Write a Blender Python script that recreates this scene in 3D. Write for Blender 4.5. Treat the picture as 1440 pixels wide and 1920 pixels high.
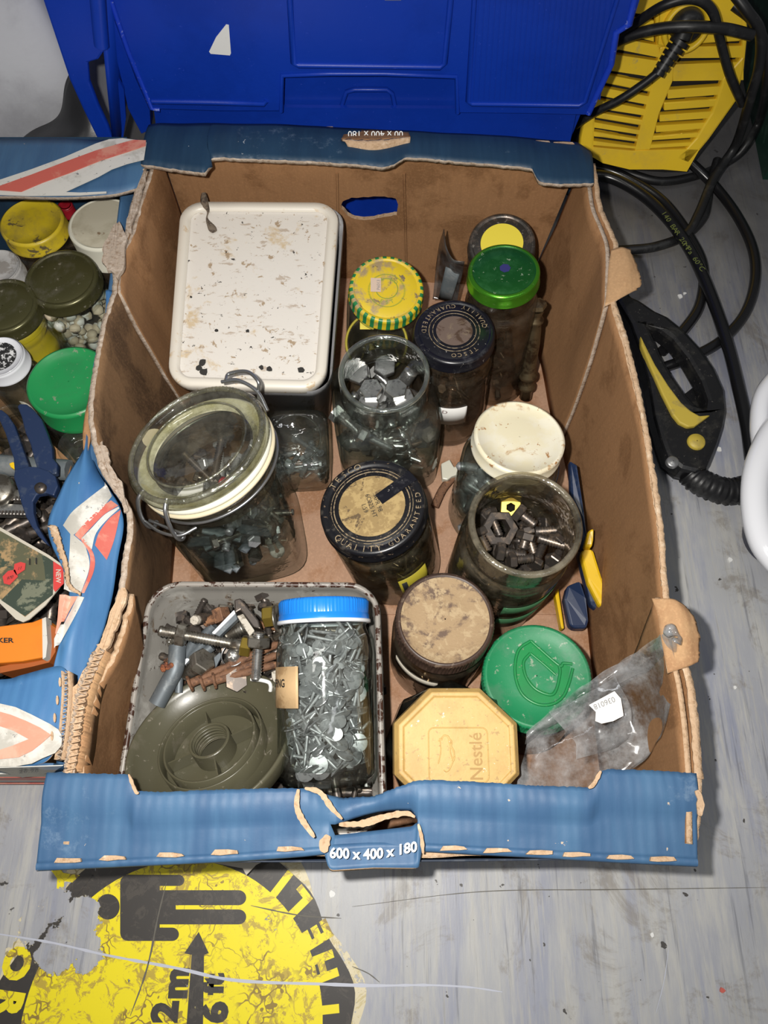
import bpy, bmesh, math, random
from mathutils import Vector, Matrix, Quaternion
from mathutils.geometry import tessellate_polygon
from mathutils.noise import noise as pnoise

for o in list(bpy.data.objects): bpy.data.objects.remove(o)
scene = bpy.context.scene
COL = scene.collection
rnd = random.Random(7)
PI = math.pi
rad = math.radians

# ---------------------------------------------------------------- camera, world, lights, exposure
FPX, PITCH, CAMZ = 1400.0, rad(67), 0.668
cam_data = bpy.data.cameras.new('camera'); cam = bpy.data.objects.new('camera', cam_data); COL.objects.link(cam)
cam.location = (0, 0, CAMZ); cam.rotation_euler = (PI/2 - PITCH, 0, 0)
cam_data.sensor_fit = 'VERTICAL'; cam_data.sensor_height = 24; cam_data.lens = FPX/1920*24
cam_data.clip_start = 0.01; cam_data.clip_end = 50
scene.camera = cam
world = bpy.data.worlds.new('world'); scene.world = world; world.use_nodes = True
wbg = world.node_tree.nodes['Background']; wbg.inputs[0].default_value = (0.95, 0.97, 1.0, 1); wbg.inputs[1].default_value = 0.13

def lamp(name, kind, loc, energy, color=(1, 1, 1), rot=(0, 0, 0), **kw):
    d = bpy.data.lights.new(name, kind); d.energy = energy; d.color = color
    for k, v in kw.items(): setattr(d, k, v)
    o = bpy.data.objects.new(name, d); COL.objects.link(o); o.location = loc; o.rotation_euler = rot
    return o
lamp('phone_flash', 'SPOT', (-0.035, 0.02, 0.672), 20.0, (1.0, 0.965, 0.91), (rad(21), 0, 0), shadow_soft_size=0.006, spot_size=rad(125), spot_blend=1.0)
lamp('added_overhead_strip', 'AREA', (-0.5, 0.1, 2.5), 6, (1, 0.97, 0.92), (0, 0, rad(20)), shape='RECTANGLE', size=1.3, size_y=0.12)  # added overhead strip, unseen, put in for long highlights in the glass
lamp('added_overhead_strip', 'AREA', (0.9, -0.5, 2.5), 4, (0.95, 0.97, 1.0), (0, 0, rad(20)), shape='RECTANGLE', size=1.3, size_y=0.12)  # second added strip, likewise for soft overhead light and glass highlights
vs = scene.view_settings
vs.view_transform = 'Standard'; vs.look = 'None'; vs.exposure = 0.0; vs.gamma = 1.0; vs.use_curve_mapping = False
cy = scene.cycles
cy.max_bounces = 10; cy.transparent_max_bounces = 40; cy.diffuse_bounces = 3; cy.glossy_bounces = 4; cy.caustics_reflective = False; cy.caustics_refractive = False
cy.sample_clamp_indirect = 4.0

# ---------------------------------------------------------------- where things of the photograph stand
FWD = Vector((0, math.cos(PITCH), -math.sin(PITCH))); UP = Vector((0, math.sin(PITCH), math.cos(PITCH))); RIGHT = Vector((1, 0, 0))
CAM = Vector((0, 0, CAMZ))
def ray(u, v): return RIGHT*((u-720)/FPX) + UP*((960-v)/FPX) + FWD
def P(u, v, z=0.0):
    d = ray(u, v); return CAM + d*((z-CAMZ)/d.z)
def PY(u, v, y):
    d = ray(u, v); return CAM + d*(y/d.y)
def PP(u, v, p0, n):
    d = ray(u, v); return CAM + d*((Vector(p0)-CAM).dot(Vector(n))/d.dot(Vector(n)))

# ---------------------------------------------------------------- materials
MATS = {}
def hexlin(r, g, b):
    f = lambda c: (c/255/12.92) if c/255 <= 0.04045 else ((c/255+0.055)/1.055)**2.4
    return (f(r), f(g), f(b))
class NT:
    def __init__(s, name):
        s.m = bpy.data.materials.new(name); s.m.use_nodes = True; s.t = s.m.node_tree; s.t.nodes.clear()
        s.out = s.n('ShaderNodeOutputMaterial'); MATS[name] = s.m
    def n(s, kind, **kw):
        x = s.t.nodes.new(kind)
        for k, v in kw.items(): setattr(x, k, v)
        return x
    def l(s, a, b): s.t.links.new(a, b)
    def coords(s, scale=(1, 1, 1), rot=(0, 0, 0), kind='Object'):
        tc = s.n('ShaderNodeTexCoord'); mp = s.n('ShaderNodeMapping')
        mp.inputs['Scale'].default_value = scale; mp.inputs['Rotation'].default_value = rot
        s.l(tc.outputs[kind], mp.inputs[0]); return mp.outputs[0]
    def noise(s, vec, scale, detail=4, rough=0.6, dist=0.0):
        x = s.n('ShaderNodeTexNoise'); x.inputs['Scale'].default_value = scale; x.inputs['Detail'].default_value = detail
        x.inputs['Roughness'].default_value = rough; x.inputs['Distortion'].default_value = dist
        s.l(vec, x.inputs['Vector']); return x.outputs['Fac']
    def ramp(s, fac, lo, hi):
        x = s.n('ShaderNodeMapRange'); x.inputs[1].default_value = lo; x.inputs[2].default_value = hi
        x.interpolation_type = 'SMOOTHSTEP'; s.l(fac, x.inputs[0]); return x.outputs[0]
    def math(s, op, a, b=None, clamp=False):
        x = s.n('ShaderNodeMath', operation=op, use_clamp=clamp)
        for i, q in enumerate((a, b)):
            if q is None: continue
            if isinstance(q, (int, float)): x.inputs[i].default_value = q
            else: s.l(q, x.inputs[i])
        return x.outputs[0]
    def mix(s, fac, a, b):
        x = s.n('ShaderNodeMix', data_type='RGBA')
        for i, q in ((0, fac), (6, a), (7, b)):
            if isinstance(q, (int, float)): x.inputs[i].default_value = q
            elif isinstance(q, tuple): x.inputs[i].default_value = (*q[:3], 1)
            else: s.l(q, x.inputs[i])
        return x.outputs[2]
    def bump(s, h, strength, dist=0.001):
        x = s.n('ShaderNodeBump'); x.inputs['Strength'].default_value = strength; x.inputs['Distance'].default_value = dist
        s.l(h, x.inputs['Height']); return x.outputs[0]
    def principled(s, col, rough=0.5, metal=0.0, normal=None, spec=0.5, coat=0.0, trans=0.0, alpha=None):
        x = s.n('ShaderNodeBsdfPrincipled')
        for key, q in (('Base Color', col), ('Roughness', rough), ('Metallic', metal), ('Alpha', alpha)):
            if q is None: continue
            if isinstance(q, tuple): x.inputs[key].default_value = (*q[:3], 1)
            elif isinstance(q, (int, float)): x.inputs[key].default_value = q
            else: s.l(q, x.inputs[key])
        x.inputs['Specular IOR Level'].default_value = spec; x.inputs['Coat Weight'].default_value = coat
        x.inputs['Transmission Weight'].default_value = trans
        if normal is not None: s.l(normal, x.inputs['Normal'])
        return x.outputs[0]

def mat(name, col, rough=0.5, metal=0.0, stains=(), bump=None, spec=0.5, coat=0.0):
    """stains: (colour, noise scale, low, high[, stretch xyz])"""
    if name in MATS: return MATS[name]
    s = NT(name); c = tuple(col)
    base = s.coords()
    for st in stains:
        vec = s.coords(st[4]) if len(st) > 4 else base
        q = lambda t: 0.5+(t-0.5)*0.66
        c = s.mix(s.ramp(s.noise(vec, st[1], 6, 0.68, 0.3), q(st[2]), q(st[3])), c, tuple(st[0]))
    nrm = None
    if bump:
        vec = s.coords(bump[2]) if len(bump) > 2 else base
        nrm = s.bump(s.noise(vec, bump[0], 5), bump[1])
    s.l(s.principled(c, rough, metal, nrm, spec, coat), s.out.inputs[0])
    return s.m

def glass(name, tint=(0.93, 0.96, 0.94), edge=(0.35, 0.42, 0.38), refl=0.05, wav=0.35, wscale=60, rough=0.05, film=0.0, filmcol=(0.4, 0.38, 0.33), solid=0.0, ior=1.25):
    if name in MATS: return MATS[name]
    s = NT(name)
    nz = s.bump(s.noise(s.coords(), wscale, 3), wav, 0.002)
    lw = s.n('ShaderNodeLayerWeight'); lw.inputs['Blend'].default_value = 0.5; s.l(nz, lw.inputs['Normal'])
    f = lw.outputs['Facing']
    tr = s.n('ShaderNodeBsdfTransparent'); s.l(s.mix(s.math('POWER', f, 2.2), tint, edge), tr.inputs[0])
    gl = s.n('ShaderNodeBsdfGlossy'); gl.inputs['Roughness'].default_value = rough; s.l(nz, gl.inputs['Normal'])
    mx = s.n('ShaderNodeMixShader')
    s.l(s.math('ADD', s.math('MULTIPLY', s.math('POWER', f, 3.5), 0.6), refl, True), mx.inputs[0])
    s.l(tr.outputs[0], mx.inputs[1]); s.l(gl.outputs[0], mx.inputs[2]); outp = mx.outputs[0]
    if solid > 0:
        gg = s.n('ShaderNodeBsdfGlass'); gg.inputs['IOR'].default_value = ior; gg.inputs['Roughness'].default_value = 0.0; gg.inputs['Color'].default_value = (*[min(1, q*1.04) for q in tint], 1); s.l(nz, gg.inputs['Normal'])
        m3 = s.n('ShaderNodeMixShader'); m3.inputs[0].default_value = solid; s.l(outp, m3.inputs[1]); s.l(gg.outputs[0], m3.inputs[2]); outp = m3.outputs[0]
    if film > 0:
        df = s.n('ShaderNodeBsdfDiffuse'); df.inputs[0].default_value = (*filmcol, 1)
        m2 = s.n('ShaderNodeMixShader')
        s.l(s.math('MULTIPLY', s.ramp(s.noise(s.coords(), 45, 6, 0.7), 0.3, 0.8), film), m2.inputs[0])
        s.l(outp, m2.inputs[1]); s.l(df.outputs[0], m2.inputs[2]); outp = m2.outputs[0]
    s.l(outp, s.out.inputs[0]); return s.m

# ---------------------------------------------------------------- scene graph helpers
ROOTM = {}
def tag(o, label=None, cat=None, group=None, kind=None):
    if label: o['label'] = label
    if cat: o['category'] = cat
    if group: o['group'] = group
    if kind: o['kind'] = kind
    return o
def root(name, label, cat, M=None, group=None):
    if M is None: M = Matrix.Identity(4)
    if isinstance(M, Vector): M = Matrix.Translation(M)
    o = bpy.data.objects.new(name, None); COL.objects.link(o); o.matrix_world = M; o.empty_display_size = 0.01
    ROOTM[o.name] = M.copy(); return tag(o, label, cat, group)
def frame(origin, zaxis, xhint=Vector((1, 0, 0))):
    z = Vector(zaxis).normalized(); x = (Vector(xhint) - z*Vector(xhint).dot(z))
    if x.length < 1e-4: x = Vector((0, 1, 0)) - z*z.y
    x.normalize(); y = z.cross(x)
    M = Matrix((x, y, z)).transposed().to_4x4(); M.translation = Vector(origin); return M

class MB:
    def __init__(s): s.v = []; s.f = []; s.mi = []; s.sm = []
    def add(s, verts, faces, mi=0, M=None, smooth=False):
        b = len(s.v)
        for q in verts:
            q = Vector(q); s.v.append(M @ q if M is not None else q)
        for k, fc in enumerate(faces):
            s.f.append([b+i for i in fc]); s.mi.append(mi[k] if isinstance(mi, list) else mi); s.sm.append(smooth)
        return s
    def rings(s, rings, caps=(False, False), closed=True, mi=0, M=None, smooth=True):
        n = len(rings[0]); verts = [p for r in rings for p in r]; faces = []
        for i in range(len(rings)-1):
            for j in range(n if closed else n-1):
                a = i*n+j; b = i*n+(j+1) % n; faces.append((a, b, b+n, a+n))
        m = mi if not callable(mi) else [mi(k//n, k % n) for k in range(len(faces))]
        s.add(verts, faces, m, M, smooth)
        for k, cap in enumerate(caps):
            if cap:
                r = rings[0] if k == 0 else rings[-1]
                idx = list(range(n)); 
                if k == 0: idx.reverse()
                cm = 0 if callable(mi) else mi
                s.add(r, [idx], cm, M, False)
        return s
    def lathe(s, prof, segs=48, M=None, mi=0, smooth=True, shape=None, caps=(False, False)):
        rs = []
        for k, p in enumerate(prof):
            ring = []
            for j in range(segs):
                a = 2*PI*j/segs; r = p[0]*(shape(a, p[2] if len(p) > 2 else 0) if shape else 1.0)
                ring.append(Vector((r*math.cos(a), r*math.sin(a), p[1])))
            rs.append(ring)
        return s.rings(rs, caps, True, mi, M, smooth)
    def tube(s, pts, r, segs=10, M=None, mi=0, smooth_path=True, ribs=None, closed=False, flat=1.0):
        pts = [Vector(p) for p in pts]
        if smooth_path and len(pts) > 2: pts = catmull(pts, 8, closed)
        rs = []; up = Vector((0, 0, 1)); n = len(pts)
        t0 = (pts[1]-pts[0]).normalized()
        side = t0.cross(up) if abs(t0.dot(up)) < 0.95 else t0.cross(Vector((0, 1, 0)))
        side.normalize()
        for i, p in enumerate(pts):
            t = (pts[(i+1) % n if closed else min(i+1, n-1)]-pts[(i-1) % n if closed else max(i-1, 0)]).normalized()
            side = (side - t*side.dot(t)).normalized(); b = t.cross(side)
            rr = r if not callable(r) else r(i/(n-1))
            rs.append([p + side*(math.cos(2*PI*j/segs)*rr) + b*(math.sin(2*PI*j/segs)*rr*flat) for j in range(segs)])
        if closed: rs.append(rs[0])
        return s.rings(rs, (not closed, not closed), True, mi, M)
    def box(s, c, size, M=None, mi=0, bev=0.0):
        bm = bmesh.new(); bmesh.ops.create_cube(bm, size=1)
        for q in bm.verts: q.co = Vector((q.co.x*size[0], q.co.y*size[1], q.co.z*size[2]))
        if bev > 0: bmesh.ops.bevel(bm, geom=bm.edges[:], offset=bev, segments=2, affect='EDGES', profile=0.6)
        T = Matrix.Translation(Vector(c)); T = M @ T if M is not None else T
        bm.verts.ensure_lookup_table()
        s.add([q.co.copy() for q in bm.verts], [[q.index for q in fc.verts] for fc in bm.faces], mi, T, False); bm.free(); return s
    def prism(s, outline, depth, M=None, mi=0, holes=(), bev=0.0, side_mi=None, top_scale=None):
        """outline: list of Vectors (3D, near planar) ; extruded by vector depth"""
        loops = [[Vector(p) for p in outline]] + [[Vector(p) for p in h] for h in holes]
        flat = [p for l in loops for p in l]; n = len(flat); d = Vector(depth)
        nv = area_normal(loops[0])
        tris = [list(t) for t in tessellate_polygon(loops)]
        verts = flat + [p + d for p in flat]; faces = []; m = []
        for t in tris:
            tn = (flat[t[1]]-flat[t[0]]).cross(flat[t[2]]-flat[t[0]])
            if tn.dot(d) < 0: t = t[::-1]
            faces.append([i+n for i in t]); faces.append(t[::-1]); m += [mi, mi]
        b = 0
        for l in loops:
            k = len(l)
            for i in range(k):
                a, c = b+i, b+(i+1) % k; faces.append([a, c, c+n, a+n]); m.append(mi if side_mi is None else side_mi)
            b += k
        return s.add(verts, faces, m, M, False)
    def build(s, name, mats, parent=None, local=False, bevel=0.0, solid=None, weld=False, autosmooth=None, origin=None, sub=0):
        me = bpy.data.meshes.new(name)
        vs_ = s.v
        if parent is not None and not local:
            inv = ROOTM[parent.name].inverted(); vs_ = [inv @ q for q in vs_]
        if origin is not None: vs_ = [q - Vector(origin) for q in vs_]
        me.from_pydata([tuple(q) for q in vs_], [], s.f)
        if not isinstance(mats, (list, tuple)): mats = [mats]
        for m in mats: me.materials.append(MATS[m] if isinstance(m, str) else m)
        for i, p in enumerate(me.polygons): p.material_index = s.mi[i]; p.use_smooth = s.sm[i]
        bm = bmesh.new(); bm.from_mesh(me)
        if weld: bmesh.ops.remove_doubles(bm, verts=bm.verts[:], dist=1e-5)
        if solid is None: bmesh.ops.recalc_face_normals(bm, faces=bm.faces[:])
        bm.to_mesh(me); bm.free(); me.update()
        o = bpy.data.objects.new(name, me); COL.objects.link(o)
        if parent is not None:
            o.parent = parent; ROOTM[o.name] = ROOTM[parent.name] if not local else ROOTM[parent.name]
        if origin is not None: o.location = origin; ROOTM[o.name] = Matrix.Translation(Vector(origin))
        elif parent is None: ROOTM[o.name] = Matrix.Identity(4)
        if sub:
            d = o.modifiers.new('smooth', 'SUBSURF'); d.levels = sub; d.render_levels = sub
        if solid is not None:
            d = o.modifiers.new('board', 'SOLIDIFY'); d.thickness = solid[0]; d.offset = solid[1] if len(solid) > 1 else -1
            if len(mats) > 1: d.material_offset = 1
            if len(mats) > 2: d.material_offset_rim = 2
        if bevel > 0:
            d = o.modifiers.new('edge', 'BEVEL'); d.width = bevel; d.segments = 2; d.limit_method = 'ANGLE'; d.angle_limit = rad(35)
        return o

def area_normal(l):
    n = Vector((0, 0, 0))
    for i in range(len(l)): n += l[i].cross(l[(i+1) % len(l)])
    return n
def catmull(pts, k=8, closed=False):
    out = []; n = len(pts)
    rng = range(n if closed else n-1)
    for i in rng:
        p0 = pts[(i-1) % n] if closed or i > 0 else pts[0]*2-pts[1]
        p1 = pts[i]; p2 = pts[(i+1) % n]; p3 = pts[(i+2) % n] if closed or i < n-2 else pts[-1]*2-pts[-2]
        for j in range(k):
            t = j/k
            out.append(0.5*((2*p1)+(-p0+p2)*t+(2*p0-5*p1+4*p2-p3)*t*t+(-p0+3*p1-3*p2+p3)*t**3))
    if not closed: out.append(pts[-1].copy())
    return out
def resample(pts, n, smooth=True):
    pts = [Vector(p) for p in pts]
    if smooth and len(pts) > 2: pts = catmull(pts, 10)
    L = [0]
    for i in range(1, len(pts)): L.append(L[-1]+(pts[i]-pts[i-1]).length)
    out = []; j = 0
    for i in range(n):
        d = L[-1]*i/(n-1)
        while j < len(L)-2 and L[j+1] < d: j += 1
        t = (d-L[j])/max(L[j+1]-L[j], 1e-9); out.append(pts[j].lerp(pts[j+1], min(max(t, 0), 1)))
    return out
def sheet(mb, rows, n=40, m=8, smooth=True, jag=(0, 0), crumple=0.0, cscale=30, mi=0, rows_smooth=True):
    """a bent sheet lofted through the rows (polylines)"""
    R = [resample(r, n, smooth) for r in rows]
    cols = []
    for j in range(n):
        c = [r[j] for r in R]
        cols.append(resample(c, m, rows_smooth) if len(c) > 2 or m > 2 else c)
    mm = len(cols[0]); g = [[cols[j][i] for j in range(n)] for i in range(mm)]
    if crumple:
        for i in range(mm):
            for j in range(n):
                q = g[i][j]; w = 1.0
                g[i][j] = q + Vector((pnoise(q*cscale), pnoise(q*cscale+Vector((9, 3, 1))), pnoise(q*cscale+Vector((2, 7, 5)))))*crumple
    if jag[0]:
        for j in range(n): g[0][j] = g[0][j] + Vector((rnd.uniform(-1, 1), rnd.uniform(-1, 1), rnd.uniform(-1, 1)))*jag[0]
    if jag[1]:
        for j in range(n): g[-1][j] = g[-1][j] + Vector((rnd.uniform(-1, 1), rnd.uniform(-1, 1), rnd.uniform(-1, 1)))*jag[1]
    mb.rings(g, (False, False), False, mi, None, True)
    return g

_tc = {}
def text_geo(body, size=1.0, bold=0.0):
    key = (body, bold)
    if key not in _tc:
        c = bpy.data.curves.new('t', 'FONT'); c.body = body; c.size = 1.0; c.align_x = 'CENTER'; c.align_y = 'CENTER'; c.offset = bold; c.resolution_u = 3
        o = bpy.data.objects.new('t', c); COL.objects.link(o)
        dg = bpy.context.evaluated_depsgraph_get(); me = bpy.data.meshes.new_from_object(o.evaluated_get(dg))
        _tc[key] = ([q.co.copy() for q in me.vertices], [list(p.vertices) for p in me.polygons])
        bpy.data.objects.remove(o); bpy.data.curves.remove(c); bpy.data.meshes.remove(me)
    v, f = _tc[key]; return [q*size for q in v], f
def text_on(mb, body, size, fn, mi=0, bold=0.0, xs=1.0):
    v, f = text_geo(body, size, bold); mb.add([fn(q.x*xs, q.y) for q in v], f, mi)
def arc_text(mb, body, size, R, a_mid, z, inward=False, spacing=0.75, mi=0, bold=0.0, C=(0, 0), fn=None):
    """letters on a circle; angles in degrees. inward: tops point to the centre (reads anticlockwise)"""
    st = size*spacing/R; n = len(body)
    for i, ch in enumerate(body):
        if ch == ' ': continue
        k = (i-(n-1)/2)*st; a = rad(a_mid) + (k if inward else -k)
        rot = a + PI/2 if inward else a - PI/2
        v, f = text_geo(ch, size, bold); out = []
        for q in v:
            x = q.x*math.cos(rot)-q.y*math.sin(rot)+R*math.cos(a)+C[0]; y = q.x*math.sin(rot)+q.y*math.cos(rot)+R*math.sin(a)+C[1]
            out.append(fn(x, y) if fn else Vector((x, y, z)))
        mb.add(out, f, mi)
def copy_tree(o, M=None, label=None, group=None):
    c = o.copy(); COL.objects.link(c)
    if M is not None: c.matrix_world = M
    for ch in list(o.children):
        d = ch.copy(); COL.objects.link(d); d.parent = c; d.matrix_parent_inverse = ch.matrix_parent_inverse.copy()
        for g in ch.children:
            e = g.copy(); COL.objects.link(e); e.parent = d; e.matrix_parent_inverse = g.matrix_parent_inverse.copy()
    if label: c['label'] = label
    if group: c['group'] = group
    return c
def rot_to(d, spin=0.0, loc=(0, 0, 0)):
    """matrix whose Z points along d"""
    q = Vector((0, 0, 1)).rotation_difference(Vector(d).normalized())
    return Matrix.Translation(Vector(loc)) @ q.to_matrix().to_4x4() @ Matrix.Rotation(spin, 4, 'Z')
def ring_rr(c, inset, dz, radius, n=6):
    """rounded rectangle ring on the quad c = (c00, c10, c11, c01)"""
    c00, c10, c11, c01 = [Vector(q) for q in c]
    W = ((c10-c00).length+(c11-c01).length)/2; L = ((c01-c00).length+(c11-c10).length)/2
    nrm = (c10-c00).cross(c01-c00).normalized(); out = []
    w, l = W/2-inset, L/2-inset; r = max(min(radius-inset*0.5, w, l), 0.001)
    for cx, cy, a0 in ((w-r, l-r, 0), (-w+r, l-r, 90), (-w+r, -l+r, 180), (w-r, -l+r, 270)):
        for k in range(n+1):
            a = rad(a0+90*k/n); x, y = cx+r*math.cos(a), cy+r*math.sin(a)
            s_, t_ = x/W+0.5, y/L+0.5
            out.append(c00*(1-s_)*(1-t_)+c10*s_*(1-t_)+c11*s_*t_+c01*(1-s_)*t_ + nrm*dz)
    return out
# ---------------------------------------------------------------- the material list
def make_floor():
    s = NT('painted_plywood')
    v1 = s.coords((1, 0.12, 1)); v0 = s.coords(); v2 = s.coords((1, 0.04, 1))
    c = s.mix(s.ramp(s.noise(v0, 3.5, 5), 0.3, 0.7), (0.33, 0.34, 0.39), (0.43, 0.435, 0.44))
    c = s.mix(s.ramp(s.noise(v1, 60, 7, 0.7), 0.45, 0.62), c, (0.48, 0.475, 0.455))
    c = s.mix(s.math('MULTIPLY', s.ramp(s.noise(v1, 28, 6, 0.7), 0.5, 0.64), 0.5), c, (0.235, 0.26, 0.38))
    c = s.mix(s.math('MULTIPLY', s.ramp(s.noise(v0, 14, 8, 0.75, 0.6), 0.53, 0.64), 0.6), c, (0.23, 0.20, 0.165))
    c = s.mix(s.math('MULTIPLY', s.ramp(s.noise(v2, 260, 4, 0.7), 0.54, 0.62), 0.6), c, (0.45, 0.44, 0.41))
    c = s.mix(s.math('MULTIPLY', s.ramp(s.noise(v2, 190, 4, 0.7), 0.57, 0.68), 0.45), c, (0.11, 0.115, 0.14))
    c = s.mix(s.ramp(s.noise(v0, 90, 3, 0.5), 0.70, 0.72), c, (0.06, 0.055, 0.05))
    # shade and a darker floor tone are painted in towards the back
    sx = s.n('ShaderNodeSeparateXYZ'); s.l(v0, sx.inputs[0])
    dirt = s.math('ADD', s.ramp(sx.outputs[1], 0.28, 0.72), s.math('MULTIPLY', s.math('SUBTRACT', s.noise(v0, 9, 5), 0.5), 0.6), True)  # mask of that painted shade and darker tone, broken up by noise
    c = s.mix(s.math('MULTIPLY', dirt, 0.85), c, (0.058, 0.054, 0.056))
    b = s.bump(s.noise(v1, 120, 6, 0.7), 0.5, 0.0006)
    s.l(s.principled(c, 0.42, 0, b, 0.45), s.out.inputs[0])
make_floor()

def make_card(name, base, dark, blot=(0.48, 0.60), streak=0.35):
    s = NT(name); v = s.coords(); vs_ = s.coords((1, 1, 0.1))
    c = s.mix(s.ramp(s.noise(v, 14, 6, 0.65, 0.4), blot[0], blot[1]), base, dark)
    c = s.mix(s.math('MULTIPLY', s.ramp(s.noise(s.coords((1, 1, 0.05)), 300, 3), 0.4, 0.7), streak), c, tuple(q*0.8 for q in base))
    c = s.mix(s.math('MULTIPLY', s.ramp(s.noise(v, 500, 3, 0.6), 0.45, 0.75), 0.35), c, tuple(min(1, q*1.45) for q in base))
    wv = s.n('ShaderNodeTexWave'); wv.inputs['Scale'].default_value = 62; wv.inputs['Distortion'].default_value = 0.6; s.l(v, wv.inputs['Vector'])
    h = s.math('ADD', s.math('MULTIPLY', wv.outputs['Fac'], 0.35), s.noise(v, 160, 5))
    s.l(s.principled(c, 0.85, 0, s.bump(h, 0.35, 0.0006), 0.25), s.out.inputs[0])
make_card('kraft_card', (0.325, 0.172, 0.080), (0.22, 0.11, 0.048))
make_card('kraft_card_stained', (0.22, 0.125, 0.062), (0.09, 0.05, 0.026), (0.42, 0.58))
make_card('kraft_card_clean', (0.46, 0.28, 0.145), (0.38, 0.21, 0.105))
make_card('kraft_floor', (0.43, 0.26, 0.17), (0.33, 0.17, 0.09))
mat('torn_card', (0.52, 0.36, 0.23), 0.9, stains=[((0.36, 0.23, 0.13), 260, 0.45, 0.8), ((0.64, 0.50, 0.36), 120, 0.55, 0.8)], bump=(400, 0.8), spec=0.2)
mat('torn_card_grey', (0.42, 0.34, 0.27), 0.9, stains=[((0.27, 0.19, 0.13), 260, 0.45, 0.75), ((0.56, 0.47, 0.39), 90, 0.55, 0.75)], bump=(400, 0.8), spec=0.2)

def make_print(name, base, fade, worn=(0.52, 0.42, 0.32), sp=(0.72, 0.74)):
    s = NT(name); v = s.coords()
    c = s.mix(s.ramp(s.noise(s.coords((1, 0.12, 0.12)), 55, 4), 0.35, 0.7), base, fade)
    c = s.mix(s.ramp(s.noise(v, 130, 3, 0.6), sp[0], sp[1]), c, worn)
    c = s.mix(s.math('MULTIPLY', s.ramp(s.noise(v, 12, 8, 0.8), 0.6, 0.7), 0.25), c, (0.3, 0.4, 0.5))
    wv = s.n('ShaderNodeTexWave'); wv.inputs['Scale'].default_value = 48; wv.inputs['Distortion'].default_value = 1.0; s.l(v, wv.inputs['Vector'])
    s.l(s.principled(c, 0.5, 0, s.bump(s.math('ADD', s.math('MULTIPLY', wv.outputs['Fac'], 0.5), s.noise(v, 60, 4)), 0.3, 0.0008), 0.35), s.out.inputs[0])
make_print('blue_print', (0.042, 0.102, 0.205), (0.060, 0.140, 0.255))
make_print('blue_print_light', (0.065, 0.185, 0.37), (0.042, 0.13, 0.30))
make_print('blue_print_dusty', (0.014, 0.040, 0.078), (0.018, 0.052, 0.098), (0.35, 0.38, 0.4), (0.74, 0.76))
mat('shaded_print', (0.018, 0.028, 0.05), 0.55, stains=[((0.05, 0.06, 0.08), 80, 0.5, 0.7)])  # front face print, its colour darkened for the shade under the rim flap
mat('print_white', (0.62, 0.60, 0.55), 0.5, stains=[((0.45, 0.43, 0.38), 25, 0.5, 0.7), ((0.2, 0.2, 0.2), 180, 0.7, 0.74)], bump=(50, 0.3))
mat('print_red', (0.55, 0.115, 0.085), 0.5, stains=[((0.62, 0.25, 0.18), 25, 0.5, 0.7)], bump=(50, 0.3))
mat('print_coral', (0.72, 0.28, 0.19), 0.5, stains=[((0.68, 0.36, 0.26), 25, 0.5, 0.7)], bump=(50, 0.3))
mat('ink_white', (0.75, 0.77, 0.76), 0.6)
mat('ink_black', (0.015, 0.015, 0.015), 0.6)
mat('ink_gold', (0.33, 0.25, 0.15), 0.5, stains=[((0.05, 0.04, 0.03), 300, 0.5, 0.62)])
mat('ink_brown', (0.12, 0.03, 0.03), 0.6)
mat('ink_grey', (0.22, 0.22, 0.22), 0.6)
mat('ink_olive', (0.25, 0.33, 0.05), 0.6)
mat('crate_blue', (0.005, 0.040, 0.39), 0.38, stains=[((0.004, 0.034, 0.34), 9, 0.4, 0.7), ((0.03, 0.07, 0.5), 260, 0.74, 0.8)], bump=(300, 0.12), spec=0.4)
mat('crate_blue_scuffed', (0.01, 0.048, 0.50), 0.45, stains=[((0.2, 0.25, 0.6), 160, 0.66, 0.72)], bump=(300, 0.15), spec=0.4)
mat('paper_white', (0.78, 0.78, 0.76), 0.6, stains=[((0.45, 0.45, 0.45), 60, 0.6, 0.75)])
mat('sticker_white', (0.78, 0.77, 0.74), 0.55)
mat('sticker_pink', (0.60, 0.46, 0.36), 0.6)
mat('sack_grey', (0.74, 0.75, 0.79), 0.42, stains=[((0.58, 0.58, 0.62), 10, 0.4, 0.8)], bump=(30, 0.5))
mat('black_sack', (0.02, 0.02, 0.022), 0.35, bump=(25, 0.6))
# plastics
mat('tub_lid_white', (0.72, 0.68, 0.62), 0.42, stains=[((0.60, 0.47, 0.30), 30, 0.60, 0.76), ((0.40, 0.30, 0.20), 95, 0.66, 0.73), ((0.05, 0.045, 0.04), 130, 0.715, 0.735), ((0.5, 0.42, 0.34), 55, 0.62, 0.72, (1, 2.5, 1))], bump=(130, 0.12))
mat('tub_lid_rim', (0.70, 0.655, 0.57), 0.38, stains=[((0.58, 0.44, 0.28), 60, 0.62, 0.75)])
mat('tub_white', (0.50, 0.50, 0.52), 0.45, stains=[((0.3, 0.28, 0.25), 40, 0.6, 0.75)])
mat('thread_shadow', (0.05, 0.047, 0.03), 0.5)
mat('grime', (0.03, 0.028, 0.025), 0.8)
mat('grime_brown', (0.19, 0.15, 0.11), 0.8, stains=[((0.08, 0.06, 0.045), 150, 0.5, 0.6)])
mat('tub_grey', (0.215, 0.205, 0.185), 0.3, stains=[((0.31, 0.30, 0.275), 22, 0.5, 0.7), ((0.14, 0.11, 0.08), 60, 0.64, 0.74), ((0.035, 0.02, 0.015), 120, 0.69, 0.73)], spec=0.6)
mat('tub_rim_dirty', (0.30, 0.275, 0.245), 0.35, stains=[((0.05, 0.022, 0.014), 130, 0.50, 0.58)])
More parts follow.
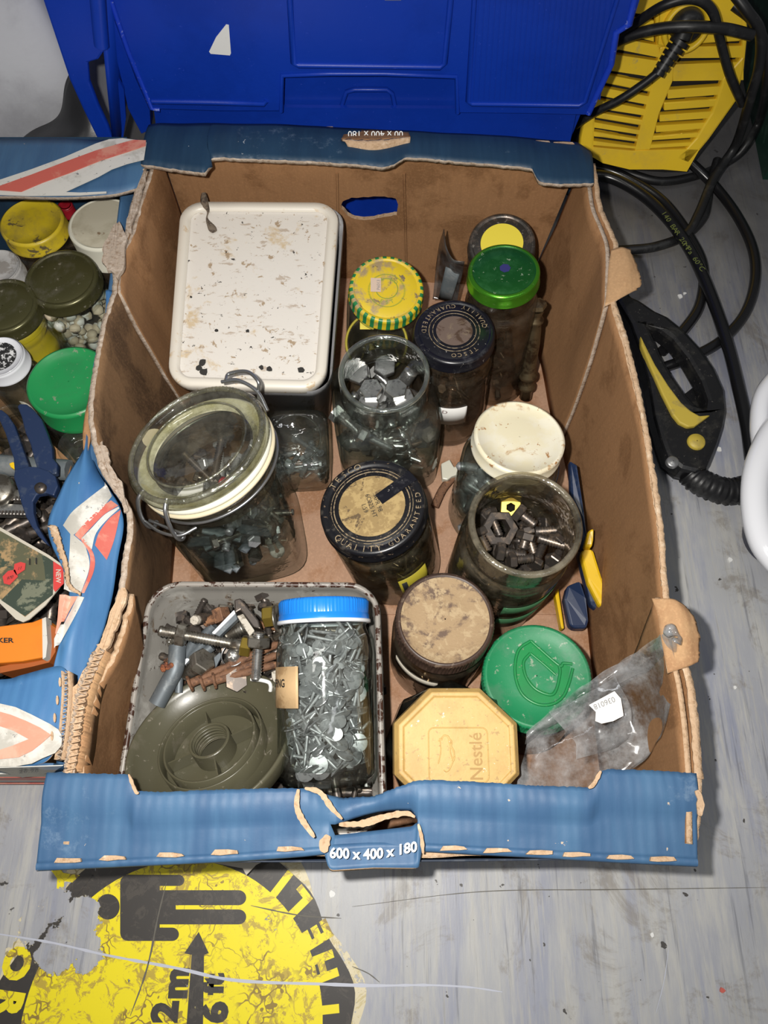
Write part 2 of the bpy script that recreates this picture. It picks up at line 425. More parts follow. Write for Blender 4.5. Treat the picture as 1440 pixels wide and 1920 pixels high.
mat('olive_plastic', (0.082, 0.077, 0.048), 0.33, stains=[((0.11, 0.10, 0.07), 40, 0.55, 0.75), ((0.20, 0.18, 0.14), 170, 0.7, 0.75)], bump=(90, 0.08))
mat('olive_metal', (0.085, 0.08, 0.032), 0.3, 0.5, stains=[((0.13, 0.12, 0.075), 25, 0.5, 0.7), ((0.30, 0.27, 0.2), 140, 0.69, 0.73)], bump=(60, 0.08))
mat('green_plastic', (0.015, 0.24, 0.068), 0.35, stains=[((0.022, 0.20, 0.065), 20, 0.4, 0.7), ((0.18, 0.24, 0.15), 150, 0.68, 0.74)])
mat('green_dusty', (0.012, 0.22, 0.085), 0.5, stains=[((0.05, 0.22, 0.11), 30, 0.45, 0.7), ((0.25, 0.34, 0.24), 190, 0.67, 0.73)], bump=(300, 0.1))
mat('green_metal_top', (0.008, 0.085, 0.014), 0.35, 0.4, stains=[((0.02, 0.12, 0.03), 60, 0.4, 0.7), ((0.35, 0.45, 0.3), 220, 0.70, 0.74)])
mat('green_metal', (0.09, 0.36, 0.025), 0.25, 0.8, stains=[((0.2, 0.42, 0.1), 220, 0.68, 0.74)])
mat('yellow_lid', (0.60, 0.45, 0.02), 0.4, stains=[((0.36, 0.27, 0.05), 16, 0.42, 0.7), ((0.13, 0.10, 0.045), 60, 0.6, 0.7)], bump=(80, 0.1))
mat('yellow_bright', (0.72, 0.53, 0.02), 0.4, stains=[((0.55, 0.40, 0.04), 30, 0.5, 0.7)])
mat('yellow_worn', (0.66, 0.48, 0.02), 0.45, stains=[((0.36, 0.27, 0.15), 28, 0.5, 0.68), ((0.2, 0.15, 0.09), 120, 0.64, 0.72)])
mat('stripe_green', (0.02, 0.19, 0.06), 0.4)
mat('cream_lid', (0.72, 0.66, 0.47), 0.42, stains=[((0.74, 0.70, 0.56), 20, 0.4, 0.6), ((0.48, 0.32, 0.17), 42, 0.62, 0.76), ((0.38, 0.19, 0.07), 130, 0.68, 0.73)], bump=(100, 0.08))
mat('cream_lid_dirty', (0.53, 0.49, 0.38), 0.45, stains=[((0.42, 0.38, 0.28), 20, 0.4, 0.65), ((0.22, 0.15, 0.09), 50, 0.62, 0.72)], bump=(100, 0.1))
mat('white_plastic_cup', (0.68, 0.66, 0.55), 0.35)
mat('brown_dusty', (0.34, 0.235, 0.13), 0.8, stains=[((0.13, 0.085, 0.06), 26, 0.52, 0.66, (1, 1.3, 1)), ((0.42, 0.31, 0.18), 90, 0.5, 0.65)], bump=(600, 0.5))
mat('brown_plastic', (0.055, 0.033, 0.024), 0.4, stains=[((0.14, 0.10, 0.07), 120, 0.6, 0.7)])
mat('black_lid', (0.008, 0.008, 0.010), 0.3, stains=[((0.05, 0.045, 0.04), 60, 0.55, 0.7), ((0.20, 0.14, 0.09), 190, 0.68, 0.72)], bump=(90, 0.1), spec=0.6)
mat('navy_lid', (0.006, 0.006, 0.010), 0.3, stains=[((0.03, 0.03, 0.035), 60, 0.55, 0.7), ((0.3, 0.28, 0.25), 260, 0.74, 0.76)], spec=0.6)
mat('tan_disc', (0.30, 0.205, 0.085), 0.55, stains=[((0.42, 0.30, 0.13), 90, 0.45, 0.6), ((0.12, 0.08, 0.04), 110, 0.6, 0.7)])
mat('brown_disc', (0.135, 0.095, 0.075), 0.55, stains=[((0.07, 0.04, 0.025), 90, 0.5, 0.65), ((0.20, 0.15, 0.10), 60, 0.55, 0.7)])
mat('dark_metal_lid', (0.07, 0.065, 0.06), 0.4, 0.6, stains=[((0.16, 0.13, 0.11), 70, 0.5, 0.65), ((0.3, 0.28, 0.25), 130, 0.68, 0.72)], bump=(100, 0.2))
mat('mustard_plastic', (0.60, 0.395, 0.135), 0.55, stains=[((0.52, 0.33, 0.11), 25, 0.45, 0.7), ((0.42, 0.27, 0.10), 240, 0.64, 0.7), ((0.85, 0.8, 0.65), 300, 0.755, 0.765)], bump=(400, 0.15))
mat('bright_blue_plastic', (0.012, 0.20, 0.70), 0.25, spec=0.6)
mat('white_liner', (0.75, 0.78, 0.82), 0.4)
mat('orange_card', (0.80, 0.22, 0.015), 0.5, stains=[((0.70, 0.18, 0.015), 12, 0.45, 0.7)], bump=(60, 0.15))
mat('orange_card_dark', (0.35, 0.09, 0.015), 0.6)
mat('gloss_white', (0.80, 0.81, 0.85), 0.12, spec=0.7, coat=0.5)
mat('basin_blue', (0.01, 0.02, 0.08), 0.3)
mat('washer_yellow', (0.98, 0.655, 0.03), 0.42, stains=[((0.85, 0.56, 0.05), 14, 0.45, 0.8), ((0.50, 0.41, 0.16), 30, 0.66, 0.86)])
mat('washer_dark', (0.015, 0.013, 0.012), 0.6)
mat('rubber_black', (0.012, 0.012, 0.013), 0.42, stains=[((0.03, 0.03, 0.03), 60, 0.5, 0.7)])
mat('rubber_black_gloss', (0.009, 0.009, 0.010), 0.25)
mat('gun_black', (0.010, 0.010, 0.011), 0.35, stains=[((0.025, 0.024, 0.022), 50, 0.5, 0.7), ((0.1, 0.09, 0.08), 300, 0.72, 0.75)], bump=(200, 0.15))
mat('trigger_yellow', (0.56, 0.42, 0.06), 0.5, stains=[((0.42, 0.32, 0.08), 50, 0.5, 0.7)])
mat('screw_grey', (0.35, 0.35, 0.35), 0.35, 0.7)
mat('dark_green_crate', (0.008, 0.045, 0.028), 0.45, stains=[((0.03, 0.09, 0.06), 60, 0.55, 0.7)])
mat('navy_grip', (0.014, 0.028, 0.075), 0.4, stains=[((0.035, 0.05, 0.09), 80, 0.55, 0.7)])
mat('yellow_grip', (0.78, 0.50, 0.012), 0.38, stains=[((0.6, 0.4, 0.03), 60, 0.55, 0.72)])
# metals
mat('steel_bolt', (0.33, 0.31, 0.27), 0.35, 0.85, stains=[((0.17, 0.15, 0.12), 120, 0.45, 0.65)])
mat('steel_bright', (0.62, 0.62, 0.60), 0.25, 0.9, stains=[((0.3, 0.3, 0.3), 120, 0.5, 0.7)])
mat('steel_dark', (0.11, 0.095, 0.085), 0.4, 0.75, stains=[((0.22, 0.17, 0.13), 150, 0.5, 0.7)])
mat('steel_rusty', (0.20, 0.10, 0.055), 0.75, 0.2, stains=[((0.10, 0.05, 0.03), 160, 0.45, 0.65), ((0.32, 0.16, 0.08), 120, 0.55, 0.7)], bump=(500, 0.6))
mat('rust_orange', (0.30, 0.10, 0.04), 0.85, stains=[((0.15, 0.05, 0.03), 220, 0.5, 0.6)], bump=(700, 0.9))
mat('zinc', (0.42, 0.43, 0.44), 0.42, 0.6, stains=[((0.27, 0.28, 0.29), 120, 0.45, 0.65)])
mat('zinc_blue', (0.13, 0.15, 0.165), 0.5, 0.35, stains=[((0.2, 0.22, 0.23), 100, 0.5, 0.7)])
mat('wire_metal', (0.42, 0.43, 0.44), 0.3, 0.9)
mat('brass_old', (0.20, 0.155, 0.09), 0.38, 0.8, stains=[((0.09, 0.06, 0.035), 90, 0.45, 0.65)])
mat('bolt_cap_white', (0.48, 0.44, 0.37), 0.6, stains=[((0.2, 0.17, 0.13), 150, 0.5, 0.65)])
mat('chip_beige', (0.60, 0.50, 0.36), 0.6, stains=[((0.75, 0.74, 0.68), 40, 0.5, 0.6)])
mat('gasket_white', (0.74, 0.73, 0.62), 0.5)
mat('gasket_cream', (0.68, 0.60, 0.42), 0.5)
mat('gold_nut', (0.42, 0.30, 0.06), 0.3, 0.8)
mat('grey_plastic', (0.13, 0.15, 0.16), 0.45, stains=[((0.19, 0.2, 0.2), 60, 0.5, 0.7)])
mat('label_green', (0.045, 0.13, 0.06), 0.4, stains=[((0.02, 0.07, 0.03), 40, 0.5, 0.6)])
mat('label_yellow', (0.38, 0.32, 0.03), 0.45)
mat('tape_yellow', (0.75, 0.62, 0.06), 0.45)
mat('label_tan', (0.56, 0.38, 0.20), 0.6, stains=[((0.40, 0.25, 0.12), 50, 0.55, 0.7)], bump=(120, 0.3))
mat('label_cream', (0.50, 0.46, 0.38), 0.6)
mat('washed_photo', (0.10, 0.10, 0.06), 0.3, stains=[((0.36, 0.24, 0.12), 22, 0.45, 0.55), ((0.05, 0.07, 0.05), 35, 0.55, 0.65)])
mat('photo_dark', (0.045, 0.06, 0.045), 0.3, stains=[((0.16, 0.17, 0.12), 50, 0.55, 0.62)])
mat('tag_red', (0.55, 0.05, 0.045), 0.45)
mat('grey_dust', (0.42, 0.41, 0.40), 0.85, stains=[((0.26, 0.24, 0.22), 70, 0.45, 0.65), ((0.55, 0.5, 0.46), 40, 0.6, 0.7)], bump=(200, 0.4))
mat('red_plastic', (0.30, 0.01, 0.02), 0.4)
glass('clear_glass', film=0.06, solid=0.10, refl=0.09, wav=0.6)
glass('clear_glass_thin', (0.95, 0.97, 0.96), (0.45, 0.52, 0.48), 0.04, 0.25, 40, film=0.06)
glass('dark_dirty_glass', (0.86, 0.83, 0.74), (0.30, 0.28, 0.20), 0.07, 0.45, 50, film=0.2, filmcol=(0.26, 0.23, 0.17), solid=0.12)
glass('brown_glass', (0.84, 0.80, 0.73), (0.24, 0.20, 0.15), 0.07, 0.45, 50, film=0.22, filmcol=(0.18, 0.14, 0.10), solid=0.12)
glass('rim_film', (0.85, 0.82, 0.72), (0.5, 0.47, 0.38), 0.15, 0.6, 80, film=0.5, filmcol=(0.36, 0.32, 0.24))
glass('seal_film', (0.93, 0.92, 0.80), (0.8, 0.8, 0.6), 0.04, 0.3, 40, film=1.0, filmcol=(0.92, 0.90, 0.68))
glass('knurl_glass', (0.75, 0.75, 0.62), (0.35, 0.35, 0.25), 0.25, 0.9, 250, rough=0.1, film=0.4, filmcol=(0.38, 0.37, 0.28))
glass('smoke_glass', (0.45, 0.47, 0.44), (0.06, 0.07, 0.06), 0.05, 0.3, 50, film=0.2, filmcol=(0.07, 0.07, 0.06))
glass('lid_glass', (0.96, 0.96, 0.92), (0.62, 0.62, 0.52), 0.10, 0.6, 35, film=0.12, filmcol=(0.45, 0.44, 0.36))
glass('rim_clear', (0.85, 0.9, 0.87), (0.5, 0.55, 0.5), 0.28, 0.5, 60, film=0.15, filmcol=(0.5, 0.52, 0.45))
glass('poly_film', (0.86, 0.87, 0.88), (0.55, 0.56, 0.57), 0.10, 0.9, 30, rough=0.10, film=0.62, filmcol=(0.52, 0.53, 0.54))
glass('poly_sleeve', (0.7, 0.7, 0.7), (0.3, 0.3, 0.3), 0.10, 0.6, 40, rough=0.12, film=0.5, filmcol=(0.22, 0.22, 0.22))

def worn_vinyl(name, col, crackcol, thr=0.60, bites=()):
    s = NT(name); v = s.coords()
    c = s.mix(s.math('MULTIPLY', s.ramp(s.noise(v, 60, 8, 0.78, 1.2), 0.53, 0.56), 0.8), col, crackcol)
    vo = s.n('ShaderNodeTexVoronoi', feature='DISTANCE_TO_EDGE'); vo.inputs['Scale'].default_value = 55; vo.inputs['Randomness'].default_value = 1
    wv = s.n('ShaderNodeVectorMath', operation='ADD'); s.l(v, wv.inputs[0])
    nz = s.n('ShaderNodeTexNoise'); nz.inputs['Scale'].default_value = 70; s.l(v, nz.inputs['Vector'])
    vm = s.n('ShaderNodeVectorMath', operation='SCALE'); vm.inputs['Scale'].default_value = 0.03; s.l(nz.outputs['Color'], vm.inputs[0]); s.l(vm.outputs[0], wv.inputs[1])
    s.l(wv.outputs[0], vo.inputs['Vector'])
    crack = s.math('MULTIPLY', s.math('LESS_THAN', vo.outputs['Distance'], 0.035), s.ramp(s.noise(v, 14, 3), 0.45, 0.55))
    c = s.mix(crack, c, tuple(q*0.7 for q in crackcol))
    hole = s.ramp(s.noise(v, 38, 7, 0.7, 0.5), thr, thr+0.012)
    for (bx, by, br) in bites:
        d = s.n('ShaderNodeVectorMath', operation='DISTANCE'); s.l(v, d.inputs[0]); d.inputs[1].default_value = (bx, by, 0.0006)
        e = s.math('ADD', d.outputs['Value'], s.math('MULTIPLY', s.math('SUBTRACT', s.noise(v, 60, 6, 0.7), 0.5), 0.03))
        hole = s.math('MAXIMUM', hole, s.math('LESS_THAN', e, br))
    tr = s.n('ShaderNodeBsdfTransparent'); mx = s.n('ShaderNodeMixShader')
    s.l(hole, mx.inputs[0]); s.l(s.principled(c, 0.45, 0, None, 0.4), mx.inputs[1]); s.l(tr.outputs[0], mx.inputs[2]); s.l(mx.outputs[0], s.out.inputs[0])
def pxy(u, v): q = P(u, v, 0.0); return (q.x, q.y)
BITES = [(*pxy(150, 1725), 0.017), (*pxy(115, 1775), 0.018), (*pxy(160, 1785), 0.014), (*pxy(105, 1700), 0.013), (*pxy(60, 1735), 0.013), (*pxy(20, 1745), 0.010), (*pxy(640, 1680), 0.012), (*pxy(40, 1690), 0.012), (*pxy(1, 1710), .012), (*pxy(670, 1720), .010)]
worn_vinyl('vinyl_yellow', (0.88, 0.74, 0.012), (0.42, 0.29, 0.06), 0.66, BITES)
worn_vinyl('vinyl_black', (0.045, 0.040, 0.036), (0.075, 0.065, 0.055), 0.66, BITES)
worn_vinyl('vinyl_backing', (0.70, 0.62, 0.42), (0.55, 0.46, 0.22), 0.56, BITES)

# ---------------------------------------------------------------- the floor and the sticker on it
fl = MB(); fl.add([(-2.2, -1.2, 0), (2.2, -1.2, 0), (2.2, 3.4, 0), (-2.2, 3.4, 0)], [(0, 1, 2, 3)])
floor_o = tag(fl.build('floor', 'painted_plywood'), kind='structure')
mat('scratch_pale', (0.52, 0.54, 0.62), 0.5); mat('scratch_dark', (0.12, 0.11, 0.09), 0.6)
def scratch(pts, w, mt):
    path = resample([P(u, v, 0.00125) for u, v in pts], 60); A, B = [], []
    for i, p in enumerate(path):
        t = (path[min(i+1, 59)]-path[max(i-1, 0)]).normalized(); nn = Vector((-t.y, t.x, 0)); ww = w*(.25+.75*math.sin(PI*i/59)**.5)*(1+.6*pnoise(p*150))
        A.append(p+nn*ww*.5); B.append(p-nn*ww*.5)
    m = MB(); m.rings([A, B], (False, False), False); m.build('scratch', mt, floor_o)
scratch([(-10, 1750), (100, 1768), (205, 1792), (330, 1815), (440, 1838), (600, 1845), (700, 1848), (800, 1847), (880, 1851), (942, 1860)], 0.0022, 'scratch_pale')
scratch([(312, 1655), (296, 1720), (282, 1790), (268, 1840), (244, 1905)], 0.0013, 'scratch_dark')
scratch([(470, 1698), (560, 1716), (640, 1722)], 0.001, 'scratch_dark')
scratch([(660, 1812), (690, 1825), (712, 1842)], 0.0007, 'scratch_dark')
scratch([(1255, 1770), (1245, 1840), (1230, 1900)], 0.0006, 'scratch_pale')
scratch([(660, 1700), (900, 1672), (1150, 1668), (1440, 1664)], 0.0006, 'scratch_dark')

def flat(mb, pts, z, th=0.0002, mi=0):
    mb.prism([Vector((p[0], p[1], z)) for p in pts], (0, 0, th), mi=mi)
SC = Vector(pxy(322, 1925)); 
st = root('floor_sticker', 'worn round yellow and black distancing sticker peeling off the painted floor', 'sticker', Vector((SC.x, SC.y, 0)))
ROOTM[st.name] = Matrix.Translation(Vector((SC.x, SC.y, 0)))
def stick(name, mb, m):
    # materials use world-like coordinates: keep every piece in world coordinates under the sticker
    o = mb.build(name, m); o.parent = st; o.matrix_parent_inverse = ROOTM[st.name].inverted(); return o
R1 = 0.1135
def circ(r, n=96, wob=0.0, seed=0):
    return [(SC.x+(r+wob*pnoise(Vector((math.cos(2*PI*k/n)*3+seed, math.sin(2*PI*k/n)*3, 0))))*math.cos(2*PI*k/n), SC.y+(r+wob*pnoise(Vector((math.cos(2*PI*k/n)*3+seed, math.sin(2*PI*k/n)*3, 0))))*math.sin(2*PI*k/n)) for k in range(n)]
m = MB(); flat(m, circ(0.140, 120, 0.013, 3), 0.0001, 0.0001); stick('backing_paper', m, 'vinyl_backing')
m = MB(); flat(m, circ(0.1345, 120, 0.010, 8), 0.0003, 0.0001); stick('border_band', m, 'vinyl_black')
m = MB(); flat(m, circ(R1), 0.0005, 0.0001); stick('face', m, 'vinyl_yellow')
def letters(mb, ch, u, v, size, ang, fn=None):
    q = P(u, v, 0); g, f = text_geo(ch, size, 0.06)
    a = rad(ang)
    mb.add([Vector((q.x+p.x*math.cos(a)-p.y*math.sin(a), q.y+p.x*math.sin(a)+p.y*math.cos(a), 0.00065)) for p in g], f)
for ch, u, v in (('T', 612, 1893), ('H', 607, 1813), ('E', 598, 1752), ('L', 560, 1690), ('I', 530, 1655), ('Y', 112, 1640), ('O', 30, 1805), ('R', 15, 1880)):
    q = Vector(pxy(u, v)) - SC; a = math.degrees(math.atan2(q.y, q.x))
    m = MB(); letters(m, ch, u, v, 0.027, a+90); stick('letter', m, 'vinyl_yellow')
m = MB()
for ch, u, v, sz in (('2', 312, 1897, 0.026), ('m', 331, 1843, 0.026), ('6', 405, 1898, 0.026), ('ft', 402, 1845, 0.021)):
    letters(m, ch, u, v, sz, 90)
def bx(u0, v0, u1, v1, r=0.35):
    c = []
    w, h = (u1-u0)/2, (v1-v0)/2; rr = min(w, h)*r*2 if r < 0.5 else min(w, h)
    for cx, cy, a0 in ((u1-rr, v1-rr, 0), (u0+rr, v1-rr, 90), (u0+rr, v0+rr, 180), (u1-rr, v0+rr, 270)):
        for k in range(6): a = rad(a0+18*k); c.append(pxy(cx+rr*math.cos(a), cy+rr*math.sin(a)))
    return c
for b in ((226, 1640, 300, 1764, 0.2), (240, 1640, 346, 1661, 0.5), (280, 1669, 462, 1697, 0.5), (280, 1705, 462, 1733, 0.5), (240, 1739, 336, 1764, 0.5), (280, 1675, 330, 1730, 0.1)):
    flat(m, bx(*b), 0.0008+0.0001*rnd.random(), 0.0001)
flat(m, [pxy(203+22*math.cos(2*PI*k/28), 1700+24*math.sin(2*PI*k/28)) for k in range(28)], 0.0008, 0.0001)
flat(m, [pxy(*q) for q in ((373, 1747), (392, 1787), (383, 1790), (381, 1925), (350, 1925), (360, 1790), (346, 1787))], 0.0008, 0.0001)
flat(m, [pxy(*q) for q in ((118, 1690), (160, 1640), (176, 1640), (131, 1697))], 0.0008, 0.0001)
stick('pictogram', m, 'vinyl_black')
# small chips of paint lying about
chips = [(1275, 556, 7), (1283, 551, 4), (1348, 843, 6), (622, 1676, 6), (1368, 1050, 5), (1377, 1289, 4), (1238, 595, 4), (1243, 604, 5), (1353, 1857, 5), (1222, 1752, 4)]
for k, (u, v, r) in enumerate(chips):
    m = MB(); q = P(u, v, 0.0); s_ = r*0.0005
    pts = [Vector((math.cos(a)*s_*rnd.uniform(0.6, 1.2), math.sin(a)*s_*rnd.uniform(0.6, 1.1), 0)) for a in [2*PI*i/7 for i in range(7)]]
    m.prism(pts, (0, 0, 0.0012)); o = m.build('paint_chip', 'paper_white' if k != 8 else 'print_red', origin=None); o.location = q
    tag(o, 'small pale flake of debris lying on the blue-grey floor', 'chip', 'flakes scattered on the floor')
# ---------------------------------------------------------------- the cardboard fruit box in the middle
box = root('cardboard_box', 'open brown cardboard fruit box with torn blue rim, full of jars', 'box', Vector((-0.01, 0.28, 0)))
Z = 0.18
def lp(a, b, t): return Vector(a).lerp(Vector(b), t)
CARD = ['kraft_card', 'blue_print', 'torn_card']
# bottom
m = MB(); m.prism([Vector(p) for p in ((-0.196, -0.012, 0.0), (0.186, -0.012, 0.0), (0.183, 0.3, 0.0), (0.160, 0.552, 0.0), (-0.205, 0.575, 0.0), (-0.20, 0.3, 0.0))], (0, 0, 0.004))
m.build('bottom_panel', 'kraft_floor', box)
# seam line of the bottom flaps
m = MB(); m.box((-0.0, 0.25, 0.0047), (0.36, 0.14, 0.0015)); m.build('bottom_flap', 'kraft_floor', box)
# right wall
rt = [P(*q, Z) for q in ((1106, 305), (1118, 385), (1137, 430), (1150, 470), (1144, 565), (1168, 645), (1193, 750), (1214, 870), (1231, 985), (1238, 1100), (1262, 1200), (1288, 1300), (1302, 1460))] + [Vector((0.186, -0.015, 0.172))]
rb = [Vector((0.158, 0.552, 0.003)), Vector((0.172, 0.42, 0.003)), Vector((0.183, 0.28, 0.003)), Vector((0.185, 0.13, 0.003)), Vector((0.186, -0.012, 0.003))]
def midrow(a, b, n, bulge, t=0.5):
    A = resample(a, n); B = resample(b, n); return [A[i].lerp(B[i], t) + Vector(bulge) for i in range(n)]
m = MB(); sheet(m, [rt, midrow(rt, rb, 12, (0.004, 0, 0), 0.3), midrow(rt, rb, 12, (0.003, 0, 0), 0.7), rb], 150, 14, jag=(0.0004, 0), crumple=0.0018, cscale=13)
m.build('side_panel', ['blue_print_dusty', 'kraft_card', 'torn_card'], box, solid=(0.0042, 1))
# edge liner of the right wall: pale fuzzy cut edge
m = MB(); sheet(m, [[p+Vector((0.0005, 0, 0.0006)) for p in rt[4:10]], [p+Vector((0.0045, 0, 0.0003)) for p in rt[4:10]]], 90, 3, jag=(0.0005, 0.0005)); m.build('cut_edge', 'torn_card', box, solid=(0.0012, 0))
m = MB(); sheet(m, [[p+Vector((0.0, 0, 0.0006)) for p in rt[10:13]], [p+Vector((0.005, 0, 0.0003)) for p in rt[10:13]]], 30, 3, jag=(0.0005, 0.0005)); m.build('cut_edge', 'torn_card', box, solid=(0.0012, 0))
# back corner flap over the right wall, its tab folded outward
def on_right(y, z, off):                      # a point just inside the right wall
    xs = lambda L: next((L[i].x+(L[i+1].x-L[i].x)*(y-L[i].y)/(L[i+1].y-L[i].y) for i in range(len(L)-1) if (L[i].y-y)*(L[i+1].y-y) <= 0), L[-1].x if abs(y-L[-1].y) < abs(y-L[0].y) else L[0].x)
    t = z/Z; return Vector((xs(rb)*(1-t)+xs(rt)*t+0.0035*math.sin(PI*t)-off, y, z))
seam_top, seam_bot = P(1137, 568, Z), 0.36
m = MB()
rows = []
for k in range(7):
    z = Z*0.995 - (Z*0.96)*k/6; y1 = seam_top.y + (0.352-seam_top.y)*k/6 
    rows.append([on_right(0.549-(0.549-y1)*j/8, z, 0.0036) for j in range(9)])
sheet(m, rows, 40, 14, crumple=0.001, cscale=20); m.build('corner_flap', ['kraft_card', 'kraft_card', 'torn_card_grey'], box, solid=(0.0035, 0))
m = MB()
tabo = [(1148, 468), (1165, 463), (1180, 467), (1190, 488), (1197, 512), (1202, 530), (1194, 540), (1170, 552), (1148, 566), (1136, 572)]
a = [P(1146, 468, 0.181), P(1141, 500, 0.181), P(1138, 540, 0.181), P(1134, 572, 0.181)]
b = [P(1166, 463, 0.183), P(1176, 490, 0.184), P(1176, 525, 0.184), P(1158, 562, 0.182)]
c = [P(1182, 468, 0.180), P(1193, 495, 0.180), P(1203, 528, 0.180), P(1194, 543, 0.179)]
sheet(m, [a, b, c], 26, 12, jag=(0, 0.0006)); m.build('corner_tab', ['kraft_card_clean', 'kraft_card', 'torn_card'], box, solid=(0.003, -1))
# front corner flap over the right wall with a rounded tab
m = MB(); rows = []
for k in range(8):
    z = Z*1.0 - (Z*0.96)*k/7; t = k/7; y1 = P(1240, 1120, Z).y*(1-t) + 0.085*t - 0.03*math.sin(PI*t)*0.0
    rows.append([on_right(y1+(-0.008-y1)*j/8, z, 0.0036) for j in range(9)])
sheet(m, rows, 40, 14, crumple=0.0008); m.build('corner_flap', ['kraft_card_clean', 'kraft_card', 'torn_card'], box, solid=(0.0035, 0))
m = MB()
a = [P(1222, 1122, 0.182), P(1232, 1150, 0.182), P(1240, 1200, 0.182), P(1252, 1262, 0.182)]
b = [P(1262, 1123, 0.187), P(1276, 1150, 0.189), P(1284, 1200, 0.188), P(1290, 1250, 0.184)]
c = [P(1285, 1135, 0.184), P(1303, 1160, 0.184), P(1312, 1195, 0.183), P(1311, 1240, 0.182)]
sheet(m, [a, b, c], 30, 14, jag=(0, 0.0005)); m.build('corner_tab', ['kraft_card_clean', 'kraft_card', 'torn_card'], box, solid=(0.0035, -1))
# left wall
lt = [P(*q, Z) for q in ((272, 318), (252, 375), (232, 440), (206, 490), (208, 545), (190, 620), (172, 720), (166, 800), (184, 885), (236, 962), (232, 1050), (224, 1120), (196, 1215), (150, 1292), (132, 1380), (122, 1465))] + [Vector((-0.2, -0.015, 0.172))]
lb = [Vector((-0.204, 0.573, 0.003)), Vector((-0.202, 0.42, 0.003)), Vector((-0.20, 0.28, 0.003)), Vector((-0.198, 0.13, 0.003)), Vector((-0.196, -0.012, 0.003))]
m = MB(); sheet(m, [lt, midrow(lt, lb, 14, (-0.003, 0, 0), 0.3), midrow(lt, lb, 14, (-0.002, 0, 0), 0.7), lb], 170, 14, jag=(0.0004, 0), crumple=0.004, cscale=12)
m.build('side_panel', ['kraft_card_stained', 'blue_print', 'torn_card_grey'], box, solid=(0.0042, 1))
def on_left(y, z, off):
    xs = lambda L: next((L[i].x+(L[i+1].x-L[i].x)*(y-L[i].y)/(L[i+1].y-L[i].y) for i in range(len(L)-1) if (L[i].y-y)*(L[i+1].y-y) <= 0), L[0].x)
    t = z/Z; return Vector((xs(lb)*(1-t)+xs(lt)*t-0.0025*math.sin(PI*t)+off, y, z))
m = MB(); rows = []
st_ = P(206, 548, Z)
for k in range(8):
    z = Z*0.995-(Z*0.96)*k/7; t = k/7; y1 = st_.y+(0.385-st_.y)*t
    rows.append([on_left(0.565-(0.565-y1)*j/8, z, 0.0062) for j in range(9)])
sheet(m, rows, 50, 14, crumple=0.001, cscale=20, jag=(0.0005, 0)); m.build('corner_flap', ['kraft_card', 'kraft_card', 'torn_card_grey'], box, solid=(0.0035, 0))
m = MB(); rows = []
for k in range(8):
    z = Z*0.97-(Z*0.93)*k/7; t = k/7; y1 = P(236, 1112, Z).y*(1-t)+0.10*t
    rows.append([on_left(y1+(-0.01-y1)*j/8, z, 0.0075) for j in range(9)])
sheet(m, rows, 50, 14, crumple=0.001, jag=(0.001, 0)); m.build('corner_flap', ['kraft_card', 'kraft_card', 'torn_card'], box, solid=(0.0035, 0))
# torn shreds of the left rim
def shred(name, pts, z, mt, th=0.0025, jag=0.0):
    m = MB(); q = []
    for i in range(len(pts)):
        a, b_ = pts[i], pts[(i+1) % len(pts)]
        za = a[2] if len(a) > 2 else z; zb = b_[2] if len(b_) > 2 else z
        A, B = P(a[0], a[1], za), P(b_[0], b_[1], zb)
        for k in range(4):
            p = A.lerp(B, k/4); q.append(p+Vector((rnd.uniform(-1, 1), rnd.uniform(-1, 1), rnd.uniform(-1, 1)*0.5))*jag)
    m.prism(q, (0, 0, th)); return m.build(name, mt, box)
shred('torn_shred', [(236, 1103), (225, 1110), (196, 1190), (186, 1212), (198, 1222), (208, 1212), (222, 1180), (240, 1118)], 0.182, 'torn_card', 0.003, 0.0009)
shred('torn_shred', [(186, 1210), (152, 1278), (133, 1300), (128, 1400), (122, 1447), (140, 1450), (152, 1370), (165, 1300), (198, 1225)], 0.176, 'torn_card', 0.003, 0.0009)
shred('torn_shred', [(213, 428), (196, 470), (193, 495), (205, 510), (222, 528), (234, 500), (238, 450), (228, 420)], 0.182, 'torn_card_grey', 0.003, 0.0012)
shred('torn_shred', [(272, 318), (262, 322), (250, 375), (236, 430), (246, 440), (262, 380), (275, 330)], 0.180, 'torn_card_grey', 0.002, 0.0012)
shred('torn_shred', [(186, 840), (196, 870), (212, 905), (226, 930), (236, 962), (243, 958), (228, 905), (210, 878), (205, 850), (192, 830)], 0.181, 'torn_card_grey', 0.002, 0.0009)
# the fluting laid open along the left rim
m = MB(); path = resample([P(188, 1222, 0.182), P(160, 1290, 0.182), P(150, 1340, 0.181), P(142, 1400, 0.181), P(134, 1446, 0.18)], 140)
A = []; B = []
for i, p in enumerate(path):
    off = 0.003*math.sin(i*0.85); A.append(p+Vector((off, 0, 0.002))); B.append(p+Vector((off*0.7, 0, -0.010)))
m.rings([A, B], (False, False), False, 0, None, False); m.build('fluting', 'torn_card', box, solid=(0.0007, 0))
m = MB(); sheet(m, [[p+Vector((0.0045, 0, 0.003)) for p in path], [p+Vector((0.0045, 0, -0.02)) for p in path]], 100, 3, jag=(0.0008, 0)); m.build('inner_liner', 'kraft_card_clean', box, solid=(0.001, 0))
m = MB(); sheet(m, [[p+Vector((-0.004, 0, 0.001)) for p in path], [p+Vector((-0.004, 0, -0.012)) for p in path]], 100, 3, jag=(0.0012, 0)); m.build('outer_liner', 'torn_card_grey', box, solid=(0.001, 0))
